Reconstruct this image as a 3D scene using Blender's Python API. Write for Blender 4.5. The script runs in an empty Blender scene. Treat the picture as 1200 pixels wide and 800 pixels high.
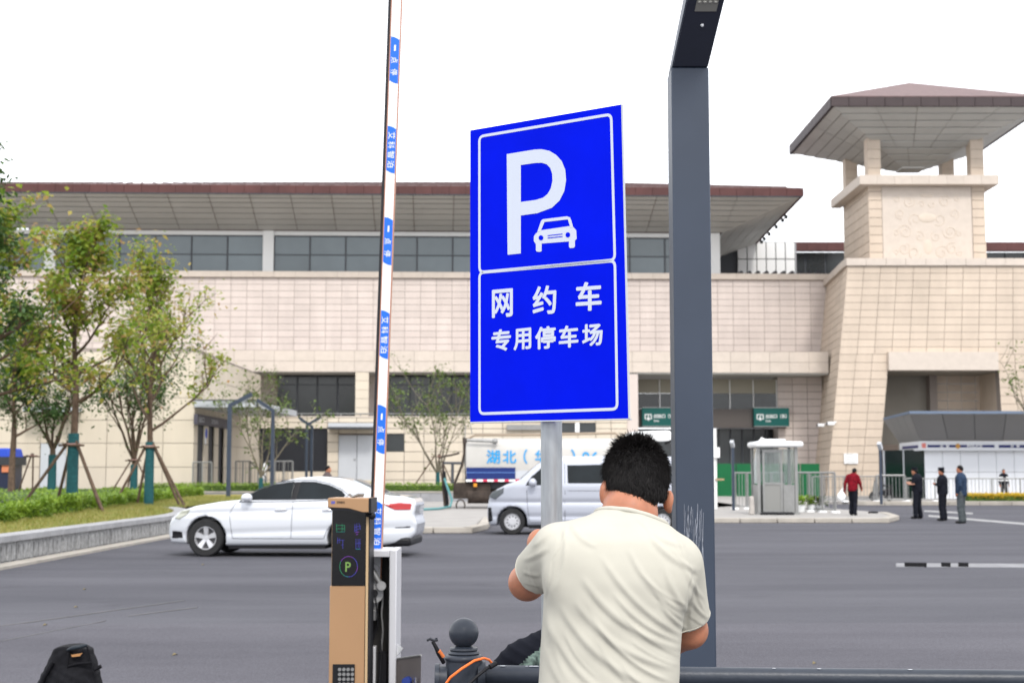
import bpy, math, random
import numpy as np
from mathutils import Vector, Matrix
rnd = random.Random(7)
NR = np.random.default_rng(7)
SC = bpy.context.scene
C = SC.collection
PI = math.pi
# ------------------------------------------------------------------ camera
PITCH = math.radians(5.31)
CAMZ = 1.5
F_CONST = 50.0 / 36.0 * 1200.0
cam_d = bpy.data.cameras.new('camera'); cam = bpy.data.objects.new('camera', cam_d); C.objects.link(cam)
cam.location = (0, 0, CAMZ); cam.rotation_euler = (PI / 2 + PITCH, 0, 0)
cam_d.lens = 50.0; cam_d.sensor_width = 36.0; cam_d.clip_end = 3000; cam_d.clip_start = 0.05
cam_d.dof.use_dof = True; cam_d.dof.focus_distance = 4.0; cam_d.dof.aperture_fstop = 8.0
SC.camera = cam
# ------------------------------------------------------------------ world, sun, exposure
SUN_EL, SUN_AZ = math.radians(45), math.radians(14)      # behind the camera, a little to its right
w = bpy.data.worlds.new('World'); SC.world = w; w.use_nodes = True
nt = w.node_tree; nt.nodes.clear()
wo = nt.nodes.new('ShaderNodeOutputWorld'); bg = nt.nodes.new('ShaderNodeBackground')
sky = nt.nodes.new('ShaderNodeTexSky'); sky.sky_type = 'NISHITA'; sky.sun_disc = False
sky.sun_elevation = SUN_EL; sky.sun_rotation = math.radians(180) - SUN_AZ
mx = nt.nodes.new('ShaderNodeMix'); mx.data_type = 'RGBA'; mx.inputs[0].default_value = 0.9
cl = nt.nodes.new('ShaderNodeTexNoise'); cl.inputs['Scale'].default_value = 1.6; cl.inputs['Detail'].default_value = 5
cr = nt.nodes.new('ShaderNodeValToRGB')
cr.color_ramp.elements[0].color = (9.6, 9.9, 10.6, 1); cr.color_ramp.elements[1].color = (12.2, 12.2, 12.3, 1)
tc = nt.nodes.new('ShaderNodeTexCoord')
nt.links.new(tc.outputs['Generated'], cl.inputs['Vector']); nt.links.new(cl.outputs['Fac'], cr.inputs['Fac'])
nt.links.new(sky.outputs[0], mx.inputs[6]); nt.links.new(cr.outputs[0], mx.inputs[7])
nt.links.new(mx.outputs[2], bg.inputs[0]); bg.inputs[1].default_value = 0.12
nt.links.new(bg.outputs[0], wo.inputs[0])
sd = bpy.data.lights.new('sun', 'SUN'); sd.energy = 1.5; sd.angle = math.radians(11); sd.color = (1, 0.96, 0.9)
sun = bpy.data.objects.new('sun', sd); C.objects.link(sun)
# the light travels from behind-right of the camera into the scene
dv = Vector((-math.sin(SUN_AZ) * math.cos(SUN_EL), math.cos(SUN_AZ) * math.cos(SUN_EL), -math.sin(SUN_EL)))
sun.rotation_euler = dv.to_track_quat('-Z', 'Y').to_euler()
vs = SC.view_settings; vs.view_transform = 'Standard'; vs.look = 'None'; vs.gamma = 1; vs.use_curve_mapping = False
vs.exposure = 0.7
SC.cycles.max_bounces = 6; SC.cycles.transparent_max_bounces = 8

def at(px, py, Y):
    """pixel of the 1200x800 photograph + distance Y -> world point"""
    u = (px - 600) / F_CONST; v = (400 - py) / F_CONST
    d = Vector((u, math.cos(PITCH) - v * math.sin(PITCH), math.sin(PITCH) + v * math.cos(PITCH)))
    d = d * (Y / d.y)
    return Vector((d.x, d.y, CAMZ + d.z))
def gy(py, z=0.0):
    """distance Y of a point of height z seen at pixel row py"""
    v = (400 - py) / F_CONST
    dy = math.cos(PITCH) - v * math.sin(PITCH); dz = math.sin(PITCH) + v * math.cos(PITCH)
    return (z - CAMZ) / dz * dy
def gp(px, py, z=0.0):
    return at(px, py, gy(py, z))
def X_(px, Y): return at(px, 555, Y).x
def Z_(py, Y): return at(600, py, Y).z

# ------------------------------------------------------------------ materials
MATS = {}
def mat(name, col, rough=0.6, metal=0.0, var=0.0, vscale=3.0, bump=0.0, bscale=40.0, island=0.0, col2=None,
        spec=0.3, trans=0.0, emit=None, stretch=None, coat=0.0, detail=4.0, subsurf=0.0, sheen=0.0):
    if name in MATS: return MATS[name]
    m = bpy.data.materials.new(name); m.use_nodes = True; MATS[name] = m
    t = m.node_tree; b = t.nodes['Principled BSDF']; N = t.nodes.new; L = t.links.new
    b.inputs['Roughness'].default_value = rough; b.inputs['Metallic'].default_value = metal
    b.inputs['Specular IOR Level'].default_value = spec; b.inputs['Coat Weight'].default_value = coat
    if subsurf: b.inputs['Subsurface Weight'].default_value = subsurf; b.inputs['Subsurface Scale'].default_value = 0.01
    if sheen: b.inputs['Sheen Weight'].default_value = sheen
    b.inputs['Base Color'].default_value = (*col, 1)
    cur = None
    vec = None
    if var or bump:
        g = N('ShaderNodeNewGeometry'); vec = g.outputs['Position']
        if stretch:
            mp = N('ShaderNodeMapping'); mp.inputs['Scale'].default_value = stretch; L(vec, mp.inputs['Vector']); vec = mp.outputs[0]
    if var:
        n = N('ShaderNodeTexNoise'); n.inputs['Scale'].default_value = vscale; n.inputs['Detail'].default_value = detail
        n.inputs['Roughness'].default_value = 0.6; L(vec, n.inputs['Vector'])
        r = N('ShaderNodeValToRGB'); r.color_ramp.elements[0].position = 0.3; r.color_ramp.elements[1].position = 0.72
        c2 = col2 or tuple(min(1, c * (1 + var)) for c in col); c1 = tuple(c * (1 - var) for c in col) if not col2 else col
        r.color_ramp.elements[0].color = (*c1, 1); r.color_ramp.elements[1].color = (*c2, 1)
        L(n.outputs['Fac'], r.inputs['Fac']); cur = r.outputs[0]
    if island:
        g2 = N('ShaderNodeNewGeometry'); oi = N('ShaderNodeObjectInfo')
        a = N('ShaderNodeMath'); a.operation = 'ADD'; L(g2.outputs['Random Per Island'], a.inputs[0]); L(oi.outputs['Random'], a.inputs[1])
        fr = N('ShaderNodeMath'); fr.operation = 'FRACT'; L(a.outputs[0], fr.inputs[0])
        mr = N('ShaderNodeMapRange'); mr.inputs['To Min'].default_value = 1 - island; mr.inputs['To Max'].default_value = 1 + island
        L(fr.outputs[0], mr.inputs['Value'])
        ml = N('ShaderNodeVectorMath'); ml.operation = 'SCALE'
        if cur is not None: L(cur, ml.inputs[0])
        else: ml.inputs[0].default_value = col
        L(mr.outputs[0], ml.inputs['Scale']); cur = ml.outputs[0]
    if cur is not None: L(cur, b.inputs['Base Color'])
    if bump:
        n2 = N('ShaderNodeTexNoise'); n2.inputs['Scale'].default_value = bscale; n2.inputs['Detail'].default_value = 3
        L(vec, n2.inputs['Vector']); bp = N('ShaderNodeBump'); bp.inputs['Strength'].default_value = bump
        bp.inputs['Distance'].default_value = 0.02; L(n2.outputs['Fac'], bp.inputs['Height']); L(bp.outputs[0], b.inputs['Normal'])
    if emit: b.inputs['Emission Color'].default_value = (*emit[:3], 1); b.inputs['Emission Strength'].default_value = emit[3]
    if trans: b.inputs['Transmission Weight'].default_value = trans
    return m
def leafmat(name, cols, trans=0.35):
    m = bpy.data.materials.new(name); m.use_nodes = True; t = m.node_tree; b = t.nodes['Principled BSDF']; N = t.nodes.new; L = t.links.new
    g = N('ShaderNodeNewGeometry'); r = N('ShaderNodeValToRGB'); r.color_ramp.interpolation = 'LINEAR'
    n = N('ShaderNodeTexNoise'); n.inputs['Scale'].default_value = 1.3; n.inputs['Detail'].default_value = 2; L(g.outputs['Position'], n.inputs['Vector'])
    a = N('ShaderNodeMath'); a.operation = 'MULTIPLY_ADD'; a.inputs[1].default_value = 0.55; L(g.outputs['Random Per Island'], a.inputs[0])
    s = N('ShaderNodeMath'); s.operation = 'MULTIPLY_ADD'; s.inputs[1].default_value = 1.5; s.inputs[2].default_value = -0.5; L(n.outputs['Fac'], s.inputs[0])
    L(s.outputs[0], a.inputs[2])
    els = r.color_ramp.elements
    while len(els) < len(cols): els.new(0.5)
    for i, c in enumerate(cols): els[i].position = i / (len(cols) - 1); els[i].color = (*c, 1)
    L(a.outputs[0], r.inputs['Fac']); L(r.outputs[0], b.inputs['Base Color']); b.inputs['Roughness'].default_value = 0.55
    tr = N('ShaderNodeBsdfTranslucent'); L(r.outputs[0], tr.inputs['Color'])
    mxs = N('ShaderNodeMixShader'); mxs.inputs[0].default_value = trans
    L(b.outputs[0], mxs.inputs[1]); L(tr.outputs[0], mxs.inputs[2]); L(mxs.outputs[0], t.nodes['Material Output'].inputs['Surface'])
    MATS[name] = m; return m

# ------------------------------------------------------------------ mesh helpers
ORG = {}
def root_org(o): return ORG.get(o.name, Vector((0, 0, 0))) if o else Vector((0, 0, 0))
def tag(o, label=None, cat=None, group=None, kind=None):
    if label: o['label'] = label
    if cat: o['category'] = cat
    if group: o['group'] = group
    if kind: o['kind'] = kind
    return o
def thing(name, label, cat, loc=(0, 0, 0), rz=0.0, group=None):
    o = bpy.data.objects.new(name, None); C.objects.link(o); o.empty_display_size = 0.2
    o.location = loc; o.rotation_euler = (0, 0, rz)
    ORG[o.name] = Vector(loc) if rz == 0.0 else Vector((0, 0, 0))
    return tag(o, label, cat, group)
def link_mesh(name, me, parent=None, loc=(0, 0, 0), m=None):
    o = bpy.data.objects.new(name, me); C.objects.link(o); o.location = loc
    if parent is not None:
        o.parent = parent; ORG[o.name] = root_org(parent)
    if m is not None and not me.materials: me.materials.append(m)
    return o
class MB:
    def __init__(s): s.v = []; s.f = []; s.n = 0
    def add(s, vs, fs):
        s.v += [tuple(p) for p in vs]; s.f += [tuple(i + s.n for i in f) for f in fs]; s.n = len(s.v); return s
    def box(s, x0, x1, y0, y1, z0, z1, taper=0.0):
        t = taper
        vs = [(x0, y0, z0), (x1, y0, z0), (x1, y1, z0), (x0, y1, z0), (x0 + t, y0 + t, z1), (x1 - t, y0 + t, z1), (x1 - t, y1 - t, z1), (x0 + t, y1 - t, z1)]
        return s.add(vs, [(3, 2, 1, 0), (4, 5, 6, 7), (0, 1, 5, 4), (1, 2, 6, 5), (2, 3, 7, 6), (3, 0, 4, 7)])
    def hexa(s, p): # 8 pts: bottom ring, top ring
        return s.add(p, [(3, 2, 1, 0), (4, 5, 6, 7), (0, 1, 5, 4), (1, 2, 6, 5), (2, 3, 7, 6), (3, 0, 4, 7)])
    def slab(s, quad, th): # quad of 4 pts, extruded by vector th
        th = Vector(th); return s.hexa([Vector(p) for p in quad] + [Vector(p) + th for p in quad])
    def bar(s, a, b, w, d=None, up=(0, 0, 1)):
        a = Vector(a); b = Vector(b); d = d if d is not None else w
        t = (b - a).normalized(); u = Vector(up)
        if abs(t.dot(u)) > 0.98: u = Vector((0, 1, 0))
        r = t.cross(u).normalized(); q = r.cross(t).normalized()
        ps = []
        for e in (a, b):
            for i, j in ((-1, -1), (1, -1), (1, 1), (-1, 1)): ps.append(e + r * i * w / 2 + q * j * d / 2)
        return s.hexa(ps)
    def tube(s, pts, rs, seg=10, cap=True):
        pts = [Vector(p) for p in pts]
        if not hasattr(rs, '__len__'): rs = [rs] * len(pts)
        base = []; u = None
        vs = []; fs = []
        for i, p in enumerate(pts):
            t = (pts[min(i + 1, len(pts) - 1)] - pts[max(i - 1, 0)]).normalized()
            if u is None:
                u = Vector((0, 0, 1)) if abs(t.z) < 0.9 else Vector((1, 0, 0))
            u = (u - t * u.dot(t)).normalized(); q = t.cross(u)
            for k in range(seg):
                a = 2 * PI * k / seg; vs.append(p + (u * math.cos(a) + q * math.sin(a)) * rs[i])
        for i in range(len(pts) - 1):
            for k in range(seg):
                k2 = (k + 1) % seg; fs.append((i * seg + k, i * seg + k2, (i + 1) * seg + k2, (i + 1) * seg + k))
        if cap: fs.append(tuple(range(seg))[::-1]); fs.append(tuple(range((len(pts) - 1) * seg, len(pts) * seg)))
        return s.add(vs, fs)
    def lathe(s, prof, c=(0, 0, 0), seg=24, cap=True):
        vs = []; fs = []
        for r, z in prof:
            for k in range(seg): a = 2 * PI * k / seg; vs.append((c[0] + r * math.cos(a), c[1] + r * math.sin(a), c[2] + z))
        for i in range(len(prof) - 1):
            for k in range(seg): k2 = (k + 1) % seg; fs.append((i * seg + k, i * seg + k2, (i + 1) * seg + k2, (i + 1) * seg + k))
        if cap: fs.append(tuple(range(seg))[::-1]); fs.append(tuple(range((len(prof) - 1) * seg, len(prof) * seg)))
        return s.add(vs, fs)
    def prism(s, poly, off): # planar polygon pts, extruded by vector
        off = Vector(off); n = len(poly); vs = [Vector(p) for p in poly] + [Vector(p) + off for p in poly]
        fs = [tuple(range(n))[::-1], tuple(range(n, 2 * n))] + [(i, (i + 1) % n, (i + 1) % n + n, i + n) for i in range(n)]
        return s.add(vs, fs)
    def ball(s, c, r, seg=16, rings=10):
        rz = r if not hasattr(r, '__len__') else r
        R = (r, r, r) if not hasattr(r, '__len__') else r
        vs = []; fs = []
        for i in range(1, rings):
            th = PI * i / rings
            for k in range(seg): a = 2 * PI * k / seg; vs.append((c[0] + R[0] * math.sin(th) * math.cos(a), c[1] + R[1] * math.sin(th) * math.sin(a), c[2] + R[2] * math.cos(th)))
        for i in range(rings - 2):
            for k in range(seg): k2 = (k + 1) % seg; fs.append((i * seg + k, (i + 1) * seg + k, (i + 1) * seg + k2, i * seg + k2))
        t = len(vs); vs.append((c[0], c[1], c[2] + R[2])); vs.append((c[0], c[1], c[2] - R[2]))
        for k in range(seg): k2 = (k + 1) % seg; fs.append((t, k, k2)); b = (rings - 2) * seg; fs.append((t + 1, b + k2, b + k))
        return s.add(vs, fs)
    def build(s, name, m, parent=None, world=True, smooth=False, bevel=0.0, local=False):
        off = root_org(parent) if (world and not local) else Vector((0, 0, 0))
        me = bpy.data.meshes.new(name); me.from_pydata([(a - off.x, b - off.y, c - off.z) for a, b, c in s.v], [], s.f)
        me.materials.append(m)
        fix_normals(me)
        if smooth: me.shade_smooth()
        o = link_mesh(name, me, parent)
        if bevel:
            md = o.modifiers.new('b', 'BEVEL'); md.width = bevel; md.segments = 2; md.limit_method = 'ANGLE'; md.angle_limit = math.radians(40)
            if not smooth: me.shade_smooth()
            me.set_sharp_from_angle(angle=math.radians(40))
        elif smooth:
            me.set_sharp_from_angle(angle=math.radians(50))
        return o
import bmesh
def fix_normals(me):
    bm = bmesh.new(); bm.from_mesh(me); bmesh.ops.recalc_face_normals(bm, faces=bm.faces); bm.to_mesh(me); bm.free()
def nmesh(name, v, f, m, parent=None, smooth=True, local=False):
    """mesh from numpy arrays"""
    v = np.asarray(v, dtype=np.float32); f = np.asarray(f, dtype=np.int32)
    off = root_org(parent)
    if not local: v = v - np.array(off, dtype=np.float32)
    me = bpy.data.meshes.new(name); k = f.shape[1]
    me.vertices.add(len(v)); me.vertices.foreach_set('co', v.ravel())
    me.loops.add(f.size); me.loops.foreach_set('vertex_index', f.ravel())
    me.polygons.add(len(f)); me.polygons.foreach_set('loop_start', np.arange(0, f.size, k, dtype=np.int32))
    me.polygons.foreach_set('loop_total', np.full(len(f), k, dtype=np.int32))
    me.update(calc_edges=True); me.validate()
    if smooth: me.shade_smooth()
    me.materials.append(m)
    return link_mesh(name, me, parent)

# ---- panels: each piece an object of its own (the first 300 of a kind on one thing), the rest joined
PCOUNT = {}; PREST = {}; PCACHE = {}
def lerp(a, b, t): return a + (b - a) * t
def panel_grid(root, name, m, q, nx, ny, gap=0.012, th=0.05, gapv=None, out=None, us=None, vs_=None, limit=300, skip=None, jog=0.004):
    """q: P00 (u0,v0), P10, P11, P01 world corners of the FRONT surface"""
    P00, P10, P11, P01 = [Vector(p) for p in q]
    n = (P10 - P00).cross(P01 - P00).normalized()
    if out is not None and n.dot(Vector(out)) < 0: n = -n
    org = root_org(root)
    us = us or [i / nx for i in range(nx + 1)]; vs_ = vs_ or [j / ny for j in range(ny + 1)]
    W = (P10 - P00).length; H = (P01 - P00).length
    S = lambda u, v: lerp(lerp(P00, P10, u), lerp(P01, P11, u), v)
    key = (root.name, name)
    for j in range(len(vs_) - 1):
        for i in range(len(us) - 1):
            if skip and skip((us[i] + us[i + 1]) / 2, (vs_[j] + vs_[j + 1]) / 2): continue
            gu = gap / W / 2; gv = (gapv or gap) / H / 2
            c = [S(us[i] + gu, vs_[j] + gv), S(us[i + 1] - gu, vs_[j] + gv), S(us[i + 1] - gu, vs_[j + 1] - gv), S(us[i] + gu, vs_[j + 1] - gv)]
            dd = n * (rnd.random() - 0.5) * jog
            base = c[0]
            rel = [p - base for p in c]
            vv = [p - n * th for p in rel] + rel
            k = PCOUNT.get(key, 0)
            if k < limit:
                ck = (m.name, tuple(round(x, 3) for p in vv for x in p))
                me = PCACHE.get(ck)
                if me is None:
                    me = bpy.data.meshes.new(name); me.from_pydata(vv, [], [(3, 2, 1, 0), (4, 5, 6, 7), (0, 1, 5, 4), (1, 2, 6, 5), (2, 3, 7, 6), (3, 0, 4, 7)])
                    fix_normals(me); me.materials.append(m); PCACHE[ck] = me
                link_mesh(name, me, root, base + dd - org); PCOUNT[key] = k + 1
            else:
                mb = PREST.setdefault(key, (root, name, m, MB()))[3]; mb.hexa([base + dd + p for p in vv])
def flush_rest():
    for (rn, nm), (root, name, m, mb) in PREST.items():
        o = mb.build(name, m, root); o['kind'] = 'stuff'

# ---- text (Blender's built-in fonts)
TCACHE = {}
def glyph(s, bold=0.0):
    """verts (2-D, normalised to its bounding box 0..1) and faces of a string, plus its aspect w/h"""
    k = (s, bold)
    if k in TCACHE: return TCACHE[k]
    cu = bpy.data.curves.new('txt', 'FONT'); cu.body = s; cu.size = 1; cu.offset = bold; cu.resolution_u = 3
    o = bpy.data.objects.new('txt', cu); C.objects.link(o)
    dg = bpy.context.evaluated_depsgraph_get(); dg.update()
    me = bpy.data.meshes.new_from_object(o.evaluated_get(dg))
    v = [(p.co.x, p.co.y) for p in me.vertices]; f = [tuple(p.vertices) for p in me.polygons]
    bpy.data.objects.remove(o); bpy.data.curves.remove(cu); bpy.data.meshes.remove(me)
    x0 = min(a for a, b in v); x1 = max(a for a, b in v); y0 = min(b for a, b in v); y1 = max(b for a, b in v)
    v = [((a - x0) / max(1e-6, x1 - x0), (b - y0) / max(1e-6, y1 - y0)) for a, b in v]
    TCACHE[k] = (v, f, (x1 - x0) / max(1e-6, (y1 - y0))); return TCACHE[k]
def text_on(mb, s, fn, bold=0.012):
    """fn maps (u,v) in 0..1 to a world point"""
    v, f, asp = glyph(s, 0.0); P0, P1, P2 = Vector(fn(0.5, 0.5)), Vector(fn(0.6, 0.5)), Vector(fn(0.5, 0.6)); n = (P1 - P0).cross(P2 - P0)
    n = n.normalized() if n.length > 0 else Vector((0, -1, 0))
    if n.dot(cam.location - P0) < 0: n = -n
    a_, b_ = bold * 1.15 / max(0.3, asp), bold * 1.15
    offs = [(0, 0)] + [(a_ * math.cos(k * PI / 4), b_ * math.sin(k * PI / 4)) for k in range(8)] if bold > 0.005 else [(0, 0)]
    for k, (du, dv_) in enumerate(offs): o = n * (k * 0.00005); mb.add([Vector(fn(a + (0.5 - a) * 2 * a_ + du, b + (0.5 - b) * 2 * b_ + dv_)) + o for a, b in v], f)
def flat(mb, name, m, parent, local=False):
    """flat print: no normal fixing needed"""
    return mb.build(name, m, parent, local=local)

# ---- signed distance fields -> mesh (surface nets)
class Field:
    def __init__(s, bmin, bmax, h):
        s.h = h; s.b = np.array(bmin, float); n = np.ceil((np.array(bmax) - s.b) / h).astype(int) + 1; s.n = n
        s.x = s.b[0] + h * np.arange(n[0]); s.y = s.b[1] + h * np.arange(n[1]); s.z = s.b[2] + h * np.arange(n[2])
        s.d = np.full(tuple(n), 9.0, dtype=np.float32)
    def sub(s, lo, hi):
        sl = []
        for k in range(3):
            a = max(0, int((lo[k] - s.b[k]) / s.h)); b = min(s.n[k], int((hi[k] - s.b[k]) / s.h) + 2)
            if b <= a: return None
            sl.append(slice(a, b))
        g = np.meshgrid(s.x[sl[0]], s.y[sl[1]], s.z[sl[2]], indexing='ij', sparse=True)
        return tuple(sl), g
    def union(s, fn, lo, hi, k=0.02):
        m = max(0.04, 2 * k)
        r = s.sub([a - m for a in lo], [a + m for a in hi])
        if r is None: return s
        sl, g = r; d = fn(*g); a = s.d[sl]
        if k > 0:
            hh = np.clip(0.5 + 0.5 * (a - d) / k, 0, 1); a2 = a * (1 - hh) + d * hh - k * hh * (1 - hh)
        else: a2 = np.minimum(a, d)
        s.d[sl] = a2; return s
    def cut(s, fn, lo=None, hi=None):
        lo = lo if lo is not None else s.b; hi = hi if hi is not None else s.b + s.n * s.h
        r = s.sub(lo, hi)
        if r is None: return s
        sl, g = r; s.d[sl] = np.maximum(s.d[sl], -fn(*g)); return s
    def cap(s, a, b, ra, rb=None, k=0.02):
        rb = ra if rb is None else rb; a = np.array(a, float); b = np.array(b, float); ab = b - a; L2 = max(1e-9, (ab ** 2).sum()); R = max(ra, rb)
        def fn(x, y, z):
            t = np.clip(((x - a[0]) * ab[0] + (y - a[1]) * ab[1] + (z - a[2]) * ab[2]) / L2, 0, 1)
            return np.sqrt((x - a[0] - t * ab[0]) ** 2 + (y - a[1] - t * ab[1]) ** 2 + (z - a[2] - t * ab[2]) ** 2) - (ra + (rb - ra) * t)
        return s.union(fn, np.minimum(a, b) - R, np.maximum(a, b) + R, k)
    def ell(s, c, r, k=0.02, rot=None):
        c = np.array(c, float); r = np.array(r, float); M = np.array(rot.to_3x3().transposed() if rot is not None else Matrix.Identity(3)); rm = r.min()
        def fn(x, y, z):
            X = x - c[0]; Y = y - c[1]; Z = z - c[2]
            a = (M[0, 0] * X + M[0, 1] * Y + M[0, 2] * Z) / r[0]; b = (M[1, 0] * X + M[1, 1] * Y + M[1, 2] * Z) / r[1]; e = (M[2, 0] * X + M[2, 1] * Y + M[2, 2] * Z) / r[2]
            k0 = np.sqrt(a * a + b * b + e * e); k1 = np.sqrt((a / r[0]) ** 2 + (b / r[1]) ** 2 + (e / r[2]) ** 2) + 1e-9
            return k0 * (k0 - 1) / k1
        R = r.max(); return s.union(fn, c - R, c + R, k)
    def mesh(s):
        d = s.d; ins = d < 0
        n = np.array(d.shape) - 1
        cnt = np.zeros(tuple(n), dtype=np.int8)
        for i in (0, 1):
            for j in (0, 1):
                for k in (0, 1): cnt += ins[i:n[0] + i, j:n[1] + j, k:n[2] + k]
        act = (cnt > 0) & (cnt < 8)
        idx = np.full(tuple(n), -1, dtype=np.int64); A = np.argwhere(act); idx[act] = np.arange(len(A))
        acc = np.zeros((len(A), 3)); w = np.zeros(len(A))
        cs = [(i, j, k) for i in (0, 1) for j in (0, 1) for k in (0, 1)]
        for c in cs:
            for ax in range(3):
                if c[ax] == 1: continue
                c2 = list(c); c2[ax] = 1
                p = A + c; q = A + c2; dp = d[p[:, 0], p[:, 1], p[:, 2]]; dq = d[q[:, 0], q[:, 1], q[:, 2]]
                m = (dp < 0) != (dq < 0); t = np.where(m, dp / np.where(m, dp - dq, 1), 0)
                pos = np.array(c, float)[None, :].repeat(len(A), 0); pos[:, ax] += t
                acc[m] += pos[m]; w[m] += 1
        V = s.b + (A + acc / np.maximum(w, 1)[:, None]) * s.h
        Fc = []
        for ax in range(3):
            o1, o2 = [(1, 2), (2, 0), (0, 1)][ax]
            sa = [slice(None)] * 3; sb = [slice(None)] * 3; sa[ax] = slice(0, -1); sb[ax] = slice(1, None)
            chg = ins[tuple(sa)] != ins[tuple(sb)]; E = np.argwhere(chg)
            ok = (E[:, o1] > 0) & (E[:, o2] > 0) & (E[:, o1] < n[o1]) & (E[:, o2] < n[o2]); E = E[ok]
            def g(a, b):
                P = E.copy(); P[:, o1] -= a; P[:, o2] -= b; return idx[P[:, 0], P[:, 1], P[:, 2]]
            Q = np.stack([g(1, 1), g(0, 1), g(0, 0), g(1, 0)], 1)
            fl = ins[E[:, 0], E[:, 1], E[:, 2]]; Q[~fl] = Q[~fl][:, ::-1]
            Fc.append(Q)
        return V, np.concatenate(Fc)
def poly_sdf(x, z, P):
    P = np.array(P, float); d = None; s = None
    n = len(P)
    for i in range(n):
        a = P[i]; b = P[i - 1]; e = b - a; wx = x - a[0]; wz = z - a[1]
        t = np.clip((wx * e[0] + wz * e[1]) / (e @ e + 1e-12), 0, 1); bx = wx - e[0] * t; bz = wz - e[1] * t; q = bx * bx + bz * bz
        d = q if d is None else np.minimum(d, q)
        c1 = z >= a[1]; c2 = z < b[1]; c3 = e[0] * wz > e[1] * wx
        flip = (c1 & c2 & c3) | (~c1 & ~c2 & ~c3); s = np.where(flip, -1.0, 1.0) * (1.0 if s is None else s)
    return s * np.sqrt(d)
def copy_tree(o, parent=None, keep=True):
    c = o.copy(); C.objects.link(c)
    if parent is not None: c.parent = parent
    for ch in list(o.children): copy_tree(ch, c)
    return c
# ------------------------------------------------------------------ palette
M_stone = mat('stone_cladding', (0.555, 0.485, 0.445), 0.75, var=0.07, vscale=0.9, stretch=(1, 1, 0.22), island=0.045, bump=0.15, bscale=30)
M_stone2 = mat('warm_stone_cladding', (0.52, 0.432, 0.348), 0.75, var=0.09, vscale=0.7, stretch=(1, 1, 0.25), island=0.05, bump=0.15, bscale=30)
M_joint = mat('dark_joint', (0.29, 0.25, 0.225), 0.9)
M_bigpanel = mat('cream_wall_panel', (0.55, 0.485, 0.395), 0.7, var=0.07, vscale=0.6, stretch=(1, 1, 0.2), island=0.03)
M_beam = mat('pale_stone_band', (0.52, 0.455, 0.395), 0.75, var=0.05, vscale=2.5, island=0.03, bump=0.1)
M_roof = mat('dark_red_roof_metal', (0.085, 0.034, 0.032), 0.7, var=0.2, vscale=0.6, island=0.12)
M_rooftile = mat('pink_roof_sheet', (0.135, 0.085, 0.082), 0.6, var=0.15, vscale=2)
M_soffit = mat('grey_soffit_panel', (0.47, 0.465, 0.44), 0.5, var=0.05, vscale=0.5, island=0.05)
M_glass = mat('blue_grey_glass', (0.12, 0.15, 0.165), 0.12, spec=0.6, var=0.25, vscale=0.12, island=0.12)
M_darkglass = mat('dark_glass', (0.018, 0.022, 0.024), 0.15, spec=0.5, var=0.5, vscale=0.3, island=0.3)
M_mullion = mat('dark_mullion', (0.06, 0.065, 0.075), 0.5)
M_whiteframe = mat('white_painted_steel', (0.72, 0.72, 0.71), 0.45)
M_louvre = mat('charcoal_louvre', (0.035, 0.037, 0.045), 0.6)
M_steel = mat('stainless_steel', (0.27, 0.27, 0.265), 0.4, metal=0.6, var=0.1, vscale=5)
M_greydoor = mat('pale_grey_door', (0.46, 0.48, 0.51), 0.5, var=0.04, vscale=1)
M_pole = mat('slate_grey_paint', (0.037, 0.049, 0.073), 0.42, var=0.08, vscale=1.5, bump=0.03, bscale=200)
M_black = mat('black_plastic', (0.010, 0.010, 0.012), 0.45, spec=0.2)
M_rubber = mat('tyre_rubber', (0.02, 0.02, 0.021), 0.8, var=0.2, vscale=10)
M_white = mat('white_plastic', (0.78, 0.79, 0.8), 0.4)
# ================================================================== GROUND
M_asphalt = mat('asphalt', (0.069, 0.067, 0.078), 0.9, var=0.16, vscale=0.35, bump=0.5, bscale=120, stretch=(0.35, 1.6, 1), detail=8, col2=(0.095, 0.093, 0.106), spec=0.15)
def asphalt_nodes(m, dark, light):
    t = m.node_tree; b = t.nodes['Principled BSDF']; N = t.nodes.new; L = t.links.new
    g = N('ShaderNodeNewGeometry'); mp = N('ShaderNodeMapping'); mp.inputs['Scale'].default_value = (0.3, 1.3, 1); L(g.outputs['Position'], mp.inputs['Vector'])
    def noise(sc, det, vec): n = N('ShaderNodeTexNoise'); n.inputs['Scale'].default_value = sc; n.inputs['Detail'].default_value = det; n.inputs['Roughness'].default_value = 0.65; L(vec, n.inputs['Vector']); return n.outputs['Fac']
    a = noise(0.35, 8, mp.outputs[0]); r = N('ShaderNodeValToRGB'); r.color_ramp.elements[0].position = 0.3; r.color_ramp.elements[1].position = 0.7; r.color_ramp.elements[0].color = (*dark, 1); r.color_ramp.elements[1].color = (*light, 1); L(a, r.inputs['Fac'])
    sp = noise(70, 2, g.outputs['Position']); m1 = N('ShaderNodeMapRange'); m1.inputs['From Min'].default_value = 0.3; m1.inputs['From Max'].default_value = 0.75; m1.inputs['To Min'].default_value = 0.72; m1.inputs['To Max'].default_value = 1.4; L(sp, m1.inputs['Value'])
    st = noise(0.8, 5, g.outputs['Position']); m2 = N('ShaderNodeMapRange'); m2.inputs['From Min'].default_value = 0.62; m2.inputs['From Max'].default_value = 0.72; m2.inputs['To Min'].default_value = 1.0; m2.inputs['To Max'].default_value = 0.82; L(st, m2.inputs['Value'])
    mm = N('ShaderNodeMath'); mm.operation = 'MULTIPLY'; L(m1.outputs[0], mm.inputs[0]); L(m2.outputs[0], mm.inputs[1])
    v = N('ShaderNodeVectorMath'); v.operation = 'SCALE'; L(r.outputs[0], v.inputs[0]); L(mm.outputs[0], v.inputs['Scale']); L(v.outputs[0], b.inputs['Base Color'])
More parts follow.
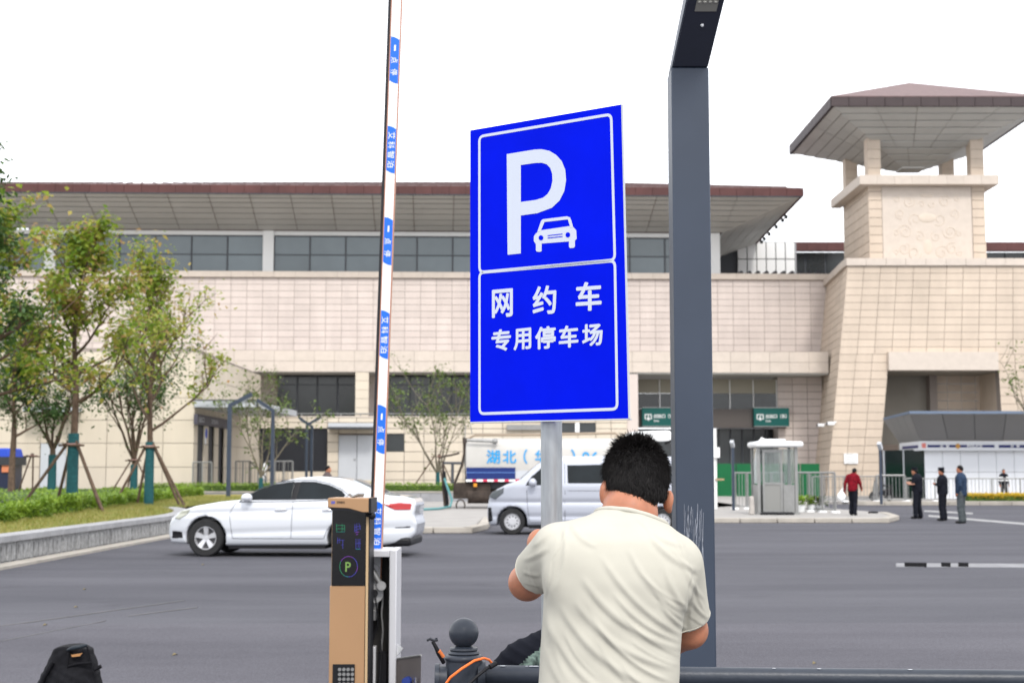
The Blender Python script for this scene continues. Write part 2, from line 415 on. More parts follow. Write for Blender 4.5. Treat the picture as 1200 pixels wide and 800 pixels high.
asphalt_nodes(M_asphalt, (0.064, 0.064, 0.075), (0.102, 0.101, 0.115))
M_asphalt2 = mat('greyer_asphalt', (0.085, 0.083, 0.085), 0.9, bump=0.5, bscale=120, spec=0.15); asphalt_nodes(M_asphalt2, (0.071, 0.069, 0.081), (0.110, 0.107, 0.122))
M_pave = mat('pale_concrete_paving', (0.30, 0.285, 0.27), 0.85, var=0.1, vscale=1.2, bump=0.2)
M_kerb = mat('kerb_concrete', (0.36, 0.33, 0.29), 0.85, var=0.15, vscale=2.0, bump=0.2, island=0.08)
def sheet(name, pts, z, m, parent=None):
    mb = MB()
    if z > 0: mb.prism([(p[0], p[1], 0.001) for p in pts], (0, 0, z - 0.001))
    else: mb.add([(p[0], p[1], z) for p in pts], [tuple(range(len(pts)))])
    o = mb.build(name, m)
    return tag(o, kind='structure')
sheet('asphalt_ground', [(-700, -60), (700, -60), (700, 1500), (-700, 1500)], 0, M_asphalt)
# faint paving joints and marks on the asphalt
M_seam = mat('worn_asphalt_seam', (0.135, 0.132, 0.138), 0.9, var=0.12, vscale=2, stretch=(0.3, 1, 1), spec=0.1)
sheet('asphalt_patch', [(-7.6, 6), (26, 6), (26, gy(730) - 0.2), (9, gy(729)), (-7.6, gy(731))], 0.004, M_asphalt2)
for a, b in (((0, 752), (122, 728)), ((0, 734), (215, 704)), ((150, 722), (230, 712))):
    p, q = gp(*a), gp(*b); sheet('tyre_scuff', [(p.x, p.y), (q.x, q.y), (q.x, q.y + 0.07), (p.x, p.y + 0.07)], 0.009, M_seam)
M_paint = mat('worn_white_road_paint', (0.27, 0.27, 0.27), 0.8, var=0.25, vscale=4)
M_wet = mat('black_tar_patch', (0.004, 0.004, 0.005), 0.9, spec=0.02)
def gquad(name, a, b, wpx, m, z=0.005):
    p, q = gp(*a), gp(*b); p2, q2 = gp(a[0], a[1] + wpx), gp(b[0], b[1] + wpx)
    return sheet(name, [(p.x, p.y), (q.x, q.y), (q2.x, q2.y), (p2.x, p2.y)], z, m)
gquad('white_line', (1083, 597.5), (1140, 600.5), 1.8, M_paint); gquad('white_line', (1088, 603), (1230, 615), 2.2, M_paint)
gquad('white_line', (1050, 659.6), (1260, 660.6), 4.4, mat('pale_road_line', (0.20, 0.20, 0.21), 0.8, var=0.2, vscale=3))
for a, b in ((1060, 1086), (1103, 1114), (1123, 1135)): gquad('tar_patch', (a, 659.2), (b, 659.6), 4.6, M_wet, 0.009)
M_bit = mat('dry_leaf_litter', (0.16, 0.13, 0.07), 0.9)
LITTER = ['farthest of those ahead of the backpack', 'second beyond the backpack', 'nearest the planter wall side of the backpack', 'just in front of the sedan wheel', 'between the backpack and the ticket machine', 'beyond the rail right of the worker']
for px, py in ((99, 691), (89, 712), (53, 733), (238, 662), (205, 768), (955, 778)):
    p = gp(px, py); mb = MB(); r = 0.022; mb.add([(p.x - r, p.y - r, 0.006), (p.x + r, p.y - r * .5, 0.02), (p.x + r * .7, p.y + r, 0.01), (p.x - r * .6, p.y + r, 0.025)], [(0, 1, 2, 3)])
    tag(mb.build('litter_scrap', M_bit), 'scrap of dry leaf litter on the asphalt, ' + LITTER.pop(0), 'litter', 'scraps lying on the asphalt')
def island(name, pts, z, m, kerb=True):
    mb = MB(); mb.prism([(p[0], p[1], 0.0) for p in pts], (0, 0, z)); o = mb.build(name, m); tag(o, kind='structure'); return o
# left pavement beyond the white car
li = [(-16, gy(624)), (gp(560, 624).x, gy(624)), (gp(574, 612).x, gy(612, 0.13)), (gp(574, 600).x, gy(598)), (3, gy(594)), (26, gy(594)), (26, 71), (-16, 71)]
island('side_pavement', [(-16, 36.6), (-1.0, 36.6), (-0.9, 46.0), (2.5, 47.5), (10, 62), (10, 71), (-16, 71)], 0.13, M_pave)
def kerb_run(pts, label, closed=False, w=0.28, z0=0.0, z1=0.15, step=1.0, zoff=0.0):
    t = thing('kerb', label, 'kerb', (pts[0][0], pts[0][1], 0))
    for i in range(len(pts) - 1):
        a = Vector((*pts[i], 0)); b = Vector((*pts[i + 1], 0)); L = (b - a).length; n = max(1, round(L / step)); d = (b - a) / n; u = d.normalized(); nn = Vector((-u.y, u.x, 0)) * w
        for k in range(n):
            p = a + d * k + u * 0.01; q = a + d * (k + 1) - u * 0.01
            mb = MB(); mb.hexa([p + Vector((0, 0, z0)), q + Vector((0, 0, z0)), q + nn + Vector((0, 0, z0)), p + nn + Vector((0, 0, z0)), p + Vector((0, 0, z1)), q + Vector((0, 0, z1)), q + nn + Vector((0, 0, z1)), p + nn + Vector((0, 0, z1))])
            mb.build('kerb_stone', M_kerb, t, bevel=0.02)
    return t
kerb_run([(-13, 36.3), (-1.0, 36.3)], 'pale concrete kerb between the white sedan and the silver van')
kerb_run([(-1.0, 36.3), (-0.65, 39), (-0.62, 45.5)], 'short kerb return beside the front of the silver van')
# right island with the guard booth
ip = [gp(780, 612.5), gp(1042, 612.5), gp(1054, 609), gp(1040, 604.5), gp(990, 601), gp(962, 598), gp(945, 590), gp(920, 583), gp(780, 581)]
island('booth_island', [(p.x, p.y + 0.25) for p in ip], 0.13, M_pave)
kerb_run([(p.x, p.y) for p in ip[:4]], 'pale worn kerb round the island of the guard booth', step=1.1)
# back pavement behind the long railing
island('station_forecourt', [(X_(950, 71), 71), (60, 69), (60, 200), (-60, 200), (-60, 76), (X_(950, 76), 76)], 0.12, M_pave)
kerb_run([(X_(1000, 68), 68.2), (45, 68.2)], 'low brown kerb in front of the long railing', w=0.4, z1=0.2, step=1.5)
# ---------------- planter on the left
M_cap = mat('granite_coping', (0.30, 0.30, 0.31), 0.7, var=0.12, vscale=3, island=0.06)
M_gran = mat('rough_granite_block', (0.27, 0.27, 0.27), 0.9, var=0.35, vscale=9, bump=0.9, bscale=14, island=0.1)
pw = thing('planter_wall', 'low grey granite planter wall with rough blocks and smooth coping', 'wall', (-8.3, 20, 0))
WX = -8.35
def wall_x(y): return WX - 0.0 * y - max(0, y - 34) ** 2 * 0.02
y = 17.0; k = 0
while y < 44:
    L = 0.80; y2 = y + L; x0, x1 = wall_x(y), wall_x(y2)
    n = Vector((1, 0, 0)); g = 0.012
    pr = rnd.uniform(-0.01, 0.012)
    mb = MB(); a = Vector((x0 + pr, y + g, 0.0)); b = Vector((x1 + pr, y2 - g, 0.0))
    mb.hexa([a, b, b - n * 0.3, a - n * 0.3, a + Vector((0, 0, 0.37)), b + Vector((0, 0, 0.37)), b + Vector((-0.3, 0, 0.37)), a + Vector((-0.3, 0, 0.37))])
    # carved face: raised pad
    for s_ in range(3):
        ya = y + 0.06 + s_ * 0.24; yb = ya + 0.19
        xa = lerp(x0, x1, (ya - y) / L); xb = lerp(x0, x1, (yb - y) / L)
        mb.hexa([Vector((xa + pr, ya, 0.07)), Vector((xb + pr, yb, 0.07)), Vector((xb + pr + 0.02, yb, 0.07)), Vector((xa + pr + 0.02, ya, 0.07)),
                 Vector((xa + pr, ya, 0.32)), Vector((xb + pr, yb, 0.32)), Vector((xb + pr + 0.02, yb, 0.32)), Vector((xa + pr + 0.02, ya, 0.32))])
    mb.build('stone_block', M_gran, pw)
    mb = MB(); a = Vector((x0 + 0.05, y + 0.004, 0.374)); b = Vector((x1 + 0.05, y2 - 0.004, 0.374))
    mb.hexa([a, b, b - n * 0.42, a - n * 0.42, a + Vector((0, 0, 0.115)), b + Vector((0, 0, 0.115)), b + Vector((-0.42, 0, 0.115)), a + Vector((-0.42, 0, 0.115))])
    mb.build('coping_stone', M_cap, pw, bevel=0.012)
    mb = MB(); a = Vector((x0 + 0.03, y + 0.004, 0.0)); b = Vector((x1 + 0.03, y2 - 0.004, 0.0))
    mb.hexa([a, b, b + n * 0.32, a + n * 0.32, a + Vector((0, 0, 0.05)), b + Vector((0, 0, 0.05)), b + Vector((0.32, 0, 0.045)), a + Vector((0.32, 0, 0.045))])
    mb.build('base_strip', M_kerb, pw)
    y = y2; k += 1
# lawn (undulating) + hedge
M_soil = mat('dry_lawn', (0.20, 0.20, 0.045), 0.9, var=0.3, vscale=1.4, bump=0.8, bscale=60, col2=(0.27, 0.21, 0.065))
def lawn_z(x, yy): return 0.44 + 0.012 * max(0, (-x - 8.6)) + 0.02 * math.sin(x * 1.3 + yy * 0.4)
mb = MB(); xs = [-8.65 - i * 1.2 for i in range(46)]; ys = [16 + j * 1.5 for j in range(38)]
for j, yy in enumerate(ys):
    for i, xx in enumerate(xs):
        mb.v.append((xx + (wall_x(yy) - WX if i == 0 else (wall_x(min(yy, 44)) - WX) * 0.8), yy, lawn_z(xx, yy)))
for j in range(len(ys) - 1):
    for i in range(len(xs) - 1): a = j * len(xs) + i; mb.f.append((a, a + 1, a + 1 + len(xs), a + len(xs)))
mb.n = len(mb.v); tag(mb.build('lawn_ground', M_soil, smooth=True), kind='structure')
def blades(n, fn, size, tall=0):
    """n leaf quads; fn(n) -> positions"""
    P = fn(n); N = len(P)
    a = NR.uniform(0, 2 * PI, N); el = NR.uniform(-0.5, 1.1, N) if not tall else NR.uniform(0.9, 1.5, N)
    L = size * NR.uniform(0.6, 1.3, N)
    d = np.stack([np.cos(a) * np.cos(el), np.sin(a) * np.cos(el), np.sin(el)], 1) * L[:, None]
    b = a + NR.uniform(1.0, 2.1, N); s = np.stack([np.cos(b), np.sin(b), NR.uniform(-0.5, 0.5, N)], 1) * (L * (0.24 if not tall else 0.07))[:, None]
    V = np.empty((N, 4, 3)); V[:, 0] = P; V[:, 1] = P + d * 0.5 + s; V[:, 2] = P + d; V[:, 3] = P + d * 0.5 - s
    return V.reshape(-1, 3), np.arange(N * 4).reshape(-1, 4)
M_grassb = leafmat('grass_blades', [(0.14, 0.18, 0.025), (0.21, 0.22, 0.04), (0.30, 0.24, 0.08)], 0.2)
def hedge_x(yy): return np.where(yy < 31, -10.9 - (31 - yy) * 0.06, -10.9 - (yy - 31) * 0.105)
def grass_pts(n):
    yy = 16 + 46 * NR.random(n) ** 1.2; x0 = -8.75 - np.clip(yy - 34, 0, 9) ** 2 * 0.02; x1 = hedge_x(yy) - 0.2; xx = x0 + (x1 - x0) * NR.random(n)
    return np.stack([xx, yy, 0.43 + 0.012 * (-xx - 8.6) + 0.02 * np.sin(xx * 1.3 + yy * 0.4)], 1)
V, Fq = blades(26000, grass_pts, 0.09, tall=1); o = nmesh('grass', V, Fq, M_grassb, smooth=False); tag(o, 'yellowing short grass between the planter wall and the hedge', 'grass', kind='stuff')
M_hedgeb = mat('hedge_mass', (0.05, 0.09, 0.015), 0.9, var=0.3, vscale=3)
M_hedgel = leafmat('hedge_leaves', [(0.11, 0.20, 0.018), (0.20, 0.32, 0.03), (0.28, 0.38, 0.05)], 0.3)
def hedge_top(xx, yy): return 0.86 + 0.05 * np.sin(xx * 2.1 + yy * 0.7) + 0.05 * np.sin(yy * 1.9 - xx) + 0.03 * np.sin(xx * 5 + yy * 3.1)
mb = MB(); ys = np.arange(20, 69, 0.7); nxh = 26
for yy in ys:
    x0 = float(hedge_x(yy)) + 0.12 * math.sin(yy * 1.7); 
    row = [(x0 + 0.02, yy, 0.42), (x0 - 0.08, yy, float(hedge_top(x0, yy)) - 0.22)] + [(x0 - 0.3 - i * (0.8 + i * 0.06), yy, float(hedge_top(x0 - 0.3 - i * (0.8 + i * 0.06), yy)) - 0.09) for i in range(nxh)]
    mb.v += row
R = nxh + 2
for j in range(len(ys) - 1):
    for i in range(R - 1): a = j * R + i; mb.f.append((a, a + 1, a + 1 + R, a + R))
mb.n = len(mb.v)
hd = thing('low_hedge', 'bright green clipped groundcover hedge under the staked trees', 'hedge', (-12, 40, 0.4))
mb.build('inner_mass', M_hedgeb, hd, smooth=True)
def hpts(n):
    yy = 20 + 49 * NR.random(n) ** 1.3; xe = hedge_x(yy) + 0.12 * np.sin(yy * 1.7); q = NR.random(n); side = NR.random(n) < 0.22
    xx = xe - np.where(side, NR.random(n) * 0.1, q ** 1.4 * (7 + (yy - 20) * 0.24)); zt = hedge_top(xx, yy)
    z = np.where(side, 0.42 + NR.random(n) * (zt - 0.42), zt - 0.1 - NR.random(n) * 0.06)
    return np.stack([xx, yy, z], 1)
V, Fq = blades(90000, hpts, 0.12); o = nmesh('leaves', V, Fq, M_hedgel, hd, smooth=False); o['kind'] = 'stuff'
# second low wall and hedge in front of the station (middle)
lw = thing('low_retaining_wall', 'low grey retaining wall with green hedge behind the water truck', 'wall', (-8, 72, 0))
mb = MB()
for i in range(15):
    x0 = -19 + i * 1.2; mb = MB(); mb.box(x0 + 0.01, x0 + 1.19, 72, 72.4, 0.1, 0.55); mb.build('wall_block', M_cap, lw)
mb = MB(); mb.box(-19, -1.0, 71.97, 72.46, 0.553, 0.63); mb.build('coping', M_kerb, lw)
h2 = thing('back_hedge', 'green hedge on the retaining wall by the tanker hose', 'hedge', (-8, 73, 0.5))
mb = MB(); mb.box(-19, -1, 72.6, 74.2, 0.3, 0.9); mb.build('inner_mass', M_hedgeb, h2)
V, Fq = blades(9000, lambda n: np.stack([NR.uniform(-19, -1, n), NR.uniform(72.45, 74.2, n), NR.uniform(0.65, 1.0, n)], 1), 0.13)
o = nmesh('leaves', V, Fq, M_hedgel, h2, smooth=False); o['kind'] = 'stuff'

# ================================================================== MAIN STATION BUILDING
def Dw(x): return 100.0 + 0.035 * x                     # distance of the upper wall at world x
def wp(px, py, dd=0.0):
    """pixel -> point on the upper wall plane moved dd metres towards the back"""
    Y = 100.0
    for _ in range(6): Y = 100.0 + 0.035 * at(px, py, Y).x + dd
    return at(px, py, Y)
st = thing('station_building', 'long cream stone station hall with dark red overhanging roof', 'building', (0, 100, 0))
def wz(py, dd=0): return wp(600, py, dd).z
ax = Vector((1, 0.035, 0)).normalized(); back = Vector((-0.035, 1, 0)).normalized()
def W(x, dd, z): # world point by x, offset behind upper wall, height
    return Vector((x, Dw(x) + dd, z))
XL, XR = -45.0, wp(968, 360).x
zc, zb = wz(319.5), wz(411)      # parapet top, wall bottom
# backing wall and cap stones
mb = MB(); mb.slab([W(XL, 0.06, zb), W(XR + 2, 0.06, zb), W(XR + 2, 0.06, zc - 0.05), W(XL, 0.06, zc - 0.05)], back * 0.8); mb.build('wall_backing', M_joint, st)
zcap = wz(326.5)
panel_grid(st, 'cap_stone', M_beam, [W(XL, -0.22, zcap), W(XR + 1, -0.22, zcap), W(XR + 1, -0.22, zc), W(XL, -0.22, zc)], 46, 1, th=0.9, out=(0, -1, 0))
nx = 58; ny = 11
# order panels so that the ones seen largest come first
panel_grid(st, 'wall_panel', M_stone, [W(wp(600, 360).x - 22, 0, zb), W(XR, 0, zb), W(XR, 0, zcap - 0.02), W(wp(600, 360).x - 22, 0, zcap - 0.02)], 40, ny, gap=0.026, th=0.055, out=(0, -1, 0))
panel_grid(st, 'wall_panel', M_stone, [W(XL, 0, zb), W(wp(600, 360).x - 22, 0, zb), W(wp(600, 360).x - 22, 0, zcap - 0.02), W(XL, 0, zcap - 0.02)], 22, ny, gap=0.026, th=0.055, out=(0, -1, 0))
# upper glazed storey
zg0, zg1, zg2 = wz(321, 1.2), wz(277.5, 1.2), wz(272.5, 1.2)
GX0, GX1 = XL, wp(832, 300, 1.2).x
def GW(x, z, dd=1.2): return W(x, dd, z)
mb = MB(); mb.slab([GW(GX0, zg0 - 1, 1.7), GW(GX1, zg0 - 1, 1.7), GW(GX1, zg2, 1.7), GW(GX0, zg2, 1.7)], back * 0.3); mb.build('inner_wall', M_louvre, st)
mb = MB(); mb.slab([GW(GX0, zg1, 1.1), GW(GX1, zg1, 1.1), GW(GX1, zg2, 1.1), GW(GX0, zg2, 1.1)], back * 0.5); mb.build('head_beam', M_whiteframe, st)
pw_ = wp(358, 300, 1.2).x - wp(316, 300, 1.2).x
colx = [wp(315, 300, 1.2).x, wp(837, 300, 1.2).x, wp(60, 300, 1.2).x, wp(575, 300, 1.2).x]
for cx in colx:
    mb = MB(); mb.slab([GW(cx - 0.38, zg0 - 0.6, 0.9), GW(cx + 0.38, zg0 - 0.6, 0.9), GW(cx + 0.38, zg2, 0.9), GW(cx - 0.38, zg2, 0.9)], back * 0.75); mb.build('white_column', M_whiteframe, st)
zmid = wz(300, 1.2)
x = colx[0] + 0.38
lines = []
xx = colx[0] + 0.38
while xx < GX1: lines.append(xx); xx += pw_
xx = colx[0] - 0.38 - 0.0
lines2 = []
while xx > GX0: lines2.append(xx); xx -= pw_
for Ls in (lines + [GX1], lines2[::-1]):
    for a, b in zip(Ls[:-1], Ls[1:]):
        for z0, z1 in ((zg0 - 0.5, zmid - 0.03), (zmid + 0.03, zg1 - 0.05)):
            mb = MB(); mb.slab([GW(a + 0.05, z0), GW(b - 0.05, z0), GW(b - 0.05, z1), GW(a + 0.05, z1)], back * 0.04); mb.build('window_pane', M_glass, st)
        mb = MB(); mb.slab([GW(a - 0.05, zg0 - 0.5, 1.14), GW(a + 0.05, zg0 - 0.5, 1.14), GW(a + 0.05, zg1, 1.14), GW(a - 0.05, zg1, 1.14)], back * 0.14); mb.build('mullion', M_mullion, st)
mb = MB(); mb.slab([GW(GX0, zmid - 0.04, 1.16), GW(GX1, zmid - 0.04, 1.16), GW(GX1, zmid + 0.04, 1.16), GW(GX0, zmid + 0.04, 1.16)], back * 0.1); mb.build('transom', M_mullion, st)
mb = MB(); mb.slab([GW(GX0, zg1 - 0.09, 1.12), GW(GX1, zg1 - 0.09, 1.12), GW(GX1, zg1, 1.12), GW(GX0, zg1, 1.12)], back * 0.1); mb.build('head_rail', M_mullion, st)
# roof: eave 8 m in front of the glass, soffit falling inwards
rf = thing('station_roof', 'wide overhanging station roof with dark red fascia and grey soffit', 'roof', (0, 92, 19))
EY = 95.3
def E(x, dz=0, dd=0): return Vector((x, EY + 0.028 * x + dd, 0)) 
eL = at(-60, 226, EY); 
ze1 = at(940, 229.5, EY + 0.028 * 18.8).z; ze2 = at(940, 220.5, EY + 0.028 * 18.8).z
XE = at(942, 225, EY + 0.5).x; XE0 = -40.0
def ev(x, z, back_=0.0): return Vector((x, EY + 0.028 * x + back_, z))
# fascia pieces
nf = 52; dx = (XE - XE0) / nf
for i in range(nf):
    a = XE0 + i * dx + 0.01; b = XE0 + (i + 1) * dx - 0.01
    mb = MB(); mb.slab([ev(a, ze1), ev(b, ze1), ev(b, ze2), ev(a, ze2)], (0, 0.25, 0)); mb.build('fascia_panel', M_roof, rf)
mb = MB(); mb.slab([ev(XE0, ze1 - 0.07, 0.02), ev(XE - 0.1, ze1 - 0.07, 0.02), ev(XE - 0.1, ze1 - 0.005, 0.02), ev(XE0, ze1 - 0.005, 0.02)], (0, 0.2, 0)); mb.build('drip_edge', M_mullion, rf)
# far right corner of the roof end edge
endB = at(866, 308, EY + 27); 
eb = Vector((XE + 0.35, EY + 0.5 + 23.5, ze1))
cornr = ev(XE, ze1)
# end fascia
for i in range(16):
    a = lerp(cornr, eb, i / 16); b = lerp(cornr, eb, (i + 1) / 16 - 0.001)
    mb = MB(); mb.slab([a, b, b + Vector((0, 0, ze2 - ze1)), a + Vector((0, 0, ze2 - ze1))], (-0.22, 0, 0)); mb.build('fascia_panel', M_roof, rf)
# inner soffit line (at the glass) and its end
zin = zg2
inR = Vector((GX1 + 0.9, Dw(GX1) + 0.8, zin)); inL = Vector((XE0 - 0.26, Dw(XE0) + 0.8, zin)); inB = Vector((GX1 + 1.4, Dw(GX1) + 17, zin))
frL = ev(XE0, ze1 - 0.01, 0.2); frR = ev(XE - 0.2, ze1 - 0.01, 0.2); bkR = Vector((eb.x - 0.2, eb.y, ze1 - 0.01))
vsx = [0, 0.12, 0.24, 0.38, 0.53, 0.69, 0.85, 1.0]
frM = ev(inR.x + 0.26, ze1 - 0.01, 0.2)
panel_grid(rf, 'soffit_panel', M_soffit, [frM, frR, inR, inR + Vector((-0.02, 0, 0))], 2, 7, gap=0.02, gapv=0.13, th=0.05, out=(0, 0, -1), vs_=vsx, jog=0.01)
panel_grid(rf, 'soffit_panel', M_soffit, [frL, frM, inR, inL], 20, 7, gap=0.06, gapv=0.13, th=0.05, out=(0, 0, -1), vs_=vsx, jog=0.01)
panel_grid(rf, 'soffit_panel', M_soffit, [frR, bkR, inB, inR], 9, 5, gap=0.05, th=0.05, out=(0, 0, -1), jog=0.01)
up = Vector((0, 0, 0.12))
mb = MB(); mb.slab([frL + up, frR + up, inR + up, inL + up], (0, 0, 0.1)); mb.slab([frR + up, bkR + up, inB + up, inR + up], (0, 0, 0.1)); mb.build('soffit_backing', M_joint, rf)
# roof slopes
rz = ze2
ridge = 2.78
A_ = ev(XE0, rz + 0.01, 0.15); B_ = ev(XE - 0.15, rz + 0.01, 0.15); Cc = Vector((XE - 13.5, EY + 12.5, rz + ridge)); Dd = Vector((XE0, EY + 12.5, rz + ridge))
R3 = Vector((eb.x - 0.1, eb.y, rz + 0.01))
nr = 60
for i in range(nr):   # standing-seam roof sheets, upper slope seen edge-on from below
    a = lerp(A_, B_, i / nr); b = lerp(A_, B_, (i + 1) / nr); c = lerp(Dd, Cc, (i + 1) / nr); d = lerp(Dd, Cc, i / nr)
    mb = MB(); mb.slab([a, b, c, d], (0, 0, 0.05)); mb.bar(a + Vector((0, 0, 0.08)), d + Vector((0, 0, 0.08)), 0.07, 0.12); mb.build('roof_sheet', M_rooftile, rf)
mb = MB(); mb.slab([B_, R3, Vector((Cc.x, Cc.y + 0.3, Cc.z)), Cc], (0, 0, 0.05)); mb.slab([R3, Vector((XE0, R3.y, rz)), Dd + Vector((0, 0.3, 0)), Cc + Vector((0, 0.3, 0))], (0, 0, 0.05)); mb.build('back_slope', M_rooftile, rf)
# lamps hung under the far roof edge
for t_ in (0.30, 0.36, 0.48, 0.62, 0.72, 0.78):
    p = lerp(cornr, eb, t_); mb = MB(); mb.box(p.x - 0.08, p.x + 0.14, p.y - 0.1, p.y + 0.1, p.z - 0.3, p.z - 0.05); mb.bar(p, p - Vector((0, 0, 0.2)), 0.05)
    mb.build('edge_floodlight', M_black, rf)
# white curtain wall, corrugated edge and the lower red roofed wing behind
wg = thing('white_screen_wall', 'white gridded screen wall behind the station roof end', 'wall', (18, 116, 0))
for i in range(6):
    for j in range(2):
        x0 = X_(868 + i * 11.4, 116); x1 = X_(868 + (i + 1) * 11.4, 116); z0 = Z_(324 - j * 20.5, 116); z1 = Z_(324 - (j + 1) * 20.5, 116)
        mb = MB(); mb.box(x0 + 0.04, x1 - 0.04, 116, 116.2, z0 + 0.04, z1 - 0.04); mb.build('screen_panel', M_whiteframe, wg)
mb = MB(); mb.box(X_(840, 116.3), X_(936, 116.3), 116.25, 116.4, 10, Z_(283, 116.3)); mb.build('screen_backing', M_mullion, wg)
mb = MB(); mb.box(X_(842, 118), X_(938, 118), 118, 130, 0.1, Z_(285, 118)); mb.build('wing_body', mat('grey_wing_wall', (0.3, 0.3, 0.31), 0.6), wg)
tr = thing('roof_edge_trim', 'dark corrugated trim along the parapet beside the tower', 'trim', (14, 103, 15))
xx = X_(870, 103)
while xx < X_(966, 103):
    mb = MB(); mb.tube([(xx, 102.2, Z_(321.5, 103)), (xx, 105, Z_(321.5, 103))], 0.16, 8); mb.build('corrugation', M_louvre, tr); xx += 0.62
bw = thing('rear_wing', 'low grey wing with dark red fascia behind the tower', 'building', (24, 120, 0))
mb = MB(); mb.box(X_(928, 120), 60, 120.4, 132, 0.1, Z_(295, 120)); mb.build('wall', M_mullion, bw)
for i in range(22):
    x0 = X_(927, 119.8) + i * 1.7; mb = MB(); mb.box(x0, x0 + 1.68, 119.6, 120.3, Z_(294, 119.8), Z_(284, 119.8)); mb.build('fascia_panel', M_roof, bw)
    mb = MB(); mb.box(x0 + 0.05, x0 + 1.6, 120.3, 120.38, Z_(326, 120), Z_(295.5, 120)); mb.build('window_pane', M_darkglass, bw)

# ---- lower storeys of the hall: beam 6 m in front of the upper wall
LB = -6.0
def LP(px, py, dd=0.0): return wp(px, py, LB + dd)
def LZ(py, dd=0): return LP(600, py, dd).z
def LX(px, dd=0): return LP(px, 480, dd).x
def L_(x, z, dd=0.0): return Vector((x, Dw(x) + LB + dd, z))
def lbox(name, m, x0, x1, z0, z1, d0, d1, parent=st):
    mb = MB(); mb.slab([L_(x0, z0, d0), L_(x1, z0, d0), L_(x1, z1, d0), L_(x0, z1, d0)], back * (d1 - d0)); return mb.build(name, m, parent)
bx0, bx1 = LX(-60), LX(972); zb0, zb1 = LZ(436), LZ(411)
lbox('beam_core', M_joint, bx0, bx1, zb0 + 0.02, zb1, 0.05, 6.6)
panel_grid(st, 'beam_stone', M_beam, [L_(bx0, zb0, 0), L_(bx1, zb0, 0), L_(bx1, zb1, 0), L_(bx0, zb1, 0)], 44, 2, gap=0.02, th=0.06, out=(0, -1, 0))
# terrace storey: windows 437..487
zt0, zt1 = LZ(488), zb0
lbox('recess_ceiling', M_soffit, bx0, bx1, zb0 - 0.03, zb0 + 0.01, 0.1, 6)
for a, b, r in ((272, 291, 0), (416, 432, 0), (560, 576, 0), (700, 716, 0)):
    lbox('column', M_joint, LX(a) + 0.03, LX(b) - 0.03, LZ(488), zb0, 0.08, 1.2)
    panel_grid(st, 'column_stone', M_bigpanel, [L_(LX(a), LZ(488), 0.03), L_(LX(b), LZ(488), 0.03), L_(LX(b), zb0, 0.03), L_(LX(a), zb0, 0.03)], 1, 5, gap=0.02, th=0.06, out=(0, -1, 0))
lbox('terrace_back_wall', M_stone, bx0, LX(738), zt0, zt1, 3.5, 3.8)
for a, b in ((317, 414), (452, 552), (590, 698)):
    n = 4; w_ = (LX(b) - LX(a)) / n
    lbox('window_frame', M_mullion, LX(a), LX(b), zt0, LZ(437.5), 2.6, 3.4)
    for i in range(n):
        for z0, z1 in ((zt0 + 0.05, LZ(449)), (LZ(448), LZ(438.5))):
            lbox('window_pane', M_darkglass, LX(a) + i * w_ + 0.07, LX(a) + (i + 1) * w_ - 0.07, z0, z1, 2.55, 2.6)
lbox('terrace_floor', M_beam, bx0, LX(738), LZ(489), LZ(487.6), -0.05, 4)
# terrace rail
rl = thing('terrace_railing', 'thin steel railing along the terrace of the station', 'railing', (0, 94, 5))
lbox('top_rail', M_steel, LX(330), LX(700), LZ(485.2), LZ(484.2), -0.02, 0.04, rl)
for i in range(17): px = 330 + i * 23; lbox('post', M_steel, LX(px), LX(px) + 0.06, LZ(488), LZ(485.3), -0.01, 0.03, rl)
# ground storey wall 488..580 with openings
zg = 0.1
gt = LZ(488.5)
holes = [(255, 283, 505, 552), (291, 384, 502, 552), (397, 440, 510, 562), (450, 474, 508, 529), (656, 698, 492, 506)]
lbox('ground_storey_core', M_joint, LX(248), LX(735), zg, gt, 0.3, 5)
us_px = [248, 255, 283, 291, 314, 337, 360, 384, 397, 418, 440, 450, 474, 497, 520, 543, 566, 589, 612, 634, 656, 677, 698, 716, 735]
vs_px = [584, 573, 562, 552, 541, 529, 518, 508, 502, 495, 488.5]
uu = [(LX(p) - LX(248)) / (LX(735) - LX(248)) for p in us_px]; vv = [(LZ(p) - LZ(584)) / (LZ(488.5) - LZ(584)) for p in vs_px]
def in_hole(u, v):
    x = lerp(LX(248), LX(735), u); z = lerp(LZ(584), LZ(488.5), v)
    return any(LX(a) < x < LX(b) and LZ(d) < z < LZ(c) for a, b, c, d in holes)
panel_grid(st, 'ground_panel', M_bigpanel, [L_(LX(248), LZ(584), 0), L_(LX(735), LZ(584), 0), L_(LX(735), gt, 0), L_(LX(248), gt, 0)], 1, 1, gap=0.035, th=0.3, out=(0, -1, 0), us=uu, vs_=vv, skip=in_hole)
for a, b, c, d in holes[:2]:
    z0, z1 = LZ(d), LZ(c); n = 22; fr = lbox('louvre_frame', M_louvre, LX(a), LX(b), z0, z1, 0.2, 0.28)
    for i in range(n):
        zz = lerp(z0, z1, (i + 0.5) / n); lbox('louvre_slat', M_louvre, LX(a) + 0.03, LX(b) - 0.03, zz - 0.03, zz + 0.03, 0.1, 0.19, st)
dr = lbox('service_door', M_greydoor, LX(397), LX(440), zg, LZ(510), 0.12, 0.2)
lbox('door_gap', M_mullion, LX(418.3), LX(418.8), zg, LZ(510), 0.10, 0.12, dr); lbox('handle', M_steel, LX(415), LX(417.5), LZ(538.5), LZ(537.5), 0.03, 0.1, dr)
lbox('door_canopy', M_greydoor, LX(388), LX(441), LZ(501), LZ(496.5), -1.4, 0.2); lbox('canopy_edge', M_mullion, LX(387), LX(442), LZ(503), LZ(501), -1.5, 0.2)
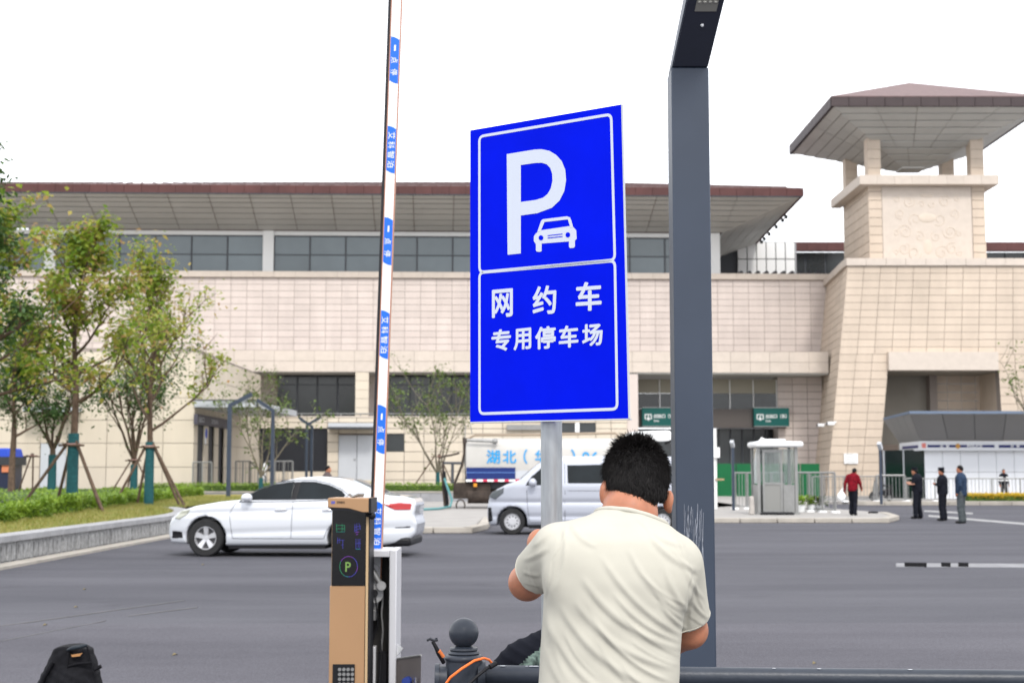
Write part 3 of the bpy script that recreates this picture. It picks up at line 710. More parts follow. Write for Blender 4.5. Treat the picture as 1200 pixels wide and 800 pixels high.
lbox('small_window', M_darkglass, LX(450), LX(474), LZ(529), LZ(508), 0.15, 0.2); lbox('small_window', M_darkglass, LX(656), LX(698), LZ(506), LZ(492), 0.15, 0.2)
lbox('window_bar', M_white, LX(674), LX(679), LZ(506), LZ(492), 0.05, 0.14)
lbox('wall_light_box', M_steel, LX(594), LX(636), LZ(503.5), LZ(497.5), -0.3, -0.02)
# entrance hall on the right: 735..972
ex0, ex1 = LX(735), LX(972)
ED = 5.0
lbox('entrance_ceiling', M_soffit, ex0, ex1, LZ(437.5), LZ(436.6), 0.1, ED + 2)
lbox('entrance_pier', M_stone, LX(735), LX(748), zg, zb0, 0.1, 3)
lbox('clerestory_panel', mat('olive_beige_panel', (0.26, 0.24, 0.19), 0.7), LX(748), LX(922), LZ(457), LZ(440), 3.0, 3.3)
for i in range(6):
    a = 751 + i * 28.3; lbox('clerestory_window', M_darkglass, LX(a), LX(a + 27), LZ(476), LZ(457.5), 3.0, 3.1)
    lbox('clerestory_mullion', M_whiteframe, LX(a + 27.2), LX(a + 28), LZ(476), LZ(441), 2.9, 3.1)
lbox('entrance_band', mat('brown_grey_band', (0.075, 0.065, 0.06), 0.6), LX(748), LX(930), LZ(499), LZ(476.5), 2.6, 3.2)
lbox('entrance_dark_glazing', M_darkglass, LX(748), LX(925), zg, LZ(499.5), 4.6, 4.8)
for i in range(12):
    a = 752 + i * 14.4; lbox('glazing_bar', M_mullion, LX(a), LX(a) + 0.08, zg, LZ(499.5), 4.5, 4.6)
panel_grid(st, 'entrance_wall_panel', M_stone, [L_(LX(921), zg, 2.9), L_(LX(975), zg, 2.9), L_(LX(975), LZ(437.5), 2.9), L_(LX(921), LZ(437.5), 2.9)], 3, 16, gap=0.04, th=0.06, out=(0, -1, 0))
lbox('entrance_wall_backing', M_joint, LX(921), LX(975), zg, LZ(437), 2.97, 4.5)
# green signs
M_green = mat('green_sign_face', (0.0, 0.075, 0.065), 0.5)
def exit_sign(px0, px1, label):
    t = thing('exit_sign', label, 'sign', L_(LX(px0), LZ(498), 2.2), group='green exit signs over the entrance')
    lbox('sign_board', M_green, LX(px0), LX(px1), LZ(498), LZ(475), 2.15, 2.5, t)
    for (a, b, c, d) in ((px0, px1, 498.3, 497.3), (px0, px1, 475.6, 474.8)): lbox('sign_edge', M_steel, LX(a), LX(b), LZ(c), LZ(d), 2.12, 2.16, t)
    mb = MB()
    def P(a, b): return L_(LX(px0 + a), LZ(475 + b), 2.13)
    def strip(a0, b0, a1, b1): mb.add([P(a0, b1), P(a1, b1), P(a1, b0), P(a0, b0)], [(0, 1, 2, 3)])
    strip(3, 8, 11.5, 9.2); strip(3, 8, 4.1, 14.5); strip(10.4, 8, 11.5, 14.5); strip(3, 13.4, 5.2, 14.5); strip(9.3, 13.4, 11.5, 14.5)
    mb.add([P(5, 13), P(9.5, 13), P(7.3, 16.2)], [(0, 1, 2)]); strip(6.6, 10.2, 8, 13)
    text_on(mb, '出站口（东）', lambda u, v: P(14 + u * (px1 - px0 - 17), 13 - v * 5), 0.02)
    text_on(mb, 'Exit', lambda u, v: P(14 + u * 6, 17.3 - v * 2.3), 0.02)
    mb.build('sign_print', mat('sign_white', (0.7, 0.72, 0.72), 0.5), t)
exit_sign(756, 798, 'green exit sign just right of the blue parking sign, partly behind the lamp post')
exit_sign(890, 932, 'green exit sign over the entrance above the guard booth')
# green hoarding in front of entrance
gh = thing('green_hoarding', 'bright green site hoarding across the station entrance', 'fence', (18, 88, 0))
M_hoard = mat('green_hoarding_sheet', (0.0, 0.10, 0.03), 0.6, var=0.1, vscale=1)
for i in range(5):
    a = 838 + i * 25; mb = MB(); mb.box(X_(a, 88) + 0.03, X_(min(a + 25, 961), 88) - 0.03, 88, 88.08, 0.12, Z_(543, 88)); mb.build('hoarding_panel', M_hoard, gh)
# ================================================================== TOWER
tw = thing('stone_tower', 'tapering cream stone tower with open belvedere at the right', 'tower', (27, 93, 0))
D0 = 90.7
def T(px, py, d=0.0): return at(px, py, D0 + d)
def batter(z, base=D0): return base
zt = T(1000, 303).z; zcap2 = T(1000, 311.5).z
# left arris in pixels -> world x as a function of z
def xl(z): # front-left edge, battered
    z1 = T(993.5, 311).z; x1 = T(993.5, 311).x; z2 = T(977, 490).z; x2 = T(977, 490).x
    return x1 + (x2 - x1) * (z1 - z) / (z1 - z2)
XT = 36.5
def frontq(pxa, pya0, pxb): pass
zo = T(1040, 434).z; zo1 = T(1040, 415).z; zbse = 0.1
opL = T(1038, 450).x; opR = T(1170, 440).x
def opl(z): z1 = T(1040.5, 434).z; z2 = T(1031, 545).z; return T(1040.5, 434).x + (T(1031, 545).x - T(1040.5, 434).x) * (z1 - z) / (z1 - z2)
# upper field above the opening
pbk = Vector((0, 0.07, 0))
def tq(xa0, xb0, z0, xa1, xb1, z1, y=D0): return [Vector((xa0, y, z0)), Vector((xb0, y, z0)), Vector((xb1, y, z1)), Vector((xa1, y, z1))]
q = tq(xl(zo1), XT, zo1, xl(zcap2), XT, zcap2); panel_grid(tw, 'tower_panel', M_stone2, q, 14, 13 - 1, gap=0.026, th=0.06, out=(0, -1, 0))
mb = MB(); mb.slab([p + pbk + Vector((0.12 if k in (0, 3) else 0, 0, 0)) for k, p in enumerate(q)], (0, 1.0, 0)); mb.build('tower_core', M_joint, tw)
# left pier
q = tq(xl(zbse), opl(zbse), zbse, xl(zo1), opl(zo1), zo1); panel_grid(tw, 'tower_panel', M_stone2, q, 3, 17, gap=0.026, th=0.06, out=(0, -1, 0))
mb = MB(); mb.slab([p + pbk + Vector((0.12 if k in (0, 3) else 0, 0, 0)) for k, p in enumerate(q)], (0, 1.0, 0)); mb.build('tower_core', M_joint, tw)
# right pier
opr = T(1170, 434).x
q = tq(opr + 0.25, XT, zbse, opr, XT, zo1); panel_grid(tw, 'tower_panel', M_stone2, q, 5, 17, gap=0.026, th=0.06, out=(0, -1, 0))
mb = MB(); mb.slab([p + pbk + Vector((0.12 if k in (0, 3) else 0, 0, 0)) for k, p in enumerate(q)], (0, 1.0, 0)); mb.build('tower_core', M_joint, tw)
# lintel over the opening, slightly proud
mb = MB(); mb.box(T(1040, 420).x, T(1168, 420).x, D0 - 0.35, D0 + 1.0, zo, T(1040, 412.5).z); mb.build('lintel', M_beam, tw)
# side face (left), running back to the hall
def sidep(z, t): a = Vector((xl(z), D0, z)); return a + Vector((0.95, 11.4, 0)) * t
sz = [zbse, zcap2]
q = [sidep(zbse, 1), sidep(zbse, 0.0055), sidep(zcap2, 0.0055), sidep(zcap2, 1)]
panel_grid(tw, 'tower_panel', M_stone2, q, 5, 29, gap=0.026, th=0.06, out=(-1, 0, 0))
mb = MB(); mb.slab([p + Vector((0.08, 0, 0)) for p in q], (0.8, 0, 0)); mb.build('tower_core', M_joint, tw)
# cap course
cl_ = Vector((xl(zcap2) - 0.12, D0 - 0.14, 0))
for i in range(12):
    x0 = cl_.x + i * 1.28; mb = MB(); mb.box(x0 + 0.008, x0 + 1.272, D0 - 0.16, D0 + 1.0, zcap2 + 0.01, zt); mb.build('cap_stone', M_beam, tw)
for i in range(8):
    a = Vector((cl_.x, D0 + 1.0, 0)) + Vector((0.95, 11.4, 0)) * (i * 0.92 / 8); b = Vector((cl_.x, D0 + 1.0, 0)) + Vector((0.95, 11.4, 0)) * ((i + 1) * 0.92 / 8 - 0.002)
    mb = MB(); mb.slab([a + Vector((0, 0, zcap2 + 0.01)), b + Vector((0, 0, zcap2 + 0.01)), b + Vector((0, 0, zt)), a + Vector((0, 0, zt))], (1.0, 0, 0)); mb.build('cap_stone', M_beam, tw)
mb = MB(); mb.box(xl(zcap2) + 0.6, XT, D0 + 0.9, D0 + 11, zcap2, zcap2 + 0.3); mb.build('tower_deck', M_beam, tw)
# inside of the opening
M_shade = mat('shaded_opening_wall', (0.30, 0.275, 0.235), 0.8, var=0.1, vscale=0.5)  # shade inside the opening put into the colour, darker than the tower stone
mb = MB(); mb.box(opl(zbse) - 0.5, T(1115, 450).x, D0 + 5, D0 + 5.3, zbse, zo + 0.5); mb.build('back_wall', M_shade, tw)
mb = MB(); mb.box(T(1112, 450).x, T(1121, 450).x, D0 + 4.2, D0 + 5, zbse, zo + 0.2); mb.build('inner_post', M_joint, tw)
q = [Vector((T(1118, 450).x, D0 + 4.5, zbse)), Vector((opr + 0.9, D0 + 4.5, zbse)), Vector((opr + 0.9, D0 + 4.5, zo)), Vector((T(1118, 450).x, D0 + 4.5, zo))]
panel_grid(tw, 'inner_panel', M_stone2, q, 4, 14, gap=0.034, th=0.05, out=(0, -1, 0))
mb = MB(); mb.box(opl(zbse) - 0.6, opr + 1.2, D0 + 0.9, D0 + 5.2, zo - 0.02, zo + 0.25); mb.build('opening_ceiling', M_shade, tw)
mb = MB(); mb.box(opr + 0.26, opr + 0.6, D0 + 1.0, D0 + 5, zbse, zo); mb.build('reveal', M_stone2, tw)
for i in range(8):
    x0 = T(1038, 560).x + i * 0.32; mb = MB(); mb.box(x0, x0 + 0.05, D0 + 2, D0 + 2.05, 0.12, 2.9); mb.build('gate_bar', M_louvre, tw)
mb = MB(); mb.box(T(1036, 560).x, T(1064, 560).x, D0 + 2.1, D0 + 2.2, 1.2, 3.4); mb.build('gate_panel', mat('brown_gate_panel', (0.11, 0.085, 0.07), 0.6), tw)
# belvedere: square box, ledge, four columns
bv = 93.7
bxL = at(1018, 250, bv).x; bxR = at(1155, 250, bv).x; bw_ = bxR - bxL; dep = 7.2
zl0 = at(1018, 214.5, bv).z
mb = MB(); mb.box(bxL + 0.06, bxR - 0.06, bv + 0.06, bv + dep - 0.06, zt - 1, zl0); mb.build('upper_core', M_joint, tw)
cw = 0.9
for (xa, xb) in ((bxL, bxL + cw), (bxR - cw, bxR)):
    panel_grid(tw, 'quoin', M_stone2, tq(xa, xb, zt - 0.3, xa, xb, zl0, bv), 1, 10, gap=0.04, th=0.06, out=(0, -1, 0))
M_relief = mat('carved_relief_panel', (0.54, 0.465, 0.39), 0.8, var=0.06, vscale=1.5, bump=0.6, bscale=3)
mb = MB(); mb.box(bxL + cw + 0.02, bxR - cw - 0.02, bv + 0.03, bv + 0.12, zt - 0.3, zl0 - 0.25); mb.build('relief_panel', M_beam, tw)
rp = MB(); rx0, rx1, rz0, rz1 = bxL + cw + 0.45, bxR - cw - 0.45, zt + 0.3, zl0 - 0.6
# carved low relief: scrolls and rosettes, mirrored about the middle
cxm = (rx0 + rx1) / 2
def scroll(cx, cz, r, turns, sgn, ph=0):
    pts = []
    for k in range(int(12 * turns) + 1):
        a = ph + sgn * k * PI / 6; rr = r * (1 - 0.75 * k / (12 * turns)); pts.append((cx + rr * math.cos(a), bv + 0.035, cz + rr * math.sin(a)))
    rp.tube(pts, 0.036, 5)
hz = rz1 - rz0
for sg in (-1, 1):
    for (dx_, dz_, r_, t_, p_) in ((0.9, 0.12, 0.5, 1.3, 0), (1.6, 0.18, 0.42, 1.4, 1), (0.55, 0.35, 0.36, 1.2, 2), (1.5, 0.42, 0.5, 1.5, 3), (0.8, 0.6, 0.45, 1.2, 4), (1.8, 0.68, 0.36, 1.3, 5), (1.2, 0.86, 0.42, 1.4, 0.5), (2.05, 0.9, 0.25, 1, 1), (2.1, 0.4, 0.22, 1, 2), (0.35, 0.82, 0.25, 1, 3), (2.1, 0.12, 0.22, 1, 3)):
        scroll(cxm + sg * dx_, rz0 + dz_ * hz, r_, t_, sg, p_)
rp.ball((cxm, bv + 0.04, rz0 + 0.62 * hz), (0.62, 0.06, 0.32)); rp.ball((cxm, bv + 0.04, rz0 + 0.2 * hz), (0.3, 0.05, 0.5)); rp.ball((cxm, bv + 0.04, rz0 + 0.95 * hz), (0.5, 0.05, 0.12))
rp.build('carved_relief', M_relief, tw, smooth=True)
panel_grid(tw, 'quoin', M_stone2, [Vector((bxL, bv + dep, zt - 1)), Vector((bxL, bv, zt - 1)), Vector((bxL, bv, zl0)), Vector((bxL, bv + dep, zl0))], 5, 10, gap=0.04, th=0.06, out=(-1, 0, 0))
lg = 0.72
lz1 = at(1018, 205, bv - lg).z; lz0 = lz1 - 0.62
for i in range(8):
    x0 = bxL - lg + i * (bw_ + 2 * lg) / 8; x1 = x0 + (bw_ + 2 * lg) / 8
    mb = MB(); mb.box(x0 + 0.006, x1 - 0.006, bv - lg, bv + 0.5, lz0, lz1); mb.build('ledge_stone', M_beam, tw)
mb = MB(); mb.box(bxL - lg, bxL - 0.01, bv + 0.51, bv + dep + lg, lz0, lz1); mb.box(bxR + 0.01, bxR + lg, bv + 0.51, bv + dep + lg, lz0, lz1); mb.box(bxL, bxR, bv + 0.51, bv + dep + lg, lz0 + 0.1, lz1 - 0.05); mb.build('ledge', M_beam, tw)
for (xa, ya) in ((bxL, bv), (bxR - cw, bv), (bxL, bv + dep - cw), (bxR - cw, bv + dep - cw)):
    panel_grid(tw, 'column_stone', M_stone2, tq(xa, xa + cw, lz1, xa, xa + cw, lz1 + 5.0, ya), 1, 8, gap=0.03, th=0.05, out=(0, -1, 0))
    mb = MB(); mb.box(xa + 0.01, xa + cw - 0.01, ya + 0.055, ya + cw, lz1, lz1 + 5.0); mb.build('belvedere_column', M_stone2, tw)
# pyramid roof of the tower
M_roofdk = mat('dark_brown_fascia', (0.050, 0.036, 0.037), 0.6, var=0.1, vscale=1, island=0.08)
tr_ = thing('tower_roof', 'hipped dark red roof with stepped grey soffit on the tower', 'roof', (27.3, 97.3, 24))
cX, cY, hw = (bxL + bxR) / 2, bv + dep / 2, 7.0
ya0 = cY - hw; za = at(973, 124.5, ya0).z; zb_ = at(973, 114, ya0).z
cX = at(974, 120, ya0).x + hw
ap = Vector((cX + 0.1, cY, at(1068, 98, cY).z))
crn = [Vector((cX - hw, cY - hw, 0)), Vector((cX + hw, cY - hw, 0)), Vector((cX + hw, cY + hw, 0)), Vector((cX - hw, cY + hw, 0))]
for i in range(4):
    a, b = crn[i], crn[(i + 1) % 4]; inn = (Vector((cX, cY, 0)) - (a + b) / 2).normalized() * 0.2
    for k in range(12):
        p = lerp(a, b, k / 12); q_ = lerp(a, b, (k + 1) / 12 - 0.002)
        mb = MB(); mb.slab([p + Vector((0, 0, za)), q_ + Vector((0, 0, za)), q_ + Vector((0, 0, zb_)), p + Vector((0, 0, zb_))], inn); mb.build('fascia_panel', M_roofdk, tr_)
    # tile courses of the roof
    nc = 10
    for k in range(nc):
        t0, t1 = k / nc, (k + 1) / nc; zz = Vector((0, 0, 1))
        pa = lerp(a + zz * (zb_ + 0.02), ap, t0 * 0.99); pb = lerp(b + zz * (zb_ + 0.02), ap, t0 * 0.99); pc = lerp(b + zz * (zb_ + 0.02), ap, t1 * 0.99); pd = lerp(a + zz * (zb_ + 0.02), ap, t1 * 0.99)
        mb = MB(); mb.slab([pa, pb, pc, pd], (0, 0, 0.06)); mb.build('roof_course', M_rooftile, tr_)
    # stepped soffit falling to the middle
    zin_ = 21.9; iw = 0.8; nn_ = 9
    for k in range(nn_):
        t0 = k / nn_; t1 = (k + 1) / nn_; h0 = lerp(za, zin_ + 0.6, t0); h1 = lerp(za, zin_ + 0.6, t1) + 0.05
        r0 = lerp(hw - 0.2, iw, t0); r1 = lerp(hw - 0.2, iw, t1)
        dirs = [(-1, -1), (1, -1), (1, 1), (-1, 1)]; d0, d1 = dirs[i], dirs[(i + 1) % 4]
        q = [Vector((cX + d0[0] * r0, cY + d0[1] * r0, h0)), Vector((cX + d1[0] * r0, cY + d1[1] * r0, h0)), Vector((cX + d1[0] * r1, cY + d1[1] * r1, h1)), Vector((cX + d0[0] * r1, cY + d0[1] * r1, h1))]
        panel_grid(tr_, 'soffit_panel', M_soffit, q, 5 if k < 6 else 3, 1, gap=0.04, th=0.04, out=(0, 0, -1), jog=0.02)
        mb = MB(); mb.slab([p + Vector((0, 0, 0.1)) for p in q], (0, 0, 0.08)); mb.build('soffit_step', M_joint, tr_)
mb = MB(); mb.box(cX - iw, cX + iw, cY - iw, cY + iw, zin_ + 0.55, zin_ + 0.7); mb.build('soffit_centre', M_soffit, tr_)
# small fittings on the tower
nb = thing('notice_board', 'small white notice fixed to the tower pier behind the woman in red', 'sign', T(988, 546, -0.05))
mb = MB(); mb.box(T(989, 540).x, T(1005, 540).x, D0 - 0.1, D0 - 0.02, T(989, 543).z, T(989, 531).z); mb.build('board', M_white, nb)
for k in range(4):
    z_ = lerp(T(989, 541.5).z, T(989, 532.5).z, k / 3.0); mb = MB(); mb.box(T(991, 540).x, T(1003 - (k % 2) * 3, 540).x, D0 - 0.106, D0 - 0.1, z_, z_ + 0.05); mb.build('print_line', M_soffit, nb)
for i, (px, py) in enumerate(((962, 498), (973.5, 496))):
    dd = 0.0 if i else 2.2
    c = at(px, py, 90.2 + dd); t = thing('security_camera', ['white security camera on the shaded wall beside the exit sign', 'white security camera on the left edge of the tower'][i], 'camera', c, group='security cameras by the tower')
    mb = MB(); mb.box(c.x - 0.22, c.x + 0.22, c.y - 0.15, c.y + 0.15, c.z - 0.1, c.z + 0.1); mb.build('housing', M_white, t, bevel=0.03)
    mb = MB(); mb.bar(c + Vector((0.15, 0, 0)), c + Vector((0.5, 0.6, 0.15)), 0.08); mb.build('bracket', M_white, t)
    mb = MB(); mb.box(c.x - 0.26, c.x - 0.221, c.y - 0.1, c.y + 0.1, c.z - 0.08, c.z + 0.08); mb.build('lens', M_black, t)

# ================================================================== LEFT BLOCK
lb = thing('annex_block', 'plain cream panelled annex block behind the staked trees', 'building', (-24, 76, 0))
BY = 75.0
brx = X_(226, BY); blx = X_(-60, BY); btz = Z_(407, BY)
q = tq(blx, brx, 0.1, blx, brx, btz, BY)
uu = [0]; 
xs_ = [X_(p, BY) for p in (-60, 18, 46, 77, 124, 190, 226)]; uu = [(x - blx) / (brx - blx) for x in xs_]
zs_ = [Z_(p, BY) for p in (588, 547, 519, 492, 466, 440, 412)]; zs_[0] = 0.1; vv = [(z - 0.1) / (btz - 0.1) for z in zs_]
def dskip(u, v):
    x = lerp(blx, brx, u); z = lerp(0.1, btz, v); return X_(46, BY) < x < X_(77, BY) and z < Z_(519, BY)
panel_grid(lb, 'wall_panel', M_bigpanel, q, 1, 1, gap=0.03, th=0.06, out=(0, -1, 0), us=uu, vs_=vv, skip=dskip)
mb = MB(); mb.box(blx, brx - 0.08, BY + 0.07, 92, 0.1, btz - 0.03); mb.build('block_core', M_joint, lb)
q = [Vector((brx, BY, 0.1)), Vector((brx + 0.3, 93, 0.1)), Vector((brx + 0.3, 93, btz)), Vector((brx, BY, btz))]
ys_ = [0, 0.05, 0.13, 0.19, 0.27, 0.33, 0.41, 0.6, 0.8, 1.0]
dz_ = [(z - 0.1) / (btz - 0.1) for z in zs_]
def dskip2(u, v): return v < dz_[3] and (0.05 < u < 0.13 or 0.19 < u < 0.27 or 0.33 < u < 0.41)
panel_grid(lb, 'wall_panel', M_bigpanel, q, 1, 1, gap=0.03, th=0.06, out=(1, 0, 0), us=ys_, vs_=dz_, skip=dskip2)
for (a, b) in ((0.05, 0.13), (0.19, 0.27), (0.33, 0.41)):
    ya_, yb_ = BY + a * 18, BY + b * 18; mb = MB(); mb.box(brx - 0.07, brx - 0.03, ya_, yb_, 0.1, zs_[3]); mb.build('dark_doorway', M_louvre, lb)
mb = MB(); mb.box(X_(47, BY), X_(76.5, BY), BY + 0.0, BY + 0.05, 0.1, Z_(519.5, BY)); dgo = mb.build('grey_door', M_greydoor, lb)
mb = MB(); mb.box(X_(61, BY), X_(62, BY), BY - 0.03, BY, 0.1, Z_(520, BY)); mb.build('door_seam', M_mullion, dgo)
mb = MB(); mb.box(X_(34, BY), X_(94, BY), BY - 1.3, BY, Z_(482, BY - 1), Z_(477, BY - 1)); mb.build('door_canopy', M_greydoor, lb)
# side canopy + dark name band with pale lettering
sz0, sz1 = Z_(497, BY), Z_(485, BY)
mb = MB(); mb.box(brx + 0.03, brx + 0.22, BY - 0.2, BY + 8.2, sz0, sz1); nbn = mb.build('name_band', mat('purple_grey_band', (0.07, 0.065, 0.085), 0.5), lb)
tb = MB()
def band(y0, y1, a, b): return lambda u, v: Vector((brx + 0.226, BY + lerp(y0, y1, u), lerp(sz0, sz1, lerp(a, b, v))))
text_on(tb, '出口', band(0.3, 1.5, 0.25, 0.8)); text_on(tb, '卫生间', band(3.3, 5.0, 0.3, 0.75)); tb.build('band_lettering', M_greydoor, nbn)
mb = MB(); c0 = at(231, 478, BY + 0.3); mb.hexa([Vector((brx, BY, Z_(477, BY))), Vector((brx + 3.3, BY - 0.3, Z_(477, BY))), Vector((brx + 3.6, BY + 12, Z_(477, BY))), Vector((brx, BY + 12, Z_(477, BY))), Vector((brx, BY, Z_(469.5, BY))), Vector((brx + 3.3, BY - 0.3, Z_(469.5, BY))), Vector((brx + 3.6, BY + 12, Z_(469.5, BY))), Vector((brx, BY + 12, Z_(469.5, BY)))])
mb.build('side_canopy', M_greydoor, lb)
mb = MB(); mb.box(brx + 3.32, brx + 3.42, BY - 0.3, BY + 0.0, Z_(477, BY), Z_(468.5, BY)); mb.box(brx, brx + 3.3, BY - 0.36, BY - 0.31, Z_(470, BY), Z_(468.3, BY)); mb.build('canopy_edge', M_mullion, lb)
pr_ = thing('round_sign', 'small white sign plate with a blue round sign by the annex door', 'sign', (brx + 0.1, BY + 3.2, 3))
mb = MB(); mb.box(brx + 0.02, brx + 0.05, BY + 2.5, BY + 3.2, Z_(520, BY + 3), Z_(503, BY + 3)); mb.build('plate', M_white, pr_)
mb = MB(); mb.prism([(brx + 0.051, BY + 2.85 + 0.28 * math.cos(a * PI / 8), Z_(507.5, BY + 3) + 0.28 * math.sin(a * PI / 8)) for a in range(16)], (0.01, 0, 0)); mb.build('disc', mat('traffic_blue', (0.02, 0.06, 0.45), 0.5), pr_)
# platform, steps and railings in front of the hall
stp = thing('entrance_steps', 'grey stone steps in front of the annex railing', 'steps', (-16, 72, 0))
for i in range(4):
    mb = MB(); mb.box(X_(236, 74) + i * 0.0, X_(295, 74), 73.2 + i * 0.35, 78, 0.12 + i * 0.15, 0.27 + i * 0.15); mb.build('step', M_cap, stp)
def railing(name, label, p0, p1, h, posts, bars, mpost=M_steel, r=0.035, z0=0.12, group=None, feet=False, cat='railing', low=0.12):
    t = thing(name, label, cat, (p0[0], p0[1], z0), group=group); a = Vector((p0[0], p0[1], z0)); b = Vector((p1[0], p1[1], z0))
    za_ = p0[2] if len(p0) > 2 else 0; zb2 = p1[2] if len(p1) > 2 else 0; a.z += za_; b.z += zb2; U = Vector((0, 0, 1))
    mb = MB(); mb.tube([a + U * h, b + U * h], r, 8); mb.build('top_rail', mpost, t, smooth=True)
    mb = MB(); mb.tube([a + U * low, b + U * low], r * 0.8, 8); mb.build('bottom_rail', mpost, t, smooth=True)
    for i in range(posts + 1):
        p = lerp(a, b, i / posts); mb = MB(); mb.tube([p, p + U * (h - 0.01)], r * 1.2, 8)
        po = mb.build('post', mpost, t, smooth=True)
        if feet: mb = MB(); mb.box(p.x - 0.14, p.x + 0.14, p.y - 0.2, p.y + 0.2, p.z, p.z + 0.06, 0.03); mb.build('foot', M_white, po)
    if bars:
        me = None; off = root_org(t)
        for i in range(bars):
            p = lerp(a, b, (i + 0.5) / bars)
            if me is None:
                mb = MB(); mb.tube([(0, 0, low), (0, 0, h)], 0.014, 5); o = mb.build('bar', mpost, t, local=True, smooth=True); o.location = p - off; me = o.data
            else: link_mesh('bar', me, t, p - off)
    return t
railing('handrail', 'steel handrail beside the annex door above the steps', (X_(226, 74), 74.0), (X_(248, 74), 74.0), 1.5, 2, 4, z0=0.6, group=None)
railing('handrail', 'level steel railing on the platform right of the near lamp post', (X_(276, 80), 80.0), (X_(293, 80), 80.0), 1.6, 2, 5, z0=0.6)
railing('handrail', 'sloping steel handrail running down from the platform', (X_(293, 80), 80.0), (X_(312, 77), 77.0, -0.9), 1.6, 2, 5, z0=0.6)
railing('handrail', 'steel railing with upright bars behind the second lamp post', (X_(311, 80), 80.0), (X_(343, 80), 80.0), 1.7, 3, 9, z0=0.5)
wl = thing('white_leaning_board', 'narrow white board leaning against the platform railing', 'board', (X_(308, 78), 78, 0.5)); mb = MB(); mb.bar(at(307.5, 561, 78.5), at(311.5, 544, 79), 0.12, 0.3); mb.build('board', M_white, wl)
# ================================================================== POLICE CABIN on the right
M_cabwhite = mat('white_cabin_panel', (0.68, 0.70, 0.74), 0.4, island=0.02)
M_graysheet = mat('grey_canopy_sheet', (0.20, 0.20, 0.205), 0.6, island=0.06)
M_navy = mat('navy_strip', (0.012, 0.018, 0.12), 0.5)
cb = thing('police_cabin', 'white panelled cabin with deep flared grey canopy in front of the tower', 'cabin', (35, 80, 0))
CY = 78.0
cx0 = X_(1084, CY); cxe = cx0 + 16; ctop = Z_(526, CY)
for i in range(13):
    a = cx0 + i * 0.98
    for j, (z0, z1) in enumerate(((0.15, Z_(553, CY)), (Z_(552.6, CY), ctop))):
        mb = MB(); mb.box(a + 0.01, a + 0.97, CY, CY + 0.08, z0, z1); mb.build('wall_panel', M_cabwhite, cb)
mb = MB(); mb.box(cx0 + 0.02, cxe - 3.2, CY + 0.09, CY + 5, 0.12, ctop + 0.2); mb.build('cabin_body', M_mullion, cb)
# glazed side (recedes to the back left)
sx0 = X_(1060, CY + 5)
mb = MB(); mb.slab([Vector((cx0 - 0.02, CY + 0.1, 0.15)), Vector((cx0 - 0.9, CY + 5, 0.15)), Vector((cx0 - 0.9, CY + 5, ctop)), Vector((cx0 - 0.02, CY + 0.1, ctop))], (0.1, 0, 0)); mb.build('side_glazing', mat('green_dark_glass', (0.008, 0.016, 0.016), 0.2, spec=0.2), cb)
mb = MB(); mb.bar((cx0 - 0.9, CY + 5, 0.15), (cx0 - 0.9, CY + 5, ctop), 0.12); mb.bar((cx0 - 0.45, CY + 2.5, 0.15), (cx0 - 0.45, CY + 2.5, ctop), 0.08); mb.build('glazing_bar', M_cabwhite, cb)
# white fascia with navy strips
fz0, fz1 = Z_(527.5, CY - 0.5), Z_(516.5, CY - 0.5)
fy = CY - 0.5; fx0 = X_(1080, fy)
mb = MB(); mb.box(fx0, cxe, fy, fy + 0.5, fz0, fz1); fas = mb.build('white_fascia', M_cabwhite, cb)
bA = Vector((fx0, fy, 0)); bB = Vector((at(1054, 520, fy + 5.5).x, fy + 5.5, 0))
mb = MB(); mb.slab([bA + Vector((0, 0, fz0)), bB + Vector((0, 0, fz0)), bB + Vector((0, 0, fz1)), bA + Vector((0, 0, fz1))], (0.4, 0.3, 0)); mb.build('white_fascia', M_cabwhite, cb)
def FP(px, py): return at(px, py, fy - 0.012)
def fstrip(name, px0, px1, py0, py1, m): mb = MB(); a = FP(px0, py1); b = FP(px1, py0); mb.box(a.x, b.x, fy - 0.01, fy - 0.002, a.z, b.z); return mb.build(name, m, cb)
fstrip('navy_strip', 1087, 1165.5, 521, 524, M_navy); fstrip('navy_strip', 1170.5, 1215, 521, 524.5, M_navy)
mb = MB()
for (s, a, b) in (('公', 1101.5, 1105.5), ('安', 1108.5, 1112.5), ('POLICE', 1133.5, 1151), ('公', 1184, 1188), ('安', 1191, 1195)):
    p0 = FP(a, 524); p1 = FP(b, 521); text_on(mb, s, lambda u, v: Vector((lerp(p0.x, p1.x, u), fy - 0.02, lerp(p0.z, p1.z, v) - 0.0)), 0.03)
mb.build('fascia_lettering', M_white, cb)
mb = MB(); p = FP(1122.5, 522.5); mb.prism([(p.x + 0.13 * math.cos(a * PI / 4), fy - 0.015, p.z + 0.15 * math.sin(a * PI / 4)) for a in range(8)], (0, -0.01, 0)); mb.build('emblem', mat('badge_gold', (0.5, 0.25, 0.05), 0.5), cb)
mb = MB(); p = FP(1082.5, 522); mb.box(p.x - 0.1, p.x + 0.12, fy - 0.012, fy - 0.003, p.z - 0.12, p.z + 0.14); mb.build('red_mark', mat('soft_red', (0.65, 0.2, 0.17), 0.5), cb)
for t0, t1 in ((0.12, 0.85),):
    a = lerp(bA, bB, t0); b = lerp(bA, bB, t1); zz0 = FP(1087, 524.2).z; zz1 = FP(1087, 521).z; off = Vector((-0.03, -0.02, 0))
    mb = MB(); mb.slab([a + off + Vector((0, 0, zz0)), b + off + Vector((0, 0, zz0)), b + off + Vector((0, 0, zz1)), a + off + Vector((0, 0, zz1))], (0.02, 0, 0)); mb.build('navy_strip', M_navy, cb)
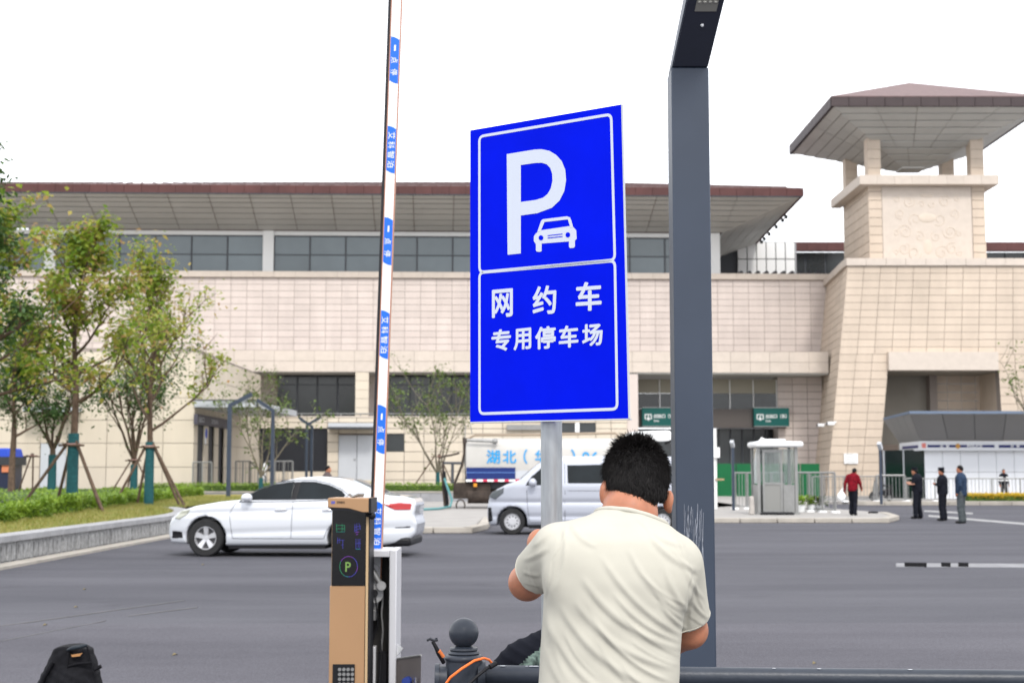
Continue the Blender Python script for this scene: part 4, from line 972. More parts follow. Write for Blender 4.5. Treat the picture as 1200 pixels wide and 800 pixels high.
# flared canopy: bottom edge above the fascia, top edge further out
ty = CY - 3.2; tzt = at(1066, 484.5, ty).z; tx0 = at(1066, 484.5, ty).x; bz = fz1 + 0.01
cA = Vector((fx0, fy, bz)); cB = Vector((cxe, fy, bz)); tA = Vector((tx0, ty, tzt)); tB = Vector((cxe + 1, ty, tzt))
panel_grid(cb, 'canopy_panel', M_graysheet, [cA, cB, tB, tA], 11, 1, gap=0.03, th=0.05, out=(0, -1, -0.5))
tC = at(1035, 492, ty + 9); tC = Vector((tC.x, ty + 9, tzt)); cC = Vector((bB.x, bB.y, bz))
panel_grid(cb, 'canopy_panel', M_graysheet, [cC, cA, tA, tC], 4, 1, gap=0.03, th=0.05, out=(-1, -0.5, -0.5))
mb = MB(); mb.slab([cC + up * .5, cA + up * .5, tA + up * .5, tC + up * .5], (0.1, 0.1, 0.05)); mb.slab([cA + up * .5, cB + up * .5, tB + up * .5, tA + up * .5], (0, 0.1, 0.05)); mb.build('canopy_core', M_mullion, cb)
M_bluegrey = mat('blue_grey_edge', (0.13, 0.17, 0.24), 0.5)
mb = MB(); mb.slab([tA, tB, tB + Vector((0, 0, 0.14)), tA + Vector((0, 0, 0.14))], (0, 0.2, 0)); mb.slab([tC, tA + Vector((-0.01, 0.21, 0)), tA + Vector((-0.01, 0.21, 0.135)), tC + Vector((0, 0, 0.135))], (0.2, 0, 0)); mb.build('canopy_edge', M_bluegrey, cb)
mb = MB(); mb.add([tA + Vector((0, 0, 0.1)), tB + Vector((0, 0, 0.1)), tB + Vector((0, 9, 0.1)), tC + Vector((0.2, 0, 0.1))], [(0, 1, 2, 3)]); mb.build('roof_top', M_bluegrey, cb)
# long railing, yellow flower strip
railing('crowd_railing', 'long steel pedestrian railing in front of the white cabin', (X_(1062, 72), 72.0), (X_(1262, 72), 72.0), 1.15, 6, 46, feet=True, r=0.028)
railing('crowd_railing', 'long steel pedestrian railing between the guard booth and the tower gate', (X_(952, 70), 70.0), (X_(1026, 72), 72.0), 1.25, 2, 18, feet=True, r=0.03)
railing('crowd_barrier', 'short white topped barrier section by the tower gate', (X_(1027, 71), 71.0), (X_(1060, 71), 71.0), 1.3, 1, 8, mpost=M_steel, feet=True, r=0.045)
railing('crowd_barrier', 'steel barrier with white feet just right of the guard booth', (X_(936, 52), 52.4), (X_(978, 51), 51.0), 1.42, 3, 9, feet=True, r=0.035)
railing('crowd_barrier', 'steel barrier with white feet receding behind the guard booth', (X_(870, 54), 56.0), (X_(936, 54), 57.0), 1.42, 4, 16, feet=True, r=0.03)
ys_ = thing('flower_strip', 'strip of yellow flowers along the kerb below the cabin railing', 'flower bed', (34, 69.3, 0.1))
M_yel = leafmat('yellow_flowers', [(0.45, 0.28, 0.01), (0.62, 0.42, 0.02), (0.5, 0.4, 0.05)], 0.2)
mb = MB(); mb.box(X_(1131, 69.6), X_(1290, 69.6), 69.2, 70.6, 0.15, 0.42); mb.build('planting_bed', M_hedgeb, ys_)
V, Fq = blades(9000, lambda n: np.stack([NR.uniform(X_(1130, 70), X_(1290, 70), n), NR.uniform(69.1, 70.7, n), NR.uniform(0.3, 0.52, n)], 1), 0.12); o = nmesh('flowers', V, Fq, M_yel, ys_, smooth=False); o['kind'] = 'stuff'
for i, px in enumerate((940, 953, 962)):
    c = Vector((X_(px, 51.6), 51.9, 0.13)); t = thing('potted_plant', ['small yellow-green potted plant nearest the guard booth', 'small yellow-green potted plant between the two others', 'darker potted plant by the barrier end'][i], 'plant', c)
    mb = MB(); mb.lathe([(0.12, 0), (0.17, 0.25)], c, 12); mb.build('pot', M_white, t)
    V, Fq = blades(120, lambda n: np.stack([NR.normal(c.x, 0.12, n), NR.normal(c.y, 0.12, n), NR.uniform(0.4, 0.65, n)], 1), 0.18)
    o = nmesh('foliage', V, Fq, M_hedgel if i < 2 else M_hedgeb, t, smooth=False); o['kind'] = 'stuff'
# ================================================================== GUARD BOOTH
gb = thing('guard_booth', 'stainless steel glazed guard booth with rounded white roof', 'booth', (X_(908, 49), 49.5, 0.13))
by0 = 48.6; bxa, bxb = X_(889, by0), X_(933, by0); bzt = Z_(523, by0); bd = 1.2; bz0 = 0.13
for (a, b) in ((bxa, by0), (bxb, by0), (bxa, by0 + bd), (bxb, by0 + bd)):
    mb = MB(); mb.box(a - 0.05, a + 0.05, b - 0.05, b + 0.05, bz0, bzt); mb.build('corner_post', M_steel, gb)
dx0, dx1 = X_(893.5, by0), X_(917, by0)
zsl = bz0 + 1.0
mb = MB(); mb.box(dx1 + 0.02, bxb - 0.06, by0 - 0.02, by0 + 0.03, bz0 + 0.05, zsl); mb.build('lower_panel', M_steel, gb)
M_boothglass = mat('booth_glass', (0.62, 0.68, 0.68), 0.02, trans=0.95, spec=0.5)
mb = MB(); mb.box(dx1 + 0.04, bxb - 0.07, by0, by0 + 0.012, zsl + 0.03, bzt - 0.08); mb.build('front_pane', M_boothglass, gb)
mb = MB(); mb.box(dx0, dx1, by0 - 0.03, by0 - 0.01, bz0 + 0.05, bzt - 0.05); dro = None
dr_f = MB()
for (a, b, c, d) in ((dx0, dx0 + 0.07, bz0 + 0.05, bzt - 0.1), (dx1 - 0.07, dx1, bz0 + 0.05, bzt - 0.1), (dx0 + 0.07, dx1 - 0.07, bz0 + 0.05, bz0 + 0.15), (dx0 + 0.07, dx1 - 0.07, zsl, zsl + 0.08), (dx0 + 0.07, dx1 - 0.07, bzt - 0.2, bzt - 0.1)): dr_f.box(a, b, by0 - 0.03, by0 + 0.02, c, d)
dro = dr_f.build('door', M_steel, gb)
mb = MB(); mb.box(dx0 + 0.07, dx1 - 0.07, by0 - 0.01, by0, bz0 + 0.15, zsl); mb.build('door_panel', mat('grey_door_panel', (0.22, 0.22, 0.21), 0.5), dro)
mb = MB(); mb.box(dx0 + 0.07, dx1 - 0.07, by0 - 0.01, by0, zsl + 0.08, bzt - 0.2); mb.build('door_pane', M_boothglass, dro)
for nm, xx in (('side_panel', bxa), ('side_panel', bxb)):
    mb = MB(); mb.box(xx - 0.02, xx + 0.02, by0 + 0.06, by0 + bd - 0.06, bz0 + 0.05, zsl); mb.build(nm, M_steel, gb)
    mb = MB(); mb.box(xx - 0.006, xx + 0.006, by0 + 0.06, by0 + bd - 0.06, zsl + 0.04, bzt - 0.05); mb.build('side_pane', M_boothglass, gb)
mb = MB(); mb.box(bxa + 0.05, bxb - 0.05, by0 + bd - 0.02, by0 + bd + 0.02, bz0 + 0.05, zsl); mb.build('back_panel', M_steel, gb)
mb = MB(); mb.box(bxa + 0.05, bxb - 0.05, by0 + bd - 0.006, by0 + bd + 0.006, zsl + 0.04, bzt - 0.05); mb.build('back_pane', M_boothglass, gb)
mb = MB(); mb.box(bxa - 0.1, bxb + 0.1, by0 - 0.12, by0 + bd + 0.1, bz0, bz0 + 0.06); mb.build('plinth', M_steel, gb)
mb = MB(); mb.box(bxa - 0.17, bxb + 0.22, by0 - 0.3, by0 + bd + 0.1, bzt - 0.02, bzt + 0.17); mb.build('roof', M_white, gb, bevel=0.08)
mb = MB(); mb.box(bxa + 0.2, bxb - 0.3, by0 + 0.2, by0 + bd, bzt + 0.17, bzt + 0.26); mb.build('roof_crown', M_white, gb, bevel=0.04)
mb = MB(); c = at(893, 516, by0); mb.tube([c + Vector((-0.1, 0, -0.1)), c + Vector((0, 0, 0.08)), c + Vector((0.1, 0, 0))], 0.05, 8); mb.build('roof_lamp', M_whiteframe, gb)
blk = thing('black_mat', 'crumpled black mat at the foot of the guard booth door', 'mat', (X_(908, 48.2), 48.1, 0.13))
mb = MB()
for i in range(7): mb.ball((X_(895 + i * 5, 48.1), 48.1 + rnd.uniform(-0.1, 0.1), 0.17), (0.16, 0.14, 0.06), 8, 6)
mb.build('folds', M_black, blk)
gbx = thing('paper_parcel', 'pale wrapped parcel leaning on the left of the guard booth', 'parcel', (X_(879, 48.6), 48.4, 0.13))
mb = MB(); mb.box(X_(877.5, 48.4), X_(883.5, 48.4), 48.3, 48.6, 0.13, 0.75, 0.03); mb.build('wrapping', mat('dirty_wrap', (0.42, 0.39, 0.36), 0.8, var=0.2, vscale=4), gbx, bevel=0.03)
tag((lambda mb: (mb.box(X_(1017, 50), X_(1027, 50), 49.9, 50.1, 0.13, 0.19), mb.build('dark_offcut', M_black))[1])(MB()), 'dark offcut lying on the island right of the woman in red', 'offcut')
# slim posts by the booth
wpst = thing('camera_post', 'white post with a white box behind the right edge of the big lamp post', 'post', (X_(838, 56), 56, 0.13))
mb = MB(); mb.tube([(X_(838, 56), 56, 0.13), (X_(838, 56), 56, Z_(502, 56))], 0.075, 10); mb.build('pole', M_whiteframe, wpst, smooth=True)
mb = MB(); mb.box(X_(836, 56), X_(843, 56), 55.8, 56, Z_(536, 56), Z_(524, 56)); mb.build('box', M_white, wpst)
mb = MB(); mb.bar((X_(838, 56), 55.9, Z_(561.5, 56)), (X_(848, 56), 55.9, Z_(561.5, 56)), 0.07); mb.build('arm', mat('tan_arm', (0.35, 0.24, 0.14), 0.6), wpst)
sp = thing('slim_grey_post', 'slim grey post with angled head left of the guard booth', 'post', (X_(859, 54), 54, 0.13))
mb = MB(); mb.bar((X_(859, 54), 54, 0.13), (X_(859, 54), 54, Z_(522, 54)), 0.1); mb.build('shaft', M_pole, sp)
mb = MB(); mb.bar((X_(859.4, 54), 54, Z_(523, 54)), (X_(857, 54), 53.8, Z_(517, 54)), 0.13); mb.build('head', M_greydoor, sp)
gp_ = thing('gate_post', 'dark grey post with white lamp head at the tower gate', 'post', (X_(1032, 66), 66, 0.1))
mb = MB(); mb.bar((X_(1032, 66), 66, 0.1), (X_(1032, 66), 66, Z_(524, 66)), 0.11); mb.build('shaft', M_pole, gp_)
mb = MB(); mb.bar((X_(1033, 66), 66, Z_(526, 66)), (X_(1029.5, 66), 65.8, Z_(519, 66)), 0.17); mb.build('head', M_greydoor, gp_)
bw2 = thing('parked_scooter', 'small black and silver scooter parked behind the railing by the tower gate', 'scooter', (X_(1033, 73), 73, 0.12))
sx, sy = X_(1033, 73), 73.0
for dx_ in (-0.42, 0.36):
    mb = MB(); mb.tube([(sx + dx_, sy - 0.05, 0.36), (sx + dx_, sy + 0.05, 0.36)], 0.24, 16); wh = mb.build('wheel', M_rubber, bw2, smooth=True)
    mb = MB(); mb.tube([(sx + dx_, sy - 0.06, 0.36), (sx + dx_, sy + 0.06, 0.36)], 0.1, 12); mb.build('hub', M_steel, wh, smooth=True)
mb = MB(); mb.hexa([(sx - 0.35, sy - 0.15, 0.4), (sx + 0.5, sy - 0.15, 0.4), (sx + 0.5, sy + 0.15, 0.4), (sx - 0.35, sy + 0.15, 0.4), (sx - 0.3, sy - 0.12, 0.52), (sx + 0.5, sy - 0.14, 0.85), (sx + 0.5, sy + 0.14, 0.85), (sx - 0.3, sy + 0.12, 0.52)]); mb.build('body', M_black, bw2, bevel=0.04)
mb = MB(); mb.box(sx + 0.02, sx + 0.55, sy - 0.13, sy + 0.13, 0.86, 0.95); mb.build('saddle', M_black, bw2, bevel=0.03)
mb = MB(); mb.hexa([(sx - 0.5, sy - 0.16, 0.45), (sx - 0.38, sy - 0.16, 0.45), (sx - 0.38, sy + 0.16, 0.45), (sx - 0.5, sy + 0.16, 0.45), (sx - 0.38, sy - 0.12, 1.1), (sx - 0.3, sy - 0.12, 1.1), (sx - 0.3, sy + 0.12, 1.1), (sx - 0.38, sy + 0.12, 1.1)]); mb.build('front_shield', M_steel, bw2, bevel=0.02)
mb = MB(); mb.tube([(sx - 0.3, sy - 0.32, 1.15), (sx - 0.34, sy, 1.12), (sx - 0.3, sy + 0.32, 1.15)], 0.025, 8); mb.build('handlebar', M_black, bw2, smooth=True)

# ================================================================== FAR LAMP POSTS (same family as the near one)
def bent_lamp(label, px, Y, ztop, arm, w_=0.2, z0=0.1, grp='slate grey bent lamp posts by the annex'):
    c = Vector((X_(px, Y), Y, z0)); t = thing('bent_lamp_post', label, 'lamp post', c, group=grp)
    mb = MB(); mb.bar(c, (c.x, c.y, ztop), w_); mb.build('shaft', M_pole, t)
    e = Vector((c.x, c.y, ztop)); a = Vector(arm); mb = MB(); mb.bar(e - a * 0.04, e + a, w_, w_ * 0.9, up=(0, 1, 0)); ar = mb.build('arm', M_pole, t)
    mb = MB(); mb.bar(e + a * 0.5 - Vector((0, 0, w_ * 0.55)), e + a * 0.92 - Vector((0, 0, w_ * 0.55)), w_ * 0.6, 0.03, up=(0, 1, 0)); mb.build('lamp_panel', M_greydoor, ar)
    return t
bent_lamp('bent grey lamp post in front of the annex canopy, arm to the right', 268, 62, Z_(475, 62), (0.95, 0, 0.5), 0.17)
bent_lamp('bent grey lamp post with arm pointing left, second from the annex', 319, 66, Z_(481, 66), (-0.75, 0, 0.5), 0.15)
bent_lamp('slim bent lamp post of the V-shaped pair, arm to the left mirrored over its twin', 359, 74, Z_(498, 74), (0.75, 0, 0.45), 0.13)
bent_lamp('slim bent lamp post of the V-shaped pair, right shaft', 365, 74.6, Z_(500, 74.6), (-0.7, 0, 0.5), 0.13)
# blue roofed cart at the far left edge
bc = thing('covered_cart', 'dark three wheeled cart with bright blue roof cut by the frame edge', 'cart', (X_(2, 66), 66, 0.0))
mb = MB(); mb.box(X_(-60, 66), X_(17, 66), 65.4, 67.4, Z_(541, 66), Z_(525, 66), 0.12); mb.build('blue_roof', mat('cart_blue', (0.01, 0.05, 0.42), 0.5), bc, bevel=0.08)
mb = MB(); mb.box(X_(-58, 66), X_(18.5, 66), 65.35, 67.4, Z_(545, 66), Z_(535, 66)); mb.build('grey_band', M_louvre, bc)
mb = MB(); mb.box(X_(-56, 66), X_(15, 66), 65.5, 67.3, 0.3, Z_(543, 66)); mb.build('body', mat('dark_navy_body', (0.015, 0.02, 0.05), 0.4), bc, bevel=0.05)
mb = MB(); mb.box(X_(7, 66), X_(17, 66), 65.42, 65.49, Z_(553, 66), Z_(545, 66)); mb.build('orange_panel', mat('faded_orange', (0.6, 0.2, 0.1), 0.6), bc)
for xx in (-40, 6):
    mb = MB(); mb.tube([(X_(xx, 66), 65.4, 0.3), (X_(xx, 66), 65.6, 0.3)], 0.3, 16); mb.build('wheel', M_rubber, bc, smooth=True)
# woman/person further left part of trees: none

# ================================================================== VEHICLES
def field_body(F, name, m, parent, smooth=True, local=True):
    V, Q = F.mesh(); return nmesh(name, V, Q, m, parent, smooth=smooth, local=local)
def make_car(t, prof, L, Wd, zb, wheels, wr, windows, Wfun, paint, front_round=0.25, h=0.03, glassm=None, far_side=True):
    """local frame: x from the front bumper to the rear, y<0 is the side seen, z up"""
    F = Field((-0.1, -Wd - 0.12, 0.1), (L + 0.1, Wd + 0.12, max(p[1] for p in prof) + 0.1), h)
    P = prof
    def fn(x, y, z):
        a = poly_sdf(x + 0 * z, z + 0 * x, P)
        plan = np.minimum(1, np.minimum(np.clip(x / 0.9, 0, 1), np.clip((L - x) / 0.9, 0, 1)))
        wv = Wfun(x, z) * (1 - front_round * (1 - plan) ** 2.2)
        b = (np.abs(y) - wv) * 0.93
        k = 0.07; hh = np.clip(0.5 - 0.5 * (b - a) / k, 0, 1); return b * (1 - hh) + a * hh + k * hh * (1 - hh)
    F.union(fn, (-0.1, -Wd - 0.1, 0.0), (L + 0.1, Wd + 0.1, 3.0), 0)
    Fd = F.d.copy()
    for wx in wheels:
        F.cut(lambda x, y, z: np.maximum(np.sqrt((x - wx) ** 2 + (z - wr) ** 2) - (wr + 0.055), 0.45 * Wd - np.abs(y)), (wx - wr - 0.2, -Wd - 0.1, 0.0), (wx + wr + 0.2, Wd + 0.1, 2 * wr + 0.3))
    field_body(F, 'body', paint, t)
    mb = MB(); mb.box(wheels[0] + wr + 0.1, wheels[1] - wr - 0.1, -Wd * 0.88, Wd * 0.88, 0.15, wr + 0.3); mb.box(0.4, wheels[0] + wr + 0.1, -Wd * 0.5, Wd * 0.5, 0.17, wr + 0.3); mb.box(wheels[1] - wr - 0.1, L - 0.35, -Wd * 0.5, Wd * 0.5, 0.17, wr + 0.3); mb.build('underbody', M_black, t, local=True)  # underbody made lower and wider to deepen the shadow beneath
    def surf(x, z):
        plan = min(1, max(0, min(x, L - x) / 0.9)); return float(Wfun(np.array(x), np.array(z))) * (1 - front_round * (1 - plan) ** 2.2)
    for poly, nm in windows:
        G = Field((min(p[0] for p in poly) - 0.08, -Wd - 0.1, min(p[1] for p in poly) - 0.08), (max(p[0] for p in poly) + 0.08, Wd + 0.1, max(p[1] for p in poly) + 0.08), 0.02)
        def wfn(x, y, z):
            plan = np.minimum(1, np.minimum(np.clip(x / 0.9, 0, 1), np.clip((L - x) / 0.9, 0, 1)))
            wv = Wfun(x, z) * (1 - front_round * (1 - plan) ** 2.2)
            return np.maximum(np.maximum((np.abs(y) - wv) * 0.93 - 0.006, 0.55 * Wd - np.abs(y)), poly_sdf(x, z, poly))
        G.union(wfn, (-1, -3, 0), (L + 1, 3, 3), 0); V, Q = G.mesh()
        for sg in (-1, 1):
            keep = (np.sign(V[Q[:, 0], 1]) == sg); q = Q[keep]; used = np.unique(q); mp = np.full(len(V), -1); mp[used] = np.arange(len(used))
            nmesh(nm, V[used], mp[q], glassm or M_darkglass, t, local=True)
    return surf
M_tyre = M_rubber
def wheel(t, x, y, r, sg, rimm, steelrim=False, w_=0.2):
    mb = MB(); mb.lathe([(r * 0.62, -w_ / 2), (r * 0.93, -w_ / 2), (r, -w_ / 2 + 0.03), (r, w_ / 2 - 0.03), (r * 0.93, w_ / 2), (r * 0.62, w_ / 2), (r * 0.62, -w_ / 2)], seg=36, cap=False)
    mb.v = [(x + a, y + c_, r + b) for a, b, c_ in mb.v]; tyre = mb.build('wheel', M_tyre, t, local=True, smooth=True)
    mb = MB(); o_ = -sg
    def P(rad, a, d): return (x + rad * math.cos(a), y + d * sg, r + rad * math.sin(a))
    R = r * 0.64
    # dish
    mb.tube([(x, y - 0.02 * sg, r), (x, y + 0.02 * sg, r)], R * 0.98, 32); dsh = mb.build('rim_well', mat('rim_shadow_metal', (0.08, 0.08, 0.085), 0.5, metal=0.5), tyre, local=True, smooth=True)
    mb = MB(); n = 5 if not steelrim else 12
    ring = [P(R * (1 if k % 2 == 0 else 0.93), 0, 0) for k in range(2)]
    vs = []; fs = []
    for k in range(40):
        a = 2 * PI * k / 40; vs += [P(R, a, w_ * 0.42), P(R * 0.9, a, w_ * 0.42), P(R * 0.88, a, 0.02)]
    for k in range(40):
        k2 = (k + 1) % 40; fs += [(3 * k, 3 * k2, 3 * k2 + 1, 3 * k + 1), (3 * k + 1, 3 * k2 + 1, 3 * k2 + 2, 3 * k + 2)]
    mb.add(vs, fs)
    if not steelrim:
        for k in range(n):
            a = PI / 2 + 2 * PI * k / n
            for da in (0.0,):
                e0, e1 = 0.42, 0.25
                mb.hexa([P(R * 0.2, a - 0.9, 0.03), P(R * 0.93, a - e1 - 0.03, 0.03), P(R * 0.93, a + e1 + 0.03, 0.03), P(R * 0.2, a + 0.9, 0.03), P(R * 0.2, a - 0.75, w_ * 0.30), P(R * 0.93, a - e1, w_ * 0.38), P(R * 0.93, a + e1, w_ * 0.38), P(R * 0.2, a + 0.75, w_ * 0.30)])
        mb.tube([(x, y + 0.02 * sg, r), (x, y + w_ * 0.33 * sg, r)], R * 0.22, 16)
    else:
        mb.tube([(x, y + 0.02 * sg, r), (x, y + 0.05 * sg, r)], R * 0.86, 24)
        mb.tube([(x, y + 0.02 * sg, r), (x, y + 0.09 * sg, r)], R * 0.42, 20)
        for k in range(6): a = k * PI / 3; mb.tube([P(R * 0.3, a, 0.08), P(R * 0.3, a, 0.1)], 0.012, 6)
    mb.build('rim', rimm, tyre, local=True, smooth=True)
    if steelrim:
        mb = MB()
        for k in range(10): a = k * PI / 5 + 0.2; mb.tube([P(R * 0.62, a, 0.045), P(R * 0.62, a, 0.054)], R * 0.09, 8)
        mb.build('rim_hole', M_black, tyre, local=True)
def seam(t, surf, pts, r=0.006, name='panel_seam', m=None, sg=-1):
    mb = MB(); pp = []
    for (a, b) in zip(pts[:-1], pts[1:]):
        for k in range(6): q = (lerp(a[0], b[0], k / 6), lerp(a[1], b[1], k / 6)); pp.append((q[0], sg * (surf(*q) + 0.0), q[1]))
    q = pts[-1]; pp.append((q[0], sg * surf(*q), q[1])); mb.tube(pp, r, 5); return mb.build(name, m or M_louvre, t, local=True)
def patch(t, surf, poly, name, m, sg=-1, proud=0.008, n=10):
    """polygon in (x,z) laid on the curved side, with a little thickness"""
    xs = [p[0] for p in poly]; zs = [p[1] for p in poly]
    G = Field((min(xs) - 0.05, -1.3, min(zs) - 0.05), (max(xs) + 0.05, 1.3, max(zs) + 0.05), 0.014)
    # width from surf sampled on grid
    gx, gz = G.x, G.z; Wg = np.array([[surf(a, b) for b in gz] for a in gx])[:, None, :]
    def fn(x, y, z): return np.maximum(np.abs(y * sg - Wg + 0.0) * 0.9 - proud, poly_sdf(x, z, poly)) if sg > 0 else np.maximum(np.abs(-y - Wg) * 0.9 - proud, poly_sdf(x, z, poly))
    G.d = np.minimum(G.d, fn(*np.meshgrid(G.x, G.y, G.z, indexing='ij', sparse=True)).astype(np.float32)); V, Q = G.mesh(); return nmesh(name, V, Q, m, t, local=True)
# ---- white sedan
M_carwhite = mat('white_car_paint', (0.56, 0.58, 0.62), 0.22, spec=0.5, coat=0.9)
M_alloy = mat('alloy_wheel', (0.62, 0.62, 0.64), 0.3, metal=0.6)
M_chrome = mat('chrome', (0.7, 0.7, 0.72), 0.15, metal=1.0)
M_tail = mat('red_tail_lamp', (0.36, 0.01, 0.012), 0.2, coat=0.5)
M_head = mat('clear_head_lamp', (0.42, 0.43, 0.36), 0.12, coat=0.6)
M_carglass = mat('car_window_glass', (0.007, 0.010, 0.012), 0.08, spec=0.22, var=0.5, vscale=1.2)
sedan = thing('parked_sedan', 'white four door sedan with tinted windows crossing behind the ticket machine', 'car', (X_(210, 27.0), 27.0, 0.0), math.radians(-4.5)); sedan.scale = (0.945, 0.97, 0.985)
sprof = [(0.07, 0.24), (0.0, 0.40), (0.02, 0.56), (0.08, 0.70), (0.26, 0.83), (0.6, 0.93), (1.1, 1.01), (1.48, 1.045), (1.85, 1.22), (2.2, 1.375), (2.6, 1.455), (3.0, 1.475), (3.4, 1.44), (3.8, 1.33), (4.15, 1.18), (4.35, 1.125), (4.65, 1.105), (4.82, 1.06), (4.87, 0.98), (4.84, 0.75), (4.89, 0.60), (4.86, 0.42), (4.72, 0.28), (4.3, 0.22), (1.0, 0.2)]
def sW(x, z): return np.where(z < 0.93, 0.915 - 0.07 * np.clip((0.5 - z) / 0.3, 0, 1) ** 2 - 0.02 * np.clip((z - 0.7) / 0.23, 0, 1), 0.895 - (z - 0.93) * 0.52) - 0.022 * np.exp(-((z - 0.40 - 0.03 * x) / 0.06) ** 2) - 0.016 * np.exp(-((z - 0.78 - 0.03 * x) / 0.035) ** 2)
sw_front = [(1.47, 1.02), (1.62, 1.12), (1.85, 1.235), (2.12, 1.335), (2.5, 1.385), (2.53, 1.385), (2.49, 1.03)]
sw_rear = [(2.57, 1.035), (2.63, 1.39), (2.9, 1.385), (3.2, 1.325), (3.45, 1.22), (3.56, 1.12), (3.45, 1.06)]
surf = make_car(sedan, sprof, 4.88, 0.93, 0.2, (0.83, 3.60), 0.345, [(sw_front, 'front_window'), (sw_rear, 'rear_window')], sW, M_carwhite, 0.32, 0.028, M_carglass)
for wx in (0.83, 3.60):
    for sg in (-1, 1): wheel(sedan, wx, sg * 0.79, 0.345, sg, M_alloy)
for pts in ([(1.42, 1.0), (1.3, 0.8), (1.36, 0.34)], [(2.53, 1.02), (2.52, 0.7), (2.5, 0.34)], [(3.52, 1.08), (3.6, 0.95), (3.42, 0.72), (3.2, 0.5), (3.14, 0.34)], [(1.36, 0.34), (3.14, 0.34)]): seam(sedan, surf, pts, 0.005)
for pts in ([(1.5, 0.83), (3.3, 0.87), (4.5, 0.93)], ): pass
patch(sedan, surf, [(2.48, 1.04), (2.585, 1.045), (2.645, 1.38), (2.515, 1.38)], 'door_pillar', M_black, proud=0.011)
seam(sedan, surf, [(1.47, 1.005), (2.5, 1.015), (3.46, 1.045), (3.6, 1.13), (3.45, 1.24), (3.2, 1.345), (2.9, 1.405), (2.5, 1.405), (2.1, 1.352), (1.8, 1.225), (1.47, 1.005)], 0.009, 'window_trim', M_mullion)
for hx in (2.3, 3.22):
    mb = MB(); yy = -surf(hx, 0.86); mb.tube([(hx - 0.11, yy - 0.005, 0.855), (hx - 0.09, yy - 0.04, 0.86), (hx + 0.09, yy - 0.04, 0.868), (hx + 0.11, yy - 0.005, 0.87)], 0.014, 8); mb.build('door_handle', M_chrome, sedan, local=True, smooth=True)
patch(sedan, surf, [(0.16, 0.70), (0.30, 0.83), (0.52, 0.88), (0.46, 0.78), (0.28, 0.68)], 'headlight', M_head, proud=0.012)
patch(sedan, surf, [(4.27, 0.98), (4.6, 0.995), (4.80, 0.975), (4.78, 0.86), (4.5, 0.86), (4.40, 0.9)], 'tail_light', M_tail, proud=0.012)
patch(sedan, surf, [(0.10, 0.33), (0.12, 0.47), (0.34, 0.46), (0.36, 0.34)], 'fog_lamp_recess', M_black, proud=0.012)
patch(sedan, surf, [(4.5, 0.55), (4.78, 0.57), (4.78, 0.535), (4.5, 0.53)], 'rear_reflector', M_louvre, proud=0.01)
mb = MB(); mb.box(4.3, 4.8, -0.78, 0.78, 0.2, 0.36); mb.build('rear_diffuser', M_black, sedan, local=True, bevel=0.05)
mb = MB(); mb.ball((1.66, -1.0, 1.09), (0.11, 0.1, 0.075), 16, 10); mi = mb.build('door_mirror', M_carwhite, sedan, local=True, smooth=True)
mb = MB(); mb.bar((1.64, -0.82, 1.04), (1.66, -0.95, 1.06), 0.06); mb.build('mirror_foot', M_black, mi, local=True)
# windscreen and rear glass lying on the profile
def screen(t, a, b, wa, wb, name, m, n=8):
    V = []; Fq_ = []
    mid = []
    for i in range(n + 1):
        s = i / n; x = lerp(a[0], b[0], s); z = lerp(a[1], b[1], s); w2 = lerp(wa, wb, s)
        for j in range(9): q = j / 8 * 2 - 1; V.append((x - (0 if name != 'rear_windscreen' else 0) + 0.03 * 0, q * w2, z + 0.025 - 0.03 * abs(q) ** 2.5))
    for i in range(n):
        for j in range(8): k = i * 9 + j; Fq_.append((k, k + 1, k + 10, k + 9))
    return nmesh(name, V, Fq_, m, t, local=True)
screen(sedan, (1.55, 1.085), (2.2, 1.385), 0.72, 0.58, 'windscreen', M_carglass)
screen(sedan, (3.62, 1.40), (4.16, 1.19), 0.56, 0.66, 'rear_windscreen', mat('sky_lit_glass', (0.1, 0.12, 0.13), 0.03, spec=1.0))
# ---- silver van
M_silver = mat('silver_van_paint', (0.42, 0.44, 0.50), 0.28, metal=0.25, coat=0.5)
van = thing('parked_van', 'silver minivan with dark side windows parked behind the sign pole', 'van', (X_(571, 35.5), 36.4, 0.0), math.radians(0))
vprof = [(0.06, 0.22), (0.0, 0.4), (0.0, 0.7), (0.06, 0.92), (0.22, 1.10), (0.5, 1.24), (0.8, 1.34), (1.25, 1.74), (1.45, 1.86), (1.9, 1.93), (3.0, 1.95), (4.6, 1.93), (4.95, 1.82), (5.1, 1.3), (5.12, 0.5), (5.05, 0.25), (1.0, 0.22)]
def vW(x, z): return np.where(z < 1.2, 0.86 - 0.04 * np.clip((0.5 - z) / 0.3, 0, 1) ** 2, 0.86 - (z - 1.2) * 0.24) - 0.022 * np.exp(-((z - 0.80) / 0.05) ** 2) - 0.02 * np.exp(-((z - 0.45) / 0.05) ** 2)
vwin = [([(0.93, 1.2), (1.08, 1.42), (1.38, 1.68), (1.86, 1.70), (1.86, 1.24)], 'front_window'), ([(2.0, 1.25), (1.98, 1.72), (3.25, 1.74), (3.27, 1.25)], 'side_window'), ([(3.37, 1.25), (3.35, 1.74), (4.7, 1.72), (4.85, 1.25)], 'rear_window')]
vsurf = make_car(van, vprof, 5.12, 0.9, 0.2, (0.62, 4.35), 0.32, vwin, vW, M_silver, 0.25, 0.03, M_carglass)
for wx in (0.62, 4.35):
    for sg in (-1, 1): wheel(van, wx, sg * 0.75, 0.32, sg, M_alloy, True)
for pts in ([(0.98, 1.1), (1.0, 0.7), (1.05, 0.3)], [(1.93, 1.75), (1.93, 0.32)], [(3.32, 1.75), (3.32, 0.32)], [(1.05, 0.3), (3.32, 0.3)], [(2.0, 1.08), (4.8, 1.08)]): seam(van, vsurf, pts, 0.006)
